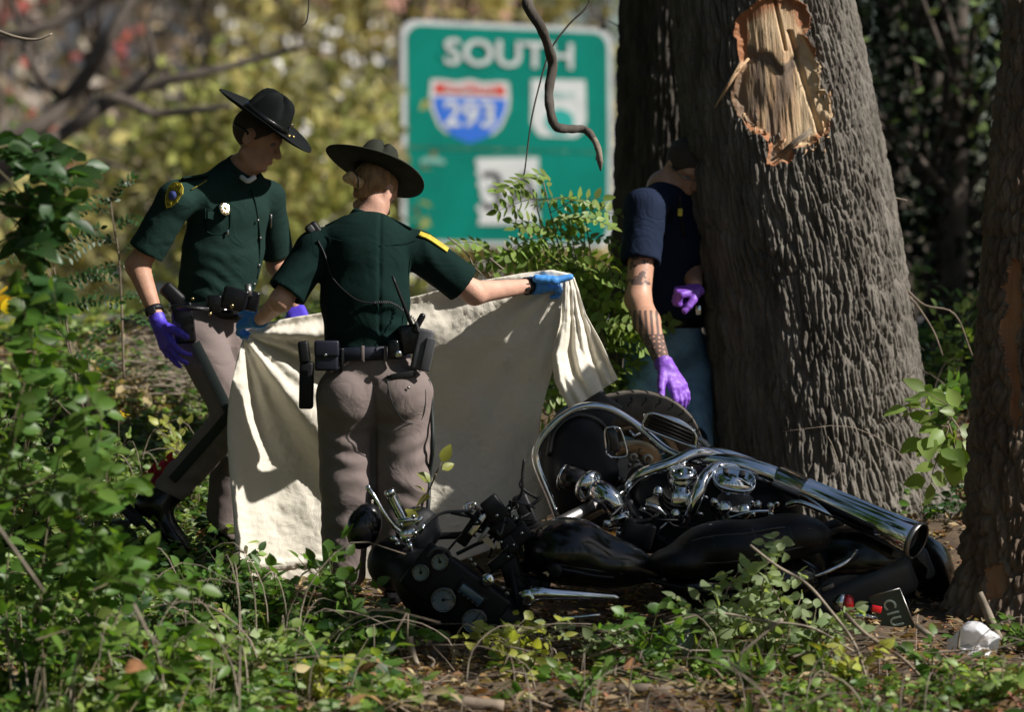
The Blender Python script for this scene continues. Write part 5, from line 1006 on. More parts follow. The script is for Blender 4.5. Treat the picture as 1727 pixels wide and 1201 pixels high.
# ================================================================== MOTORCYCLE lying on its side
def build_bike():
    th = thing('motorcycle', 'wrecked black motorcycle with chrome pipes lying on its side below the big tree', 'motorcycle', P(1120, 1060, -.9)); B = lambda px, py, y=-.9: P(px, py, y)
    UP = nrm((0.05, -.87, .5)); SD = nrm((.02, .5, .87))
    def org(nm, f, pts, m, h=.008, mg=.06, par=th, disp=None, **k): return organic(nm, f, *bounds(pts, mg), h, m, par, disp, 1, **k)
    # ---- front wheel, twisted back under the engine
    def wheel(c, ax, Rr, w_, nm='wheel', rotor=True, tread=True):
        x, y, z = frame(ax); tyre = [(Rr-.115, -w_*.42), (Rr-.08, -w_*.5), (Rr-.035, -w_*.49), (Rr-.012, -w_*.36), (Rr, -w_*.14), (Rr, w_*.14), (Rr-.012, w_*.36), (Rr-.035, w_*.49), (Rr-.08, w_*.5), (Rr-.115, w_*.42)]
        wh = part(nm, lathe([(Rr-.135, -w_*.36), (Rr-.108, -w_*.44), (Rr-.10, -w_*.38), (Rr-.12, -w_*.2), (Rr-.12, w_*.2), (Rr-.10, w_*.38), (Rr-.108, w_*.44), (Rr-.135, w_*.36), (Rr-.15, 0)], c, ax, 56, caps=False), M_steel, th)
        part('tyre', lathe(tyre+[tyre[0]], c, ax, 72, caps=False), M_rubber, wh); gv = []
        if tread:
            for k in range(34):
                a = 2*math.pi*k/34
                for sg in (1, -1):
                    pts = []
                    for t in np.linspace(.08, .95, 6):
                        h_ = sg*w_*(.08+.33*t); r_ = np.interp(abs(h_), [0, w_*.14, w_*.36, w_*.49], [Rr, Rr, Rr-.012, Rr-.035])+.0012; aa = a+(.5*sg*.1 if sg < 0 else 0)+.09*t+.02*math.sin(t*9); pts.append(c+z*h_+r_*(math.cos(aa)*x+math.sin(aa)*y))
                    gv.append(tube(pts, [.0032, .0025], 4))
            part('tread_groove', merge(gv), M_groove, wh, kind='stuff')
        part('hub', lathe([(0, -.07), (.045, -.07), (.05, -.03), (.05, .03), (.045, .07), (0, .07)], c, ax, 20), M_alu, wh)
        for k in range(9): a = 2*math.pi*k/9+.2; part('spoke', tube([c+.045*(math.cos(a)*x+math.sin(a)*y), c+(Rr-.125)*(math.cos(a+.1)*x+math.sin(a+.1)*y)], [.014, .011], 8), M_alu, wh)
        if rotor:
            for sg in (1, -1): part('brake_disc', lathe([(.085, sg*.055-.003), (.145, sg*.055-.003), (.145, sg*.055+.003), (.085, sg*.055+.003), (.085, sg*.055-.003)], c, ax, 40, caps=False), M_disc, wh)
            for k in range(12): a = 2*math.pi*k/12; part('disc_bolt', snap(c+z*.060+.10*(math.cos(a)*x+math.sin(a)*y), z, .008), M_steel, wh)
        return wh
    fc = B(1052, 778, .22); fax = nrm((.22, -.80, -.55)); wheel(fc, -fax*-1, .325, .135)
    x, y, z = frame(fax)
    # front fender: slab over the tyre's upper left
    fu = nrm(V3(0, 0, 1)-fax*fax[2]); fl = np.cross(fax, fu); arc = [(.345*math.cos(a), .345*math.sin(a)) for a in np.linspace(R(112), R(205), 22)]
    sgn = 1 if fl[0] > 0 else -1; sv = []
    for ca, sa in arc:
        p = fc+fu*sa+fl*sgn*ca
        for h_, dr in ((-.085, -.10), (-.088, -.03), (-.06, 0), (0, .012), (.06, 0), (.088, -.03), (.085, -.10)): sv.append(p+fax*h_+nrm(p-fc)*dr)
    fd = part('front_fender', (np.array(sv), [[i*7+j, i*7+j+1, i*7+j+8, i*7+j+7] for i in range(21) for j in range(6)]), M_dgrey, th); md = fd.modifiers.new('t', 'SOLIDIFY'); md.thickness = .006
    part('fender_tip', rbox(B(1012, 688, -.04), (.075, .010, .052), ((.80, .1, -.50), (.1, 1, .2), (.5, 0, .85)), .006), M_dgrey, fd)
    part('fender_badge', tube([B(1062, 726, -.08), B(1070, 736, -.08), B(1080, 730, -.08)], .006, 6), M_chrome, fd)
    part('indicator', E and iso(E(B(972, 668, -.12), (.034, .03, .026)), B(972, 668, -.12)-.05, B(972, 668, -.12)+.05, .006), M_blackm, th)
    part('indicator_lens', lathe([(0, .004), (.012, .002), (.016, -.004)], B(979, 658, -.15), (.2, -.9, .5), 14), M_amber, th)
    # forks and caliper
    part('fork_tube', tube([B(1120, 795, .02), B(1010, 850, -.45), B(900, 905, -.85)], .026, 14), M_steel, th); part('fork_tube', tube([B(1090, 840, .10), B(980, 900, -.40), B(880, 960, -.85)], .026, 14), M_blackm, th)
    ca = part('brake_caliper', rbox(B(1032, 815, -.12), (.050, .028, .040), ((.8, .1, -.6), (0, 1, 0), (.6, 0, .8)), .010), M_blackm, th)
    part('caliper_bracket', slab([(-.06, -.04), (.055, -.05), (.075, .02), (.03, .055), (-.03, .03)], B(1052, 800, -.08), (.7, 0, .7), (-.7, 0, .7), .012), M_alu, ca, smooth=False)
    for px, py in ((1018, 802), (1043, 808), (1035, 828), (1062, 785), (1075, 778), (1084, 790), (1052, 812)): part('bolt', snap(B(px, py, -.155), (0, -1, 0), .009), M_steel, ca)
    for px, py, r in ((1078, 792, .030), (1092, 775, .022), (1068, 772, .018)): part('caliper_piston', lathe([(r*.5, .01), (r, .01), (r, -.02), (r*.5, -.02)], B(px, py, -.10), (0.2, -1, .1), 18, caps=False), M_disc, ca)
    # ---- engine guard (chrome crash bar) and black lower fairing with foot pegs
    part('engine_guard', tube([B(942, 880, -.42), B(928, 840, -.42), B(909, 795, -.42), B(903, 768, -.42), B(910, 745, -.42), B(932, 717, -.42), B(962, 694, -.42), B(990, 685, -.42), B(1022, 688, -.42), B(1052, 702, -.42), B(1088, 728, -.43), B(1130, 762, -.46), B(1190, 782, -.5)], .0155, 16, sm=5), M_chrome, th)
    lf = org('lower_fairing', SUB(U([E(B(972, 752, -.24), (.135, .11, .135)), E(B(955, 800, -.26), (.10, .10, .13)), C(B(1000, 800, -.26), B(965, 850, -.28), .10, .07)], .05), BX(B(985, 802, -.36), (.05, .05, .012), ((.9, 0, -.35), (0, 1, 0), (.35, 0, .9)))), [B(972, 750, -.24), B(955, 840, -.28), B(1010, 800, -.24)], M_blackm, .007, .16)
    part('lower_fairing_lip', tube([B(925, 770, -.33), B(935, 728, -.32), B(968, 702, -.30), B(1008, 710, -.28), B(1040, 745, -.28)], .012, 8, sm=5), M_black, lf)
    pg = part('highway_peg', rbox(B(1034, 742, -.50), (.020, .012, .048), ((.97, 0, .2), (0, 1, 0), (-.2, 0, .97)), .010, 3), M_black, th); part('peg_rim', tube([B(1023, 765, -.512), B(1020, 728, -.512), B(1028, 721, -.515), B(1041, 721, -.515), B(1049, 730, -.512), B(1058, 765, -.512), B(1050, 771, -.512), B(1032, 771, -.512), B(1023, 765, -.512)], .0035, 8, sm=3), M_chrome, pg)
    # ---- footboard / chrome edged pad
    o = [(-.105, -.022), (-.10, .018), (-.085, .030), (-.05, .034), (.06, .030), (.095, .015), (.108, -.015), (.10, -.030), (.0, -.034), (-.09, -.034)]
    fx, fz = nrm((.90, 0, -.36)), nrm((.36, -.15, .90)); fb = part('footboard', slab(o, B(1131, 724, -.50), fx, fz, .022), M_black, th, smooth=False)
    part('footboard_rim', tube([B(1131, 724, -.525)+fx*u+fz*v for u, v in o+[o[0]]], .0055, 8, sm=3), M_chrome, fb)
    for k in range(4): part('footboard_rib', tube([B(1131, 724, -.53)+fx*-.085+fz*(-.022+.014*k), B(1131, 724, -.53)+fx*.09+fz*(-.024+.013*k)], .0035, 5), M_rubber if False else M_blackm, fb)
    part('footboard_cover', tube([B(1085, 702, -.50), B(1110, 703, -.50), B(1145, 712, -.50), B(1172, 728, -.50)], [.008, .014, .013, .007], 10, sm=4), M_chrome, fb)
    part('bracket', tube([B(1160, 745, -.48), B(1180, 742, -.48), B(1195, 755, -.48)], .012, 8, sm=4), M_steel, th)
    # ---- air horn / intake elbow with flanges
    a0, a1, a2, a3 = B(972, 800, -.42), B(998, 822, -.52), B(1028, 842, -.57), B(1046, 878, -.58)
    hn = part('chrome_elbow', tube([a1, B(1010, 828, -.56), B(1024, 838, -.585), B(1036, 852, -.59), a3], [.040, .043, .045, .044, .036], 24, sm=5), M_chrome, th)
    part('flange', lathe([(.030, -.02), (.058, -.02), (.064, -.008), (.064, .008), (.052, .018), (.046, .03)], B(993, 820, -.53), a2-a1, 30), M_chrome, hn); part('flange', lathe([(.036, -.014), (.050, -.010), (.052, .004), (.046, .012), (.03, .014)], a3, (.35, -.3, -.9), 26), M_chrome, hn)
    part('horn_mouth', lathe([(.048, -.03), (.052, -.02), (.044, .06), (.03, .07)], B(966, 808, -.46), a1-B(966, 808, -.46), 26), M_black, hn)
    part('flange_ring', lathe([(.050, -.004), (.053, 0), (.050, .004)], B(951, 805, -.47), a1-B(951, 805, -.47), 26, caps=False), M_chrome, hn)
    for px, py in ((1030, 893), (1044, 893), (1058, 866)): part('bolt', snap(B(px, py, -.63), (0, -1, .1), .010), M_chrome, hn)
    part('lug', rbox(B(1026, 884, -.6), (.018, .014, .014), None, .004), M_chrome, hn); part('lug', rbox(B(1045, 900, -.6), (.014, .012, .016), None, .004), M_chrome, hn)
    # ---- engine: two finned cylinders in a V with chrome rocker covers
    en = org('crankcase', U([BX(B(1155, 860, -.35), (.22, .16, .16), None, .05), C(B(1230, 870, -.4), B(1300, 850, -.4), .14, .12)], .04), [B(1155, 860, -.35), B(1300, 850, -.4)], M_blackm, .011, .26)
    for (px, py, ax, yy) in ((1150, 850, (-.05, -.55, .85), -.50), (1238, 868, (.05, -.55, .85), -.54)):
        c = B(px, py, yy); 
        for k in range(7): part('cooling_fin', lathe([(.062, -.003), (.070, -.002), (.070, .002), (.062, .003)], c+nrm(ax)*(.012*k-.01), ax, 26, caps=True), M_blackm if k % 2 else M_steel, en)
    rc = part('rocker_cover', lathe([(0, .052), (.040, .052), (.052, .046), (.056, .036), (.052, .030), (.058, .026), (.060, .0), (.054, -.008), (.058, -.014), (.058, -.04), (.048, -.05)], B(1151, 812, -.56), (-.03, -.45, .89), 36), M_chrome, en)
    for k in range(6): a = k*math.pi/3+.3; x, y, z = frame((-.03, -.45, .89)); part('bolt', snap(B(1151, 812, -.56)+z*.05+.036*(math.cos(a)*x+math.sin(a)*y), z, .007), M_steel, rc)
    part('rocker_block', rbox(B(1152, 842, -.60), (.045, .03, .025), ((1, 0, -.1), (0, 1, 0), (.1, 0, 1)), .008), M_chrome, rc)
    o = [(.078*math.copysign(abs(math.cos(a))**.7, math.cos(a)), .050*math.copysign(abs(math.sin(a))**.8, math.sin(a))) for a in np.linspace(0, 2*np.pi, 32, endpoint=False)]
    ax_, ay_ = nrm((.97, 0, -.16)), nrm((.06, .62, .78)); ac = part('air_cleaner', slab(o, B(1236, 818, -.60), ax_, ay_, .035), M_chrome, en)
    zc = np.cross(ax_, ay_); part('air_cleaner_face', slab([(u*.90, v*.88) for u, v in o], B(1236, 818, -.60)+zc*.035, ax_, ay_, .004), M_chrome, ac); part('air_cleaner_rim', tube([B(1236, 818, -.60)+zc*.036+ax_*u+ay_*v for u, v in o+[o[0]]], .005, 8), M_chrome, ac)
    for u in (-.034, .03): part('emblem', rbox(B(1236, 818, -.60)+zc*.041+ax_*u+ay_*.03, (.011, .012, .003), (ax_, ay_, zc), .002), M_blackm, ac)
    for (px, py, r, h_) in ((1222, 858, .030, .03), (1255, 862, .028, .03), (1205, 850, .018, .03), (1278, 852, .016, .02), (1300, 855, .014, .02), (1140, 870, .022, .03), (1110, 830, .020, .02)): part('engine_boss', lathe([(0, h_), (r*.6, h_), (r, h_*.6), (r, -h_)], B(px, py, -.60), (random.uniform(-.3, .3), -.8, .5), 18), M_chrome, en)
    for px, py in ((1268, 848), (1270, 868), (1310, 850), (1190, 840), (1130, 880), (1182, 868), (1300, 868), (1085, 860)): part('bolt', snap(B(px, py, -.64), (0, -1, .2), .011), M_chrome, en)
    for a_, b_, r in (((1090, 850), (1125, 872), .010), ((1225, 875), (1300, 862), .006), ((1105, 905), (1130, 880), .005), ((1280, 880), (1320, 872), .006)): part('oil_line', tube([B(*a_, -.62), (B(*a_, -.62)+B(*b_, -.62))/2+V3(0, -.01, .01), B(*b_, -.62)], r, 8, sm=4), M_chrome, en)
    part('cover_plate', rbox(B(1102, 850, -.56), (.022, .01, .026), ((.9, 0, .4), (0, 1, 0), (-.4, 0, .9)), .004), M_disc, en)
    # ---- exhaust
    ex = part('exhaust_pipe', tube([B(1050, 838, -.50), B(1068, 812, -.54), B(1090, 797, -.56), B(1130, 783, -.56), B(1172, 765, -.53), B(1205, 768, -.5), B(1250, 788, -.5)], .0235, 20, sm=6), M_chrome, th)
    part('exhaust_pipe', tube([B(1160, 888, -.62), B(1170, 855, -.66), B(1180, 825, -.66), B(1192, 802, -.62), B(1215, 788, -.56), B(1262, 795, -.54), B(1300, 806, -.54)], .0245, 20, sm=6), M_chrome, ex)
    m0, m1 = B(1310, 805, -.54), B(1545, 912, -.86); md_ = nrm(m1-m0); ln = np.linalg.norm(m1-m0)
    part('heat_shield', tube([B(1180, 772, -.50), B(1240, 782, -.53), B(1290, 798, -.545), B(1330, 815, -.545)], [.018, .034, .040, .042], 20, sm=5), M_chrome, ex)
    mu = part('muffler', lathe([(.036, -.01), (.046, .0), (.0475, .02), (.0475, .13), (.049, .132), (.049, .14), (.0475, .142), (.060, ln*.75), (.066, ln), (.0645, ln+.002)], m0, md_, 44, caps=False), M_chrome, ex)
    part('muffler_tip', lathe([(.0665, ln-.012), (.071, ln-.004), (.071, ln+.010), (.064, ln+.012), (.060, ln-.04)], m0, md_, 44, caps=False), M_steel, mu); part('muffler_bore', lathe([(.0620, ln+.008), (.0615, ln-.004), (.059, ln-.12), (0, ln-.12)], m0, md_, 40, caps=False), M_blackm, mu)
    part('upper_rail', tube([B(1192, 760, -.42), B(1225, 764, -.42), B(1270, 778, -.42), B(1330, 802, -.42)], [.014, .015, .012, .010], 12, sm=5), M_chrome, th)
    part('rail_joint', rbox(B(1182, 748, -.44), (.020, .02, .022), ((.8, 0, -.6), (0, 1, 0), (.6, 0, .8)), .006), M_chrome, th)
    part('luggage_guard', tube([B(1326, 852, -.66), B(1350, 848, -.68), B(1395, 866, -.70), B(1440, 884, -.70), B(1460, 895, -.70), B(1467, 908, -.69)], .0105, 12, sm=6), M_chrome, th)
    part('luggage_guard', tube([B(1355, 975, -.86), B(1380, 970, -.88), B(1425, 950, -.86), B(1445, 930, -.8)], .008, 10, sm=5), M_chrome, th)
    # ---- rear wheel, fender, bags
    rc_ = B(1452, 985, -.42); wheel(rc_, SD, .318, .15, rotor=True, tread=False)
    fu2 = UP; fb2 = np.cross(SD, UP); sv = []; n = 26
    for a in np.linspace(R(-38), R(172), n):
        p = rc_+.345*(math.cos(a)*V3(1, 0, 0)+math.sin(a)*UP)
        for h_, dr in ((-.105, -.12), (-.10, -.03), (-.07, .0), (0, .014), (.07, .0), (.10, -.03), (.105, -.12)): sv.append(p+SD*h_+nrm(p-rc_)*dr)
    rf = part('rear_fender', (np.array(sv), [[i*7+j, i*7+j+1, i*7+j+8, i*7+j+7] for i in range(n-1) for j in range(6)]), M_black, th); md = rf.modifiers.new('t', 'SOLIDIFY'); md.thickness = .007
    sx, sz = nrm((.905, -.10, .40)), nrm((-.36, -.30, .88)); sy = np.cross(sz, sx)
    M_bag = mat('grey_saddlebag', (.085, .085, .092), .5, var=.2, vscale=6, bump=.15, bscale=150); bag = part('saddlebag', rbox(B(1452, 985, -.62), (.205, .13, .070), (sx, sy, sz), .035, 4), M_bag, th); part('saddlebag_lid', rbox(B(1440, 950, -.60), (.190, .128, .034), (sx, sy, sz), .025, 4), M_bag, bag); part('saddlebag_cap', rbox(B(1548, 938, -.58), (.040, .12, .060), (sx, sy, sz), .020, 3), M_bag, bag)
    part('bag_latch', rbox(B(1396, 990, -.88), (.024, .012, .008), (sx, sy, sz), .003), M_steel, bag)
    b2 = part('saddlebag', rbox(B(1440, 1060, -.62), (.22, .13, .10), (nrm((.97, 0, .22)), (0, 1, 0), nrm((-.22, 0, .97))), .04, 4), M_black, th, label='black saddlebag pinned under the rear wheel')
    part('side_cover', rbox(B(1350, 955, -.62), (.10, .10, .09), (sx, sy, sz), .03, 4), M_black, th)
    # ---- seat
    org('seat', U([E(B(1235, 925, -.92), (.21, .14, .105)), E(B(1330, 905, -.86), (.16, .13, .085)), E(B(1145, 950, -.95), (.12, .12, .06))], .05), [B(1100, 930, -.9), B(1400, 920, -.9)], M_vinyl, .009, .24, disp=lambda v: .002*vn(v*14, 3))
    org('side_panel', U([E(B(1290, 975, -.82), (.22, .12, .09)), E(B(1180, 990, -.86), (.16, .12, .08))], .05), [B(1180, 985, -.9), B(1330, 985, -.9)], M_black, .010, .24)
    seatf = U([E(B(1235, 925, -.92), (.21, .14, .105)), E(B(1330, 905, -.86), (.16, .13, .085)), E(B(1145, 950, -.95), (.12, .12, .06))], .05)
    tankf = U([E(B(958, 930, -.95), (.165, .17, .125)), E(B(1020, 952, -.93), (.15, .15, .085)), C(B(1040, 950, -.95), B(1100, 965, -.95), .07, .04)], .06)
    def on_(f, px, py):
        y = np.linspace(-1.35, -.6, 500); pts = np.stack([P(px, py, t) for t in y]); i = np.argmax(f(pts) < 0); return pts[i]
    for L_, f_, r_ in (([(1150, 918), (1200, 905), (1260, 900), (1320, 890), (1370, 893)], seatf, .0032), ([(1140, 948), (1200, 950), (1260, 944), (1320, 930), (1385, 915)], seatf, .0032), ([(1268, 893), (1276, 915), (1280, 945)], seatf, .004), ([(1200, 905), (1205, 925), (1206, 950)], seatf, .0022), ([(1330, 889), (1336, 905), (1338, 926)], seatf, .0022), ([(895, 950), (940, 952), (1000, 962), (1050, 968)], tankf, .0028), ([(1010, 905), (1030, 925), (1042, 950)], tankf, .002)):
        part('seam', tube([on_(f_, a, b_) for a, b_ in L_], r_, 5, sm=5), M_dgrey, th)
    # ---- tank and chrome dash strip
    tk = org('fuel_tank', U([E(B(958, 930, -.95), (.165, .17, .125)), E(B(1020, 952, -.93), (.15, .15, .085)), C(B(1040, 950, -.95), B(1100, 965, -.95), .07, .04)], .06), [B(950, 930, -.95), B(1100, 960, -.95)], M_black, .008, .22)
    part('tank_console', tube([B(884, 1010, -1.10), B(905, 1002, -1.12), B(940, 1003, -1.12), B(990, 1006, -1.10), B(1046, 1009, -1.06)], [.030, .030, .022, .018, .012], 18, sm=5), M_chrome, tk)
    part('console_cap', lathe([(0, .018), (.022, .016), (.032, .006), (.034, -.02)], B(890, 1008, -1.13), (-.1, -1, .2), 24), M_chrome, tk); part('filler_cap', lathe([(0, .012), (.024, .010), (.028, -.004)], B(936, 962, -1.12), (0, -1, .25), 20), M_blackm, tk)
    part('tank_scratch', slab([(-.012, 0), (.004, .006), (.014, -.004), (.008, -.014), (.002, -.004)], B(920, 967, -1.135), (1, 0, 0), (0, 0, 1), .002), M_disc, tk, smooth=False)
    part('control_rod', tube([B(935, 1036, -1.14), B(945, 1043, -1.15), B(1012, 1038, -1.15)], .006, 8, sm=4), M_chrome, th)
    # ---- fairing, dash and gauges
    dx, dz = nrm((.80, 0, -.60)), nrm((.60, -.10, .80)); dy = nrm(np.cross(dz, dx)); dn = -dy if (-dy)[1] < 0 else dy
    fr = org('fairing', SUB(U([E(B(756, 1008, -1.02), (.235, .17, .135), (dx, dy, dz)), E(B(665, 950, -.92), (.10, .10, .10)), E(B(850, 1040, -1.0), (.13, .13, .09), (dx, dy, dz))], .05), BX(B(765, 1000, -1.24), (.20, .07, .10), (dx, dy, dz), .02)), [B(760, 1005, -1.02), B(600, 900, -.98), B(880, 1070, -1.)], M_blackm, .0085, .26)
    da = part('dash_panel', rbox(B(768, 1000, -1.175), (.185, .015, .095), (dx, dy, dz), .012), M_blackm, fr)
    def gauge(px, py, r, y=-1.195):
        c = B(px, py, y); g = part('gauge', lathe([(r*1.18, -.014), (r*1.22, .0), (r*1.14, .012), (r*1.0, .012), (r*.98, .002)], c, dn, 30, caps=False), M_black, da)
        part('gauge_ring', lathe([(r*1.0, .0115), (r*1.04, .0135), (r*1.07, .011)], c, dn, 30, caps=False), M_steel, g); part('gauge_dial', lathe([(0, .003), (r, .003)], c, dn, 28, caps=False), M_dial, g)
        for k in range(9): a = R(-40+k*32.5); part('tick', tube([c+dn*.005+(dx*math.cos(a)+dz*math.sin(a))*r*.78, c+dn*.005+(dx*math.cos(a)+dz*math.sin(a))*r*.92], .0012, 4), M_blackm, g)
        a = random.uniform(0, 3); part('needle', tube([c+dn*.006, c+dn*.006+(dx*math.cos(a)+dz*math.sin(a))*r*.75], [.0022, .0008], 4), M_blackm, g); part('needle_hub', snap(c+dn*.005, dn, .006), M_blackm, g)
    for a in ((742, 948, .028), (710, 966, .028), (748, 1012, .041), (800, 1048, .041)): gauge(*a)
    part('gauge_hood', tube([B(722, 940, -1.2), B(734, 926, -1.22), B(752, 928, -1.2), B(760, 940, -1.19)], .007, 8, sm=4), M_dgrey, da)
    rd = part('radio', rbox(B(795, 1003, -1.20), (.060, .012, .024), (dx, dn, dz), .004), M_blackm, da); part('radio_display', rbox(B(795, 1003, -1.2135), (.047, .003, .014), (dx, dn, dz), .002), M_lcd, rd)
    for k in range(5): part('radio_button', rbox(B(795, 1003, -1.215)+dx*(-.04+.02*k)-dz*.020, (.006, .003, .003), (dx, dn, dz), .001), M_dgrey, rd)
    ig = part('ignition_switch', lathe([(0, .03), (.012, .03), (.020, .024), (.024, .012), (.024, -.01)], B(822, 980, -1.21), (.3, -.9, .35), 24), M_chrome, da); part('switch_slot', rbox(B(822, 980, -1.243), (.012, .002, .003), (dx, dn, dz), .001), M_blackm, ig)
    for px, py in ((793, 945), (800, 953), (848, 993), (855, 1002)): part('switch', lathe([(0, .01), (.007, .01), (.009, 0)], B(px, py, -1.19), (0, -1, .2), 12), M_steel, da)
    # left shell / mirror
    mr = org('mirror', SUB(E(B(614, 888, -.95), (.062, .05, .085), ((.9, .2, -.35), (-.2, 1, 0), (.35, 0, .9))), HP(B(614, 888, -.90), (-.1, -1, .0))), [B(614, 888, -.95)], M_black, .006, .13)
    mr2 = org('hand_guard', E(B(705, 893, -.92), (.085, .05, .085)), [B(705, 893, -.92)], M_dgrey, .007, .12)
    # ---- handlebar, grip and levers
    part('handlebar', tube([B(706, 915, -.95), B(740, 905, -.9), B(790, 900, -.92), B(830, 870, -.9), B(850, 910, -.95), B(870, 1000, -1.05), B(885, 1070, -1.1), B(905, 1078, -1.12)], .0135, 12, sm=6), M_blackm, th)
    gr = part('grip', lathe([(.0, 0), (.012, 0), (.0205, .004), (.0205, .018), (.017, .022), (.018, .03), (.018, .125), (.022, .13), (.022, .137), (.012, .14)], B(655, 826, -1.02), B(690, 895, -.98)-B(655, 826, -1.02), 24), M_chrome, th)
    gd = nrm(B(690, 895, -.98)-B(655, 826, -1.02)); gx_, gy_, gz_ = frame(gd)
    for k in range(10): a = 2*math.pi*k/10; part('grip_rib', tube([B(655, 826, -1.02)+gd*.03+.0185*(math.cos(a)*gx_+math.sin(a)*gy_), B(655, 826, -1.02)+gd*.12+.0185*(math.cos(a)*gx_+math.sin(a)*gy_)], .0022, 4), M_blackm, gr)
    lv = part('brake_lever', tube([B(622, 824, -1.05), B(632, 838, -1.06), B(648, 866, -1.06), B(664, 888, -1.04), B(680, 902, -1.02)], [.007, .006, .007, .009, .012], 10, sm=5), M_chrome, th); part('lever_ball', lathe([(0, .011), (.008, .007), (.011, 0), (.008, -.007), (0, -.011)], B(621, 823, -1.05), (0, 0, 1), 14), M_chrome, lv)
    cl = part('lever_clamp', rbox(B(688, 902, -1.02), (.030, .022, .020), ((.95, 0, .25), (0, 1, 0), (-.25, 0, .95)), .008), M_chrome, th)
    for a_, b_ in (((668, 880), (705, 876)), ((700, 885), (712, 872)), ((690, 915), (694, 930)), ((705, 900), (716, 885)), ((660, 905), (672, 915))): part('clamp_lug', tube([B(*a_, -1.04), B(*b_, -1.04)], [.011, .008], 8), M_chrome, cl)
    for px, py in ((671, 918), (688, 913), (700, 900), (712, 892), (676, 886), (697, 872)): part('bolt', snap(B(px, py, -1.065), (0, -1, .2), .009), M_chrome, cl)
    g2 = part('grip', lathe([(.012, 0), (.016, .004), (.013, .02), (.013, .12), (.016, .124), (.0, .126)], B(912, 1078, -1.15), (1, -.05, -.08), 20), M_chrome, th, label='chrome grip lying on the ground')
    c2 = part('lever_clamp', rbox(B(903, 1068, -1.14), (.026, .02, .016), ((.9, 0, -.3), (0, 1, 0), (.3, 0, .9)), .006), M_chrome, th)
    for a_, b_ in (((885, 1080), (925, 1078)), ((900, 1080), (910, 1056)), ((893, 1066), (915, 1062)), ((905, 1085), (908, 1050)), ((878, 1074), (895, 1082))): part('clamp_lug', tube([B(*a_, -1.17), B(*b_, -1.17)], .007, 8), M_chrome, c2)
    # ---- bits around the steering head
    br = part('bracket', rbox(B(808, 882, -.98), (.012, .012, .055), ((.8, 0, -.55), (0, 1, 0), (.55, 0, .8)), .004), M_chrome, th); part('bracket', rbox(B(796, 890, -.93), (.022, .02, .075), ((.8, 0, -.55), (0, 1, 0), (.55, 0, .8)), .006), M_blackm, th)
    part('bracket', rbox(B(816, 902, -1.02), (.008, .010, .032), ((.8, 0, -.55), (0, 1, 0), (.55, 0, .8)), .004), M_steel, th)
    part('clip', slab([(-.02, .01), (.0, .02), (.022, -.005), (.026, -.028), (.012, -.02), (-.012, -.004)], B(822, 914, -1.05), (1, 0, 0), (0, 0, 1), .008), M_disc, th, smooth=False)
    part('clip', slab([(-.008, .014), (.008, .008), (.012, -.012), (.0, -.014)], B(839, 919, -1.05), (1, 0, 0), (0, 0, 1), .008), M_disc, th, smooth=False)
    part('ring', lathe([(.014, -.004), (.022, -.004), (.022, .004), (.014, .004)], B(792, 856, -.9), (.3, -.8, .5), 20, caps=False), M_chrome, th); part('ring', lathe([(0, .01), (.012, .008), (.016, -.01)], B(800, 853, -.9), (.1, -.8, .6), 16), M_chrome, th)
    for pts, r, m in (([(884, 775), (881, 800), (880, 830), (868, 850), (855, 870), (862, 900)], .0055, M_blackm), ([(700, 900), (740, 868), (785, 862), (800, 856)], .006, M_dgrey), ([(760, 865), (800, 872), (842, 868), (862, 850), (876, 846)], .006, M_blackm), ([(843, 870), (858, 905), (868, 940), (860, 985)], .008, M_blackm), ([(855, 870), (830, 905), (800, 920), (770, 935)], .007, M_blackm), ([(835, 935), (855, 945), (868, 932), (866, 925)], .004, M_steel), ([(905, 960), (880, 935), (870, 900), (880, 870)], .009, M_blackm), ([(1065, 965), (1120, 985), (1200, 1000), (1260, 1010)], .010, M_blackm)):
        part('cable', tube([B(a, b_, -.98 if a > 690 else -1.) for a, b_ in pts], r, 7, sm=5), m, th)
    for px, py, rx, rz in ((845, 945, .05, .02), (858, 920, .03, .035), (830, 1000, .03, .02), (850, 890, .04, .03), (835, 860, .035, .05), (872, 985, .02, .03)): part('bracket', rbox(B(px, py, -1.0), (rx, .03, rz), ((.8, 0, .6), (0, 1, 0), (-.6, 0, .8)), .008), M_blackm, th)
    for px, py in ((838, 870), (858, 858), (845, 915), (880, 900), (857, 940), (870, 875), (866, 920)): part('bolt', snap(B(px, py, -1.04), (0, -1, .3), .007), M_chrome, th)
    for c_, h_, a_ in ((B(872, 905, -.95), (.05, .06, .035), .6), (B(862, 960, -.95), (.035, .07, .06), .3), (B(900, 985, -.9), (.06, .08, .03), -.2), (B(840, 895, -.88), (.03, .05, .06), .9), (B(885, 860, -.6), (.03, .04, .06), .4), (B(915, 905, -.6), (.05, .08, .05), .2), (B(1075, 900, -.6), (.06, .08, .05), -.3)):
        part('bracket', rbox(c_, h_, ((math.cos(a_), 0, math.sin(a_)), (0, 1, 0), (-math.sin(a_), 0, math.cos(a_))), .010), M_blackm, th)
    rs = random.Random(12)
    for k in range(16):
        x0, y0 = rs.uniform(790, 900), rs.uniform(850, 980); pts = [B(x0, y0, -1.0)]
        for j in range(4): x0 += rs.uniform(-28, 34); y0 += rs.uniform(-22, 34); pts.append(B(x0, y0, rs.uniform(-1.06, -.9)))
        part('cable', tube(pts, rs.uniform(.003, .006), 6, sm=5), M_blackm if k % 4 else M_dgrey, th)
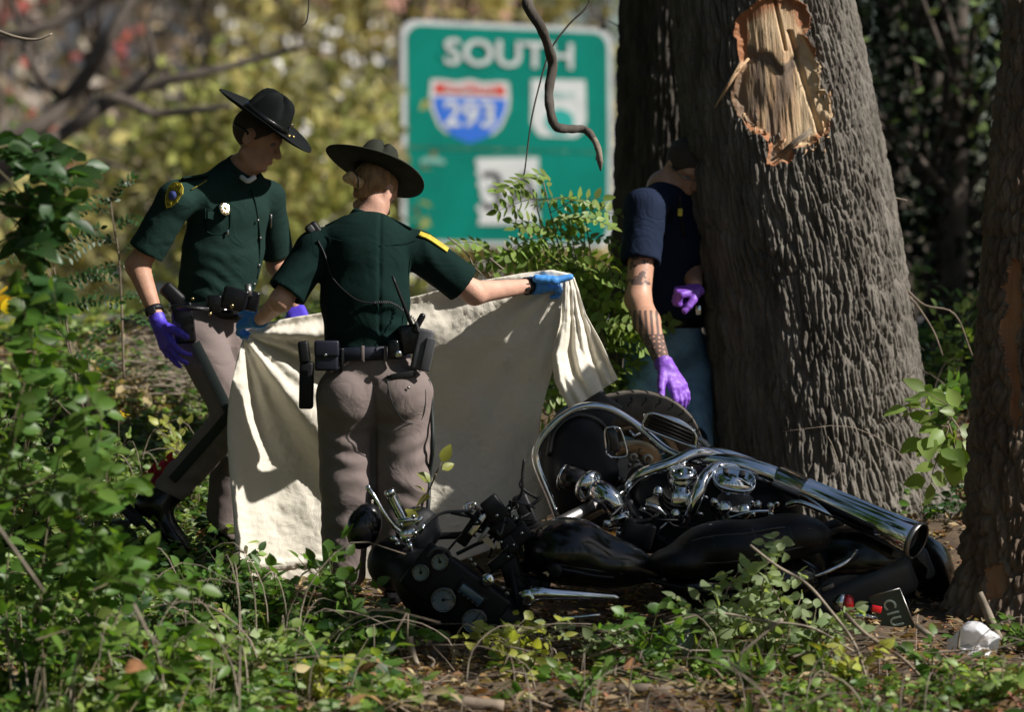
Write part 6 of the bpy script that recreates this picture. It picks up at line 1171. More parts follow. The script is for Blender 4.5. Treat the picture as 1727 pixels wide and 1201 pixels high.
    for k in range(8):
        x0, y0 = rs.uniform(1050, 1200), rs.uniform(840, 900); part('cable', tube([B(x0, y0, -.62), B(x0+rs.uniform(-30, 30), y0+rs.uniform(5, 25), -.68), B(x0+rs.uniform(-60, 60), y0+rs.uniform(10, 40), -.66)], .0045, 6, sm=5), M_blackm, th)
    # ---- tail lamps and plate
    tl = part('tail_lamp', lathe([(.0, -.045), (.016, -.040), (.027, -.018), (.030, .0)], B(1424, 1018, -1.0), (.95, -.3, -.1), 24, sx=1, sy=1.2), M_chrome, th); part('lamp_lens', lathe([(.030, .0), (.030, .012), (.022, .026), (.0, .032)], B(1426, 1019, -1.0), (.95, -.3, -.1), 24, sx=1, sy=1.2), M_red, tl)
    tl = part('tail_lamp', lathe([(.0, -.045), (.018, -.040), (.032, -.018), (.036, .0)], B(1420, 1066, -1.02), (.6, -.5, -.5), 24), M_chrome, th); part('lamp_lens', lathe([(.036, .0), (.034, .012), (.022, .022), (.0, .026)], B(1440, 1078, -1.05), (.5, -.7, -.4), 10), M_amber, tl, smooth=False)
    part('lamp_bar', tube([B(1428, 1040, -.99), B(1460, 1040, -.98), B(1490, 1045, -.97)], .009, 8), M_chrome, th); part('reflector', rbox(B(1478, 1028, -1.03), (.019, .006, .013), ((.95, 0, -.2), (0, 1, 0), (.2, 0, .95)), .004), M_red, th)
    plx, ply = nrm((.80, -.15, .22)), nrm((-.38, -.1, .92)); pl = part('license_plate', slab([(-.058, -.082), (.058, -.082), (.058, .082), (-.058, .082)], B(1505, 1034, -1.0), plx, ply, .004), mat('plate_green', (.05, .075, .06), .5), th, smooth=False); pz = np.cross(plx, ply)
    part('plate_edge', tube([B(1505, 1034, -1.0)+pz*.004+plx*.058+ply*.082, B(1505, 1034, -1.0)+pz*.004+plx*.058-ply*.082], .003, 6), M_steel, pl); part('plate_edge', tube([B(1505, 1034, -1.0)+pz*.004+plx*.058+ply*.082, B(1505, 1034, -1.0)+pz*.004-plx*.058+ply*.082], .003, 6), M_steel, pl)
    tdir, tup = -ply, plx; part('plate_number', text('C1U', .062, B(1505, 1034, -1.0)+pz*.007, -ply, plx, .002, .01, sx=.9), mat('plate_letters', (.34, .42, .36), .5), pl, smooth=False)
    part('frame_tube', tube([B(1050, 830, -.5), B(1100, 900, -.6), B(1180, 930, -.7), B(1350, 900, -.6), B(1420, 880, -.5)], .018, 10, sm=5), M_blackm, th)
    return th
def glass_material():
    m = bpy.data.materials.new('clear_glass'); m.use_nodes = True; b = m.node_tree.nodes['Principled BSDF']; b.inputs['Transmission Weight'].default_value = 1; b.inputs['Roughness'].default_value = .03; b.inputs['IOR'].default_value = 1.2; return m
M_glass = glass_material()
build_bike()
# ================================================================== NEAR PLANTS AND LITTER
def GP(px, py_, y):                 # a point standing on the ground at depth y under column px
    q = P(px, 480, y); return V3(q[0], y, float(ground_z(q[0], y)))
def scatter_ground(n, x0, x1, y0, y1, keep=None, rng=RNG):
    x = rng.uniform(x0, x1, n); y = rng.uniform(y0, y1, n)
    if keep is not None: m = keep(x, y); x, y = x[m], y[m]
    return np.stack([x, y, ground_z(x, y)], 1)
def dens(x, y, sc, seed, thr): return vn(np.stack([x*sc, y*sc, x*0], -1), seed) > thr
# dry leaves and bits lying on the soil
def litter():
    for nm, m, tpl, n, s, rect, up, st in (('leaf_litter', G_dry, L_Q, 26000, .032, (-2.6, 2.7, -3.6, 4.6), .8, 0), ('leaf_litter', G_straw, L_Q, 16000, .030, (-2.6, 2.7, -3.6, 4.6), .8, 0), ('dry_grass', G_straw, L_QL, 7000, .06, (-2.6, 2.7, -3.6, 4.8), .6, 1)):
        p = scatter_ground(n, *rect[:4]); p[:, 2] += RNG.uniform(.002, .022, n); d = rdir(n, .0); d[:, 2] *= .25; nn = rdir(n, 1.6)
        structure(nm, bulk(tpl, p, d, nn, RNG.uniform(.5, 1.4, n)*s), m, kind='stuff')
    # twigs
    V_, F_, k = [], [], 0
    for i in range(1800):
        x, y = RNG.uniform(-2.5, 2.6), RNG.uniform(-3.4, 4.4) if i % 3 else RNG.uniform(-3, -1.2); z = float(ground_z(x, y)); L = RNG.uniform(.05, .30); a = RNG.uniform(0, 6.28); d = V3(math.cos(a), math.sin(a)*.6, RNG.normal()*.22)*L
        p0 = V3(x, y, z+.008); v, f = tube([p0, p0+d*.5+RNG.normal(size=3)*.012+V3(0, 0, .012), p0+d], [RNG.uniform(.0015, .0045), .001], 4); V_.append(v); F_ += [[q+k for q in g] for g in f]; k += len(v)
    structure('fallen_twigs', (np.concatenate(V_), F_), M_twig, kind='stuff')
litter()
def dead_stems():
    V_, F_, k = [], [], 0
    for i in range(420):
        x, y = RNG.uniform(-2.3, 2.3), RNG.uniform(-3.2, -1.55) if i % 2 else RNG.uniform(.4, 3.6); z = float(ground_z(x, y)); h = RNG.uniform(.08, .42); l = RNG.normal(size=2)*.22*h
        if i % 2 and x > -.6: h *= .55
        p = [V3(x, y, z), V3(x+l[0]*.3, y+l[1]*.3, z+h*.6), V3(x+l[0]*1.6, y+l[1], z+h), V3(x+l[0]*3.2, y+l[1]*1.5, z+h*RNG.uniform(.7, 1.02))]
        v, f = tube(p, [RNG.uniform(.002, .004), .001], 4, sm=3); V_.append(v); F_ += [[q+k for q in g] for g in f]; k += len(v)
    structure('dead_stems', (np.concatenate(V_), F_), M_dead, kind='stuff')
dead_stems()
# low green cover: clumps of small stems with leaves
def cover(n, rect, h, size, mats, thr, seed, name='ground_cover', tpl=L_COV, per=7, keep=None):
    p = scatter_ground(n, *rect, keep=lambda x, y: dens(x, y, 1.7, seed, thr) & (keep(x, y) if keep else True)); N = len(p); k = RNG.integers(0, len(mats), N)
    hh = h*RNG.uniform(.35, 1.15, N)*(.55+.6*np.clip(vn(np.stack([p[:, 0]*1.1, p[:, 1]*1.1, p[:, 0]*0], -1), seed+1)+.4, 0, 1.2)); lean = RNG.normal(size=(N, 2))*.28
    for mi, m in enumerate(mats):
        q = p[k == mi]; H = hh[k == mi]; Ln = lean[k == mi]; t = RNG.uniform(.25, 1.05, (len(q), per)); a = RNG.uniform(0, 6.28, (len(q), per))
        pos = np.stack([q[:, None, 0]+Ln[:, :1]*H[:, None]*t, q[:, None, 1]+Ln[:, 1:]*H[:, None]*t, q[:, None, 2]+H[:, None]*t], -1).reshape(-1, 3)
        d = np.stack([np.cos(a), np.sin(a), RNG.normal(size=a.shape)*.25], -1).reshape(-1, 3); nn = rdir(len(pos), 1.1); nn[:, 1] -= .35
        structure(name, bulk(tpl, pos, d, nn, RNG.uniform(.55, 1.2, len(pos))*size), m, kind='stuff')
        sv = np.zeros((len(q), 3, 3)); sv[:, 0] = q+(-.0018, 0, 0); sv[:, 1] = q+(.0018, 0, 0); sv[:, 2] = q+np.stack([Ln[:, 0]*H, Ln[:, 1]*H, H], 1)
        sv2 = sv.reshape(-1, 3); structure('ground_cover_stems', (sv2, np.arange(len(sv2)).reshape(-1, 3)), M_stem, kind='stuff')
bike_free = lambda x, y: ~((np.abs(y+.75) < .75) & (x > -.65) & (x < 1.75))
cover(4600, (-2.6, .1, .35, 4.5), .16, .042, [G_mid, G_lite, G_sage, G_dark], -.42, 3, per=6)
cover(2600, (.2, 2.8, .5, 4.4), .15, .042, [G_dark, G_mid, G_dark], -.12, 8, per=6)  # greens chosen darker, shade behind the big trunk put into the colour
cover(700, (-2.2, -.5, -3.4, -1.55), .14, .050, [G_mid, G_lite, G_sage], -.1, 5, per=6, keep=bike_free)
cover(420, (-2.2, -.4, -3.3, -1.2), .22, .070, [G_mid, G_dark, G_lite], -.1, 25, per=5, keep=bike_free, tpl=L_WIDE)
cover(260, (-2.2, 2., -3.3, -1.6), .17, .075, [G_dry, G_mid, G_straw], .0, 27, per=5, keep=bike_free, tpl=L_LONG)
cover(500, (-2.4, .1, .4, 4.2), .30, .060, [G_lite, G_mid, G_straw], -.1, 29, per=6, tpl=L_LONG)
cover(800, (-.5, 2.2, -3.4, -1.7), .09, .040, [G_mid, G_lite, G_mid], .08, 15, per=6, keep=bike_free)
cover(1200, (-2.2, -.45, -1.8, .3), .18, .052, [G_mid, G_lite, G_dark], -.35, 6, per=6, keep=bike_free)
cover(1400, (-6, 1.5, 4.4, 7.5), .22, .06, [G_mid, G_lite, G_yel], -.3, 14, name='verge_plants')
gp = scatter_ground(14000, -9, 8, 17.3, 24); structure('verge_grass', bulk(L_QL, gp, rdir(len(gp), 2.2), rdir(len(gp)), RNG.uniform(.10, .28, len(gp))), mat('grass', (.15, .17, .045), .6, isl=.3, trans=.3), kind='stuff')
gp = scatter_ground(2400, -2.2, 2.3, -3.4, -1.6, keep=lambda x, y: dens(x, y, 1.3, 21, .25)); structure('grass', bulk(L_QL, gp, rdir(len(gp), 2.4), rdir(len(gp)), RNG.uniform(.05, .14, len(gp))), lmat('grass_blade', (.10, .16, .03)), kind='stuff')

def stems_from(base, n, h, spread, lean=(0, 0), nn=8):
    out = []
    for i in range(n):
        a = random.uniform(0, 6.28); t = base+V3(math.cos(a)*spread*random.uniform(.3, 1)+lean[0], math.sin(a)*spread*.7+lean[1], h*random.uniform(.6, 1.05)); m = base*.5+t*.5+V3(-math.cos(a)*.03, 0, h*.12); out.append(smoothpath([base+RNG.normal(size=3)*.01*V3(1, 1, 0), m, t], nn))
    return out
# --- compound-leaved shrub between the blanket and the man
def shrub_center():
    b = GP(985, 0, .95); st = []; fr = []
    tops = [(900, 330), (958, 360), (915, 300), (985, 400), (1020, 430), (1000, 470), (870, 400), (930, 395), (1035, 500), (1005, 540), (1040, 580), (800, 425), (985, 340)]
    for i, (px, py) in enumerate(tops):
        y = .75+.25*random.random(); t = P(px, py, y); s = smoothpath([b, b*.45+t*.55+V3(.06, 0, -.03 if py < 420 else .05), t], 9); st.append(s)
        for k in range(11):
            q = s[min(len(s)-1, int(len(s)*(.35+.06*k)))]; a = random.choice((-1, 1)); d = V3(a*random.uniform(.10, .22), random.uniform(-.15, .05), random.uniform(-.08, .08)); fr.append(frond(q, q+d, .02))
    for (x0, y0, x1, y1) in ((945, 335, 840, 355), (930, 310, 900, 295), (958, 370, 1030, 382), (950, 345, 1000, 345), (920, 400, 850, 430), (940, 395, 870, 385), (960, 415, 890, 440), (830, 425, 770, 410), (965, 430, 1030, 450), (880, 425, 835, 440), (975, 470, 1035, 480)):
        fr.append(frond(P(x0, y0, .75), P(x1, y1, .68), .02))
    locust('shrub', 'bright green shrub with compound leaves rising between the blanket and the navy-shirted man', 'shrub', b, st, fr, G_lite, .056, maxobj=300, step=.034)
shrub_center()
def locust_left():
    b1, b2 = P(105, 700, 1.2), P(215, 640, 1.5)
    s1 = smoothpath([P(140, 690, 1.2), P(118, 600, 1.15), P(95, 500, 1.1), P(68, 410, 1.1)], 6); s2 = smoothpath([P(128, 640, 1.2), P(110, 540, 1.15), P(88, 440, 1.15)], 6); s3 = smoothpath([P(209, 640, 1.4), P(205, 520, 1.4), P(200, 430, 1.35), P(190, 370, 1.3), P(186, 330, 1.3)], 6)
    f1 = [((100, 500), (20, 520)), ((108, 545), (25, 560)), ((95, 490), (190, 465)), ((85, 440), (170, 385)), ((80, 430), (10, 440)), ((105, 530), (200, 510)), ((112, 560), (70, 600)), ((118, 600), (190, 620)), ((75, 415), (20, 400)), ((120, 610), (45, 625))]
    f2 = [((203, 450), (130, 480)), ((198, 400), (110, 440)), ((202, 450), (250, 460)), ((195, 385), (240, 375)), ((188, 345), (225, 300)), ((190, 350), (150, 345)), ((205, 500), (260, 520)), ((204, 480), (140, 510)), ((197, 410), (90, 402)), ((208, 560), (160, 570)), ((200, 430), (245, 410)), ((205, 540), (250, 550)), ((190, 360), (120, 370))]
    mk = lambda L, y: [frond(P(*a, y), P(*b_, y-.1), .03) for a, b_ in L]
    locust('locust_sapling', 'thin locust sapling with paired leaflets, left of the taller one beside it', 'sapling', GP(140, 0, 1.2), [s1, s2], mk(f1, 1.15), G_dark, .036, 'locust saplings on the left bank', step=.026)
    locust('locust_sapling', 'taller locust sapling with paired leaflets standing just left of the trooper with the badge', 'sapling', GP(209, 0, 1.4), [s3], mk(f2, 1.35), G_dark, .036, 'locust saplings on the left bank', step=.026)
    # leafy shoots low on the bank
    rs = random.Random(3)
    for i, (px, y, h, m, lb) in enumerate(((40, 1.0, .42, G_mid, 'leafy green weed at the far left of the bank'), (110, .7, .36, G_lite, 'light green weed on the bank below the locust saplings'), (185, .9, .32, G_lite, 'light green weed on the bank left of the violet glove'), (330, .9, .30, G_lite, 'light green weed behind the walking trooper\'s knee'), (230, .55, .26, G_mid, 'green weed behind the raised boot'), (160, .35, .26, G_lite, 'pale weed behind the black case on the ground'), (300, 1.3, .30, G_yel, 'yellowish weed high on the bank behind the trooper\'s leg'), (60, .3, .3, G_lite, 'pale green weed low at the left, behind the blurred vine'))):
        b = GP(px, 0, y); leafy('weed', lb, 'weed', b, stems_from(b, 9, h, .16), [L_OVAL, L_WIDE, L_LONG], m, .045, .030, 'weeds on the left bank', 120)
    b = GP(268, 0, .22); st = [smoothpath([b, P(275, 835, .2), P(262, 800, .18)], 5), smoothpath([b, P(285, 800, .2), P(283, 772, .18)], 5)]
    th = thing('creeper', 'crimson five-fingered creeper leaves beside the raised boot', 'plant', b); part('stem', merge([tube(s, .003, 5) for s in st]), M_stem, th)
    for c, n, s in (((258, 806), 5, .062), ((283, 778), 4, .05), ((275, 795), 4, .045), ((250, 800), 3, .045), ((238, 815), 3, .04)):
        for k in range(n): a = R(-150+k*300/n+random.uniform(-12, 12)); leafobj(leafmesh(L_OVAL, G_red, 0), P(*c, .15), (math.cos(a), -.25, math.sin(a)), (.1, -1, .45), s*random.uniform(.8, 1.1), th, BASE[th.name])
    b = GP(192, 0, .8); th = thing('wildflower', 'small yellow wildflower on the sunny bank', 'flower', b); part('stem', tube([b, P(200, 730, .75), P(200, 702, .72)], .0025, 5), M_stem, th)
    for k in range(14): a = k*.449*2; leafobj(leafmesh(L_LONG, G_gold, 'pet'), P(196+(k % 4)*5, 702-(k % 3)*2, .7), (math.cos(a), -.3, .35*math.sin(a)+.2), (0, -.5, 1), .022, th, BASE[th.name], 'petal')
locust_left()
def brush_pile():
    V_, F_, k = [], [], 0
    for i in range(520):
        y = RNG.uniform(2.4, 3.9); px = RNG.uniform(120, 330); q = P(px, 0, y); z = float(ground_z(q[0], y))+RNG.uniform(.0, .16)*math.exp(-((px-215)/80)**2); a = RNG.uniform(-.5, .7); L = RNG.uniform(.10, .42); d = V3(math.cos(a), RNG.normal()*.3, math.sin(a)*.55)*L; p0 = V3(q[0], y, z)
        v, f = tube([p0, p0+d*.5+V3(0, 0, .03), p0+d], [RNG.uniform(.003, .009), .002], 4); V_.append(v); F_ += [[w_+k for w_ in g] for g in f]; k += len(v)
    n = 1600; y = RNG.uniform(2.3, 3.9, n); px = RNG.uniform(100, 345, n); x = (px-863.5)*(y+14)/FPX; p = np.stack([x, y, ground_z(x, y)+RNG.uniform(0, .16, n)*np.exp(-((px-215)/80)**2)], 1)
    o = structure('brush_pile', (np.concatenate(V_), F_), M_dead, kind='stuff'); structure('dead_leaves', bulk(L_Q, p, rdir(n), rdir(n, .8), RNG.uniform(.03, .07, n)), G_straw, kind='stuff')
brush_pile()
# --- the vine out of focus at the left edge, nearer the camera
def vine_left():
    rs = random.Random(8); y = -2.9
    for lb, pts_l, m, sz, n0 in (('dark leafy vine hanging blurred at the upper left edge', [[(-40, 230), (30, 260), (80, 300), (60, 360)], [(-30, 260), (40, 330), (80, 380), (60, 420)], [(-20, 300), (20, 370), (50, 430)], [(60, 270), (100, 300), (150, 290)], [(-20, 340), (60, 350), (115, 340)], [(-20, 420), (30, 400), (70, 440), (95, 500)], [(-30, 480), (40, 470), (60, 540)], [(-10, 250), (50, 240), (95, 265)], [(20, 330), (90, 330), (120, 380)]], G_dark, .085, 1), ('tall leafy vine out of focus filling the lower left corner', [[(20, 1190), (10, 1000), (30, 820), (60, 640), (30, 480)], [(60, 1190), (90, 1040), (120, 900), (150, 780), (140, 700)], [(120, 1200), (170, 1100), (210, 1000), (190, 900)], [(-10, 1100), (-20, 900), (20, 720), (70, 560)], [(180, 1200), (230, 1130), (280, 1060), (310, 1100)], [(60, 700), (120, 660), (170, 700), (160, 760)], [(0, 850), (70, 830), (130, 860), (200, 840)], [(40, 960), (120, 950), (200, 980), (290, 1000)], [(60, 1080), (140, 1060), (220, 1090), (300, 1140)], [(150, 1000), (230, 960), (250, 930)]], G_mid, .078, 2)):
        st = [smoothpath([P(a, b, y+rs.uniform(-.25, .5)) for a, b in L], 5) for L in pts_l]
        b = P(20, 1180, y) if n0 == 2 else P(-60, 400, y)
        if n0 == 2: st += [s+RNG.normal(size=3)*.05 for s in st[:8]]
        leafy('vine', lb, 'vine', b if n0 == 2 else P(-40, 230, y), st, [L_OVAL, L_WIDE, L_OVAL], m, sz, .026 if n0 == 2 else .022, None, 300, spread=.7, nrm_f=lambda: nrm((RNG.normal()*.6, -.5+RNG.normal()*.6, .5+RNG.normal()*.5)))
    b = P(90, 1010, y+.3); 
    for pts, lb in (([(-10, 880), (40, 950), (75, 1000)], 'blurred straight dry stalk slanting across the lower left, the leftmost one'), ([(225, 1020), (250, 1070), (270, 1090)], 'short blurred dry stalk right of the lower left vine')):
        solo('dry_stalk', tube([P(a, c, -3.6) for a, c in pts], [.006, .004], 6), M_dead, lb, 'stalk')
    th = thing('leaf_spray', 'yellow blurred leaf at the far left edge', 'leaf', P(5, 540, -2.)); part('stem', tube([P(-20, 560, -2), P(5, 530, -2)], .004, 5), M_stem, th)
    for a, b_ in ((5, 512), (10, 530), (-2, 524)): leafobj(leafmesh(L_WIDE, G_gold, 1), P(a, b_, -2.), (.2, -.2, .8), (0.2, -1, .2), .06, th, BASE[th.name])
vine_left()
# --- foreground shoots in front of the blanket and the bicycle's front
def shoots():
    y = -1.55
    def sh(name, lb, pts_l, m, sz, step, tp=(L_OVAL, L_OVAL, L_LONG), yy=y, grp=None, **k):
        st = [smoothpath([P(a, b, yy+random.uniform(-.08, .08)) for a, b in L], 5) for L in pts_l]; return leafy(name, lb, 'plant', st[0][0], st, list(tp), m, sz, step, grp, 300, **k)
    sh('seedling', 'green shoots with oval leaves in front of the foot of the blanket', [[(500, 1085), (520, 1020), (545, 960), (575, 910)], [(540, 1090), (550, 1040), (600, 1010), (640, 1020)], [(470, 1080), (490, 1010), (520, 985)], [(560, 1090), (590, 1040), (580, 980)], [(440, 1090), (450, 1050), (500, 1030), (560, 1050)], [(600, 1100), (620, 1060), (610, 1020)]], G_mid, .062, .034)
    sh('seedling', 'pale lit sprig with upright leaves in front of the walking trooper\'s planted leg', [[(400, 1100), (380, 1070), (345, 1052), (320, 1040)], [(400, 1100), (395, 1060), (385, 1035)], [(430, 1105), (425, 1060), (440, 1040)]], G_lite, .048, .030)
    sh('seedling', 'small leafy plant by the sole of the raised boot', [[(330, 985), (345, 940), (365, 900)], [(300, 990), (320, 960), (370, 965)], [(390, 1000), (380, 970), (372, 945)]], G_mid, .045, .028, yy=-.5)
    sh('seedling', 'two long green leaves in front of the second trooper\'s right shin', [[(735, 800), (722, 830), (700, 860)], [(735, 800), (745, 780)]], G_yel, .075, .045, (L_LONG, L_LONG), yy=-.95)
    sh('seedling', 'light green plants below the fallen gauges', [[(510, 1150), (540, 1100), (575, 1060)], [(560, 1160), (600, 1110), (622, 1075)], [(600, 1165), (640, 1120), (660, 1080)], [(640, 1170), (655, 1140), (640, 1110)]], G_lite, .050, .030, yy=-1.9)
    sh('seedling', 'yellow-green broad leaved weed in front of the fallen lower grip', [[(840, 1165), (850, 1120), (862, 1085)], [(880, 1165), (900, 1120), (905, 1095)], [(940, 1165), (935, 1130), (925, 1100)], [(860, 1170), (880, 1140)]], G_yel, .058, .028, (L_WIDE, L_OVAL), yy=-1.9)
    sh('seedling', 'curled green leaves in front of the fuel tank\'s lower side', [[(1010, 1160), (1025, 1110), (1040, 1070), (1070, 1050)], [(1040, 1165), (1060, 1120), (1080, 1095)], [(1070, 1165), (1090, 1110), (1110, 1030), (1140, 1020)], [(1110, 1170), (1120, 1110), (1150, 1060)]], G_mid, .050, .030, (L_WIDE, L_OVAL), yy=-1.85)
    # the sunlit shrub over the seat and tail
    st = []
    for L in ([(1300, 1150), (1290, 1080), (1285, 1000), (1295, 950), (1306, 908)], [(1300, 1150), (1270, 1060), (1240, 990), (1195, 985)], [(1300, 1150), (1300, 1060), (1320, 1000), (1345, 970)], [(1290, 1140), (1250, 1050), (1262, 990), (1255, 955)], [(1310, 1150), (1330, 1070), (1350, 1010)], [(1300, 1130), (1280, 1040), (1240, 1020), (1215, 1030)], [(1290, 1150), (1280, 1090), (1295, 1020), (1275, 975)], [(1305, 1140), (1320, 1060), (1300, 990)], [(1300, 1150), (1340, 1120), (1360, 1080)], [(1300, 1150), (1330, 1060), (1290, 960), (1310, 930)], [(1290, 1150), (1220, 1100), (1170, 1060), (1150, 1020)], [(1300, 1150), (1380, 1110), (1400, 1060)], [(1280, 1150), (1210, 1080), (1225, 1000), (1245, 965)]): st.append(smoothpath([P(a, b, -1.5+random.uniform(-.1, .1)) for a, b in L], 6))
    leafy('shrub', 'sunlit pale green shrub growing in front of the motorcycle seat', 'shrub', P(1300, 1150, -1.55), st, [L_OVAL, L_WIDE], G_sage, .052, .015, None, 300, jit=.02, smat=M_twig)
    st = [smoothpath([P(a, b, .25) for a, b in L], 6) for L in ([(1600, 720), (1575, 715), (1545, 690), (1530, 690)], [(1600, 720), (1590, 750), (1575, 790), (1570, 815)], [(1600, 710), (1605, 690), (1560, 660)], [(1600, 715), (1610, 750), (1610, 780)], [(1600, 710), (1580, 735), (1555, 745)], [(1605, 705), (1620, 730), (1625, 770)])]
    leafy('shrub', 'bunch of large bright green hanging leaves beside the root of the massive trunk', 'shrub', P(1605, 720, .3), st, [L_OVAL, L_OVAL], G_lite, .10, .022, None, 110, spread=.5, smat=M_twig, nrm_f=lambda: nrm((RNG.normal()*.4, -1, .5)))
    for i, (px, y_, h, m, lb) in enumerate(((1600, 2.2, .5, G_lite, 'sunlit weed between the two right trunks, below the dark wood'), (1585, 1.2, .35, G_mid, 'green weed beside the massive trunk\'s right flank'), (1190, 1.6, .32, G_lite, 'light green weed behind the purple glove'), (1640, 3., .45, G_mid, 'green weed farthest back between the right trunks'))):
        b = GP(px, 0, y_); leafy('weed', lb, 'weed', b, stems_from(b, 10, h, .2), [L_OVAL, L_WIDE], m, .055, .034, 'weeds round the right trunks', 110)
    for i, (px, y_, h, m, lb) in enumerate(((1660, -2.2, .13, G_lite, 'light green plant at the bottom right below the white bag'), (1570, -2.0, .20, G_mid, 'low green plant left of the bottom right one'), (1430, -2.1, .15, G_yel, 'small yellow-green plant under the tail lamp'), (980, -2.3, .14, G_mid, 'small green plant at the bottom centre'), (300, -2.3, .22, G_lite, 'light green plant at the bottom left beside the vine'), (420, -2.2, .18, G_mid, 'mid green plant at the bottom under the blanket'), (700, -2.4, .12, G_lite, 'tiny light green plant under the gauges'), (1722, -1.3, .12, G_mid, 'green plant at the right edge beside the white bag'), (540, -2.3, .15, G_yel, 'yellow-green plant at the bottom left of centre'), (1260, -2.3, .13, G_mid, 'low plant at the bottom under the sunlit shrub'))):
        b = GP(px, 0, y_); leafy('weed', lb, 'weed', b, stems_from(b, 8, h, .14), [L_OVAL, L_WIDE], m, .050, .032, 'weeds along the bottom of the view', 100)
def brush_front():
    spec = [(560, 955, -1.25, .30, G_mid, 'leafy green plant in front of the fair haired trooper\'s left foot'), (640, 1075, -1.6, .08, G_mid, 'low plant left of the fallen gauges'), (600, 1010, -1.45, .12, G_dark, 'dark leafy plant below the mirror'), (470, 1010, -1.3, .26, G_mid, 'leafy plant under the blanket hem, left'), (395, 1010, -1.2, .30, G_dark, 'dark plant hiding the walking trooper\'s planted boot'),
            (330, 1010, -1.6, .30, G_mid, 'plant low in front of the raised boot'), (240, 1010, -2.0, .36, G_dark, 'dark plant right of the tall vine'), (1000, 1100, -1.6, .14, G_sage, 'pale small plant below the tank'), (1100, 1100, -1.65, .18, G_mid, 'plant left of the bluish scrap'), (1210, 1100, -1.6, .22, G_sage, 'pale plant left of the sunlit shrub'), (1370, 1100, -1.6, .2, G_sage, 'pale plant right of the sunlit shrub'), (1690, 1150, -2.3, .13, G_lite, 'light plant in the lower right corner'), (860, 1120, -1.7, .12, G_yel, 'tiny yellowish plant below the fallen grip'),
            (60, 1150, -2.6, .4, G_mid, 'leafy plant in the lower left corner'), (160, 1150, -2.5, .36, G_lite, 'light leafy plant near the lower left corner'), (430, 1150, -2.3, .24, G_lite, 'light leafy plant at the bottom, left of centre'), (620, 1180, -2.5, .16, G_mid, 'low leafy plant at the bottom under the gauges')]
    for px, py, y_, h, m, lb in spec:
        b = GP(px, 0, y_); leafy('undergrowth', lb, 'plant', b, stems_from(b, 13, h, .20), [L_OVAL, L_WIDE, L_OVAL], m, random.uniform(.045, .062), .026, 'leafy undergrowth in front', 190)
shoots(); brush_front()
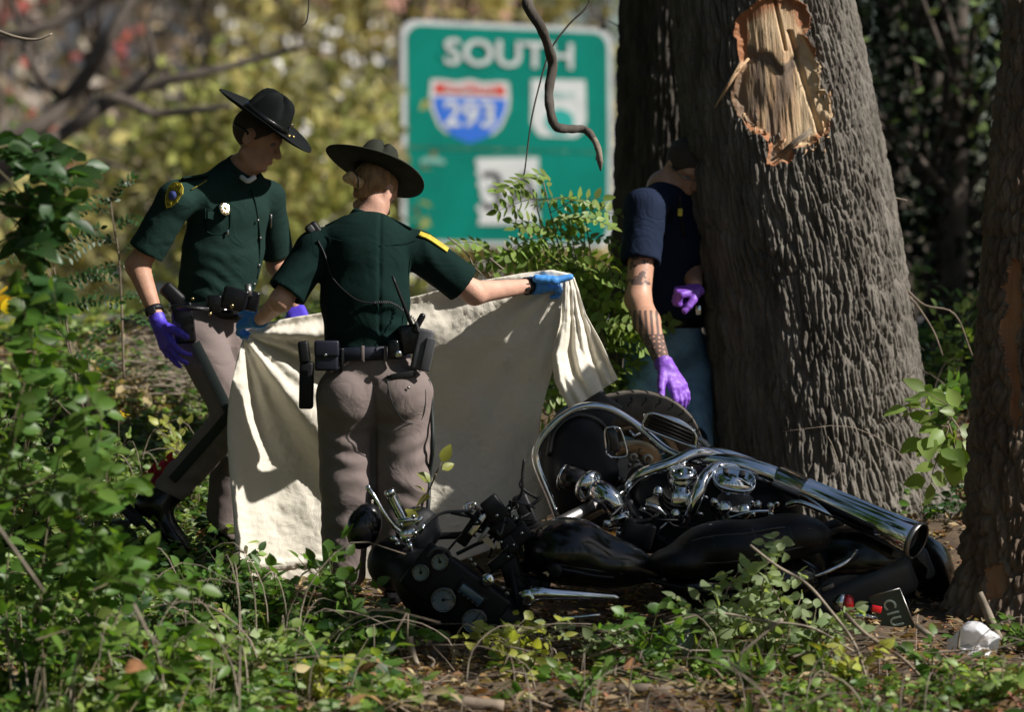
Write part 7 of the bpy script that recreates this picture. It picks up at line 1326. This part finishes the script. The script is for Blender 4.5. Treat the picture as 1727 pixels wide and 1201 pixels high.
# --- sticks
def spot(px, py):
    n = ((640, 'below the gauges'), (760, 'below the radio'), (880, 'below the tank'), (1000, 'below the lower grip'), (1120, 'left of the bluish scrap'), (1240, 'under the seat'), (1330, 'under the sunlit shrub'), (1430, 'under the tail lamp'), (1530, 'below the licence plate'), (9999, 'left of the white bag'))
    return next(t for x, t in n if px < x)
def sticks():
    y = -1.75
    def s(lb, pts, r, m=M_dead, yy=y, name='stick', sm=5): return solo(name, tube([P(a, b, yy if not isinstance(yy, tuple) else yy[0]+(yy[1]-yy[0])*i/(len(pts)-1)) for i, (a, b) in enumerate(pts)], r, 7, sm=sm), m, lb, 'stick')
    s('pale peeled stick standing crooked below the gauges', [(690, 1075), (698, 1110), (715, 1145), (738, 1172)], [.013, .011, .008])
    s('bent reddish stem with a sharp kink below the gauges', [(645, 1105), (665, 1070), (686, 1035), (688, 1036), (687, 1070), (690, 1100)], [.0045, .003], M_twig, sm=0)
    s('long thin grey twig arching from the seat down to the bottom', [(1265, 920), (1310, 955), (1360, 985), (1400, 1030), (1440, 1085), (1462, 1150), (1470, 1201)], [.0045, .006], yy=-1.8)
    s('arched pale dry stem curving below the sunlit shrub', [(1215, 1180), (1235, 1120), (1270, 1085), (1320, 1045), (1290, 1060)], [.008, .004])
    s('brown arched root curving up from the bottom centre', [(1010, 1195), (1030, 1160), (1070, 1150), (1120, 1155)], [.006, .004])
    s('thin horizontal twig in front of the pinned saddlebag', [(1100, 1060), (1200, 1035), (1290, 1048), (1370, 1060), (1440, 1100)], [.004, .004])
    s('dark branch leaning from the tail lamp down right', [(1425, 1035), (1460, 1070), (1520, 1110), (1560, 1150)], [.008, .005], M_twig)
    s('dead branch stub leaning on the right trunk above the white bag', [(1652, 1000), (1664, 1030), (1676, 1060), (1690, 1085)], [.012, .018, .014], yy=-1.15)
    s('pair of grey thin dead stalks, the left one, at the bottom right', [(1395, 1180), (1390, 1140), (1386, 1110)], [.004, .003]); s('pair of grey thin dead stalks, the right one, at the bottom right', [(1413, 1180), (1408, 1130), (1402, 1105)], [.004, .003])
    s('thick dark log lying flat at the bottom centre', [(1040, 1165), (1085, 1163), (1150, 1168), (1190, 1172)], [.02, .017], M_twig, yy=-2.2)
    s('dark log lying at the bottom left of centre', [(700, 1178), (780, 1186), (850, 1192)], [.022, .02], M_twig, yy=-2.4)
    s('thin tan stem slanting up in front of the bottom left plants', [(760, 1201), (778, 1150), (784, 1100)], [.004, .002])
    s('short split piece of dry wood right of the licence plate', [(1545, 1055), (1562, 1068), (1575, 1075)], [.009, .011, .007])
    s('short stem between the locust and the blanket top', [(825, 435), (850, 455)], [.004, .004], yy=.3); s('thin bare twig poking out from the right flank of the massive trunk', [(1494, 334), (1510, 334), (1530, 338)], [.006, .003], M_dead, yy=1.0)
    s('thin twig with kinks above the blanket, left of the shrub', [(755, 400), (785, 425), (800, 450), (812, 462)], [.003, .003], M_twig, yy=.25)
    used = set()
    for i in range(22):
        px = random.uniform(1180, 1620) if i % 2 else random.uniform(600, 1180); py = random.uniform(1090, 1190); a = random.uniform(-.9, 3.6); L = random.uniform(30, 95); y2 = -1.75-(py-1090)/100*.6; pal = random.randint(0, 1)
        lb_ = ('pale', 'brown')[pal]+(' long' if L > 62 else ' short')+' dry stick '+('rising' if math.sin(a) > .3 else 'lying')+' '+spot(px, py)+(', nearer the bike' if py < 1135 else '')
        if lb_ in used: continue
        used.add(lb_)
        solo('stick', tube([P(px, py, y2), P(px+math.cos(a)*L*.5+random.uniform(-8, 8), py-abs(math.sin(a))*L*.35, y2), P(px+math.cos(a)*L, py-abs(math.sin(a))*L*.55, y2-.05)], [random.uniform(.003, .007), .002], 5, sm=4), (M_dead, M_twig)[pal], lb_, 'stick', 'loose sticks in the foreground litter')
    # the crooked limb hanging in front of the sign
    c = [(886, -260), (880, -120), (889, -20), (891, 10), (912, 45), (925, 80), (932, 110), (926, 150), (928, 185), (937, 212), (958, 217), (985, 218), (1000, 232), (1010, 255), (1013, 288)]
    th = thing('hanging_branch', 'crooked dark branch hanging down in front of the green sign, with a pale broken tip', 'branch', P(889, -20, .1)); pts = smoothpath([P(a, b, .1+.06*math.sin(i*1.3)) for i, (a, b) in enumerate(c)], 7)
    n = len(pts); k = int(n*.86); rad = np.interp(np.arange(n), [0, n*.3, n*.62, n*.78, n-1], [.026, .020, .018, .016, .011])*(1+.12*vn(np.stack([np.arange(n)*.5, np.zeros(n), np.zeros(n)], -1), 3))
    part('limb', tube(pts[:k+1], list(rad[:k+1]), 12), M_bark2, th); part('broken_tip', tube(pts[k:], list(rad[k:-3])+[.009, .006, .002], 10), M_dead, th); part('splinter', tube([P(1008, 262, .1), P(1005, 270, .08)], [.008, .002], 5), M_bark2, th)
    solo('hanging_vine', tube([P(1010, -60, .2), P(993, 5, .2), P(960, 40, .2), P(928, 85, .2), P(908, 150, .2), P(895, 210, .2), P(886, 280, .2), P(883, 296, .2)], [.005, .003], 6, sm=5), M_bark2, 'thin dark vine dangling in front of the sign beside the crooked branch', 'vine')
    solo('twig', tube([P(522, -20, .2), P(520, 20, .2), P(516, 38, .2), P(508, 42, .2)], [.004, .002], 5, sm=4), M_bark2, 'tiny dark twig dangling from the top edge above the left trooper', 'twig')
    solo('branch', tube([P(-30, 40, -.5), P(20, 60, -.5), P(60, 66, -.5), P(88, 56, -.5)], [.008, .004], 7, sm=5), M_dead, 'bare pale branch reaching in at the upper left corner', 'branch')
    for (pts_, lb) in (([(1532, 500), (1550, 520), (1575, 560), (1590, 600)], 'thin root-like vine arching off the massive trunk\'s right side, upper one'), ([(1530, 490), (1560, 515), (1610, 530), (1640, 600)], 'thin vine arching from the massive trunk towards the right tree')): solo('hanging_vine', tube([P(a, b, .9) for a, b in pts_], [.006, .003], 6, sm=5), M_twig, lb, 'vine')
sticks()
# --- objects on the ground
def extras():
    b = P(178, 955, .42); th = thing('saddlebag', 'detached black motorcycle case lying on the ground left of the raised boot', 'saddlebag', b)
    part('case', rbox(P(172, 918, .45), (.135, .11, .085), ((1, .1, .04), (-.1, 1, 0), (-.04, 0, 1)), .03, 4), M_dgrey, th); part('lid', rbox(P(170, 886, .45), (.142, .115, .022), ((1, .1, .04), (-.1, 1, 0), (-.04, 0, 1)), .016, 4), M_dgrey, th); part('latch', rbox(P(190, 905, .33), (.02, .008, .02), None, .004), M_steel, th)
    def crumple(nm, lb, cat, c, r, m, seed, sc):
        v, F = iso(E(c, r), np.array(c)-np.array(r)*1.3, np.array(c)+np.array(r)*1.3, .006, 1); n = normals(v, F); q = (v-c)
        v = v+n*(max(r)*(.45*(1-2.2*np.abs(vn(q*sc, seed)))+.2*(1-2*np.abs(vn(q*sc*2.3, seed+1))))*.55)[:, None]; return solo(nm, (v, F), m, lb, cat)
    mb = mat('white_plastic', (.75, .75, .78), .35, trans=.3); crumple('plastic_bag', 'crumpled white plastic bag at the foot of the right tree', 'bag', P(1642, 1088, -1.35), (.070, .05, .085), mb, 4, 16)
    crumple('plastic_bag', 'scrap of white plastic on the right tree roots above the bag', 'bag', P(1712, 1050, -1.0), (.055, .03, .025), mb, 8, 20); crumple('paper_scrap', 'pale bluish scrap half buried under the motorcycle seat', 'scrap', P(1130, 1085, -1.45), (.085, .04, .05), mat('pale_blue_plastic', (.45, .55, .58), .6), 6, 13)
    crumple('stone', 'grey stone at the bottom edge below the gauges', 'stone', P(1190-510, 1188, -2.3), (.06, .04, .025), mat('grey_stone', (.22, .21, .20), .9, var=.3, vscale=20, bump=.6), 12, 9)
    for i, (px, py, lb) in enumerate(((1020, 1150, 'left dry orange curled leaf below the fuel tank'), (755, 1172, 'dry tan curled leaf at the bottom under the gauges'), (905, 1190, 'pinkish dry leaf at the bottom centre'), (210, 1130, 'blurred red-brown dead leaf low at the left'), (1050, 1125, 'dry twisted leaf below the yellow-green weed'))):
        v, f = L_WIDE; v = v*np.array((1, 1, 2.5)); y2 = -1.9 if px > 300 else -3.6; x, s_, n = nrm((.8, -.2, .3)), nrm((.2, .5, .8)), 0; n = np.cross(x, s_); solo('dead_leaf', (P(px, py, y2)+(v[:, :1]*x+v[:, 1:2]*s_+v[:, 2:]*n)*.06, f.tolist()), mat('orange_dead_leaf', (.42, .20, .09), .7, var=.3, vscale=30, trans=.3), lb, 'leaf')
extras()
# --- trees standing out of the picture at the right, whose crowns shade the scene
def shade_tree(x, y, h, lb, crowns, leaves=2600):
    z = float(ground_z(x, y)); th = thing('tree', lb, 'tree', (x, y, z)); part('trunk', tube([(x, y, z-.1), (x+.1, y, z+h*.4), (x-.1, y+.1, z+h)], [.22, .17, .08], 14, sm=5), M_bark2, th); ps = []; br = []
    for (cx, cy, cz, r, n) in crowns:
        c = np.array((cx, cy, cz)); br.append(tube([(x, y, min(z+h*.95, cz*.7)), (np.array((x, y, cz*.7))+c)/2+V3(0, 0, .2), c], [.03, .01], 7, sm=4)); ps.append(c+RNG.normal(size=(n, 3))*r*np.array((1, 1, .6)))
    part('branch', merge(br), M_bark2, th); ps = np.concatenate(ps); part('crown', bulk(L_COV, ps, rdir(len(ps), -.3), rdir(len(ps), 1.), RNG.uniform(.08, .15, len(ps))), G_mid, th, kind='stuff')

shade_tree(8.2, -8.2, 8.5, 'shade tree out of the picture to the right, its low boughs darkening the motorcycle', [
    (3.05, -2.40, 3.00, .17, 800), (3.35, -2.32, 3.02, .17, 800), (3.65, -2.14, 3.05, .17, 800), (3.98, -2.08, 3.06, .15, 800), (4.30, -2.06, 3.06, .14, 700),
 (7.5, -8.2, 9.2, .9, 1500), (8.5, -8.8, 9.6, .9, 1500)])
for (x, y, z0, z1, rd, nn, lb) in ((-4.6, -10.5, 8.5, 13, 4.6, 12000, 'tall tree out of the picture behind the viewpoint at the left, spreading overhead'), (-5.6, -1.5, 2, 12, 2.2, 9000, 'tall dense tree out of the picture to the left of the troopers'), (-7.5, 6.5, 2, 11, 2.4, 7000, 'tall dense tree out of the picture, far left behind the bank'), (7.8, 2.4, 3.4, 9, 1.5, 5000, 'dense tree out of the picture to the right, shading the back of the slope'), (9.6, 7.5, 3.5, 12, 1.9, 6000, 'dense tree out of the picture to the right, shading the dark wood'), (-5.2, 1.5, 1.2, 10, 1.8, 6000, 'dense tree out of the picture to the left, level with the bank'), (-4.6, -4.2, 1.0, 9, 1.5, 6000, 'dense tree out of the picture to the left, level with the vine')):
    z = float(ground_z(x, y)); tt = thing('tree', lb, 'tree', (x, y, z)); part('trunk', tube([(x, y, z-.1), (x, y, z1)], [.2, .1], 12), M_bark2, tt); crown_over(tt, x, y, z0, z1, rd, nn, int(x*10+99), G_dark, 2.)
for i, (x, y, h) in enumerate(((-6, -17, 9), (-1.5, -19, 10), (3.5, -18, 9), (8.5, -15, 10), (10, -9, 8), (-9, -12, 9), (-7.5, -5, 8), (11.5, -3.5, 7), (-10, 1, 8))):
    z = float(ground_z(x, y)); far_tree('woodland_tree', 'leafy woodland tree out of the picture, '+('behind the viewpoint, left end', 'behind the viewpoint, centre', 'behind the viewpoint, right end', 'behind the viewpoint, far right', 'far right of the viewpoint', 'far left behind the viewpoint', 'left of the viewpoint', 'right of the shade tree', 'left beyond the viewpoint')[i], x, y, h, 4.2, ('green', 'dark'), 1500, .30, .16, 'woodland trees round the viewpoint', .05, 1.6)
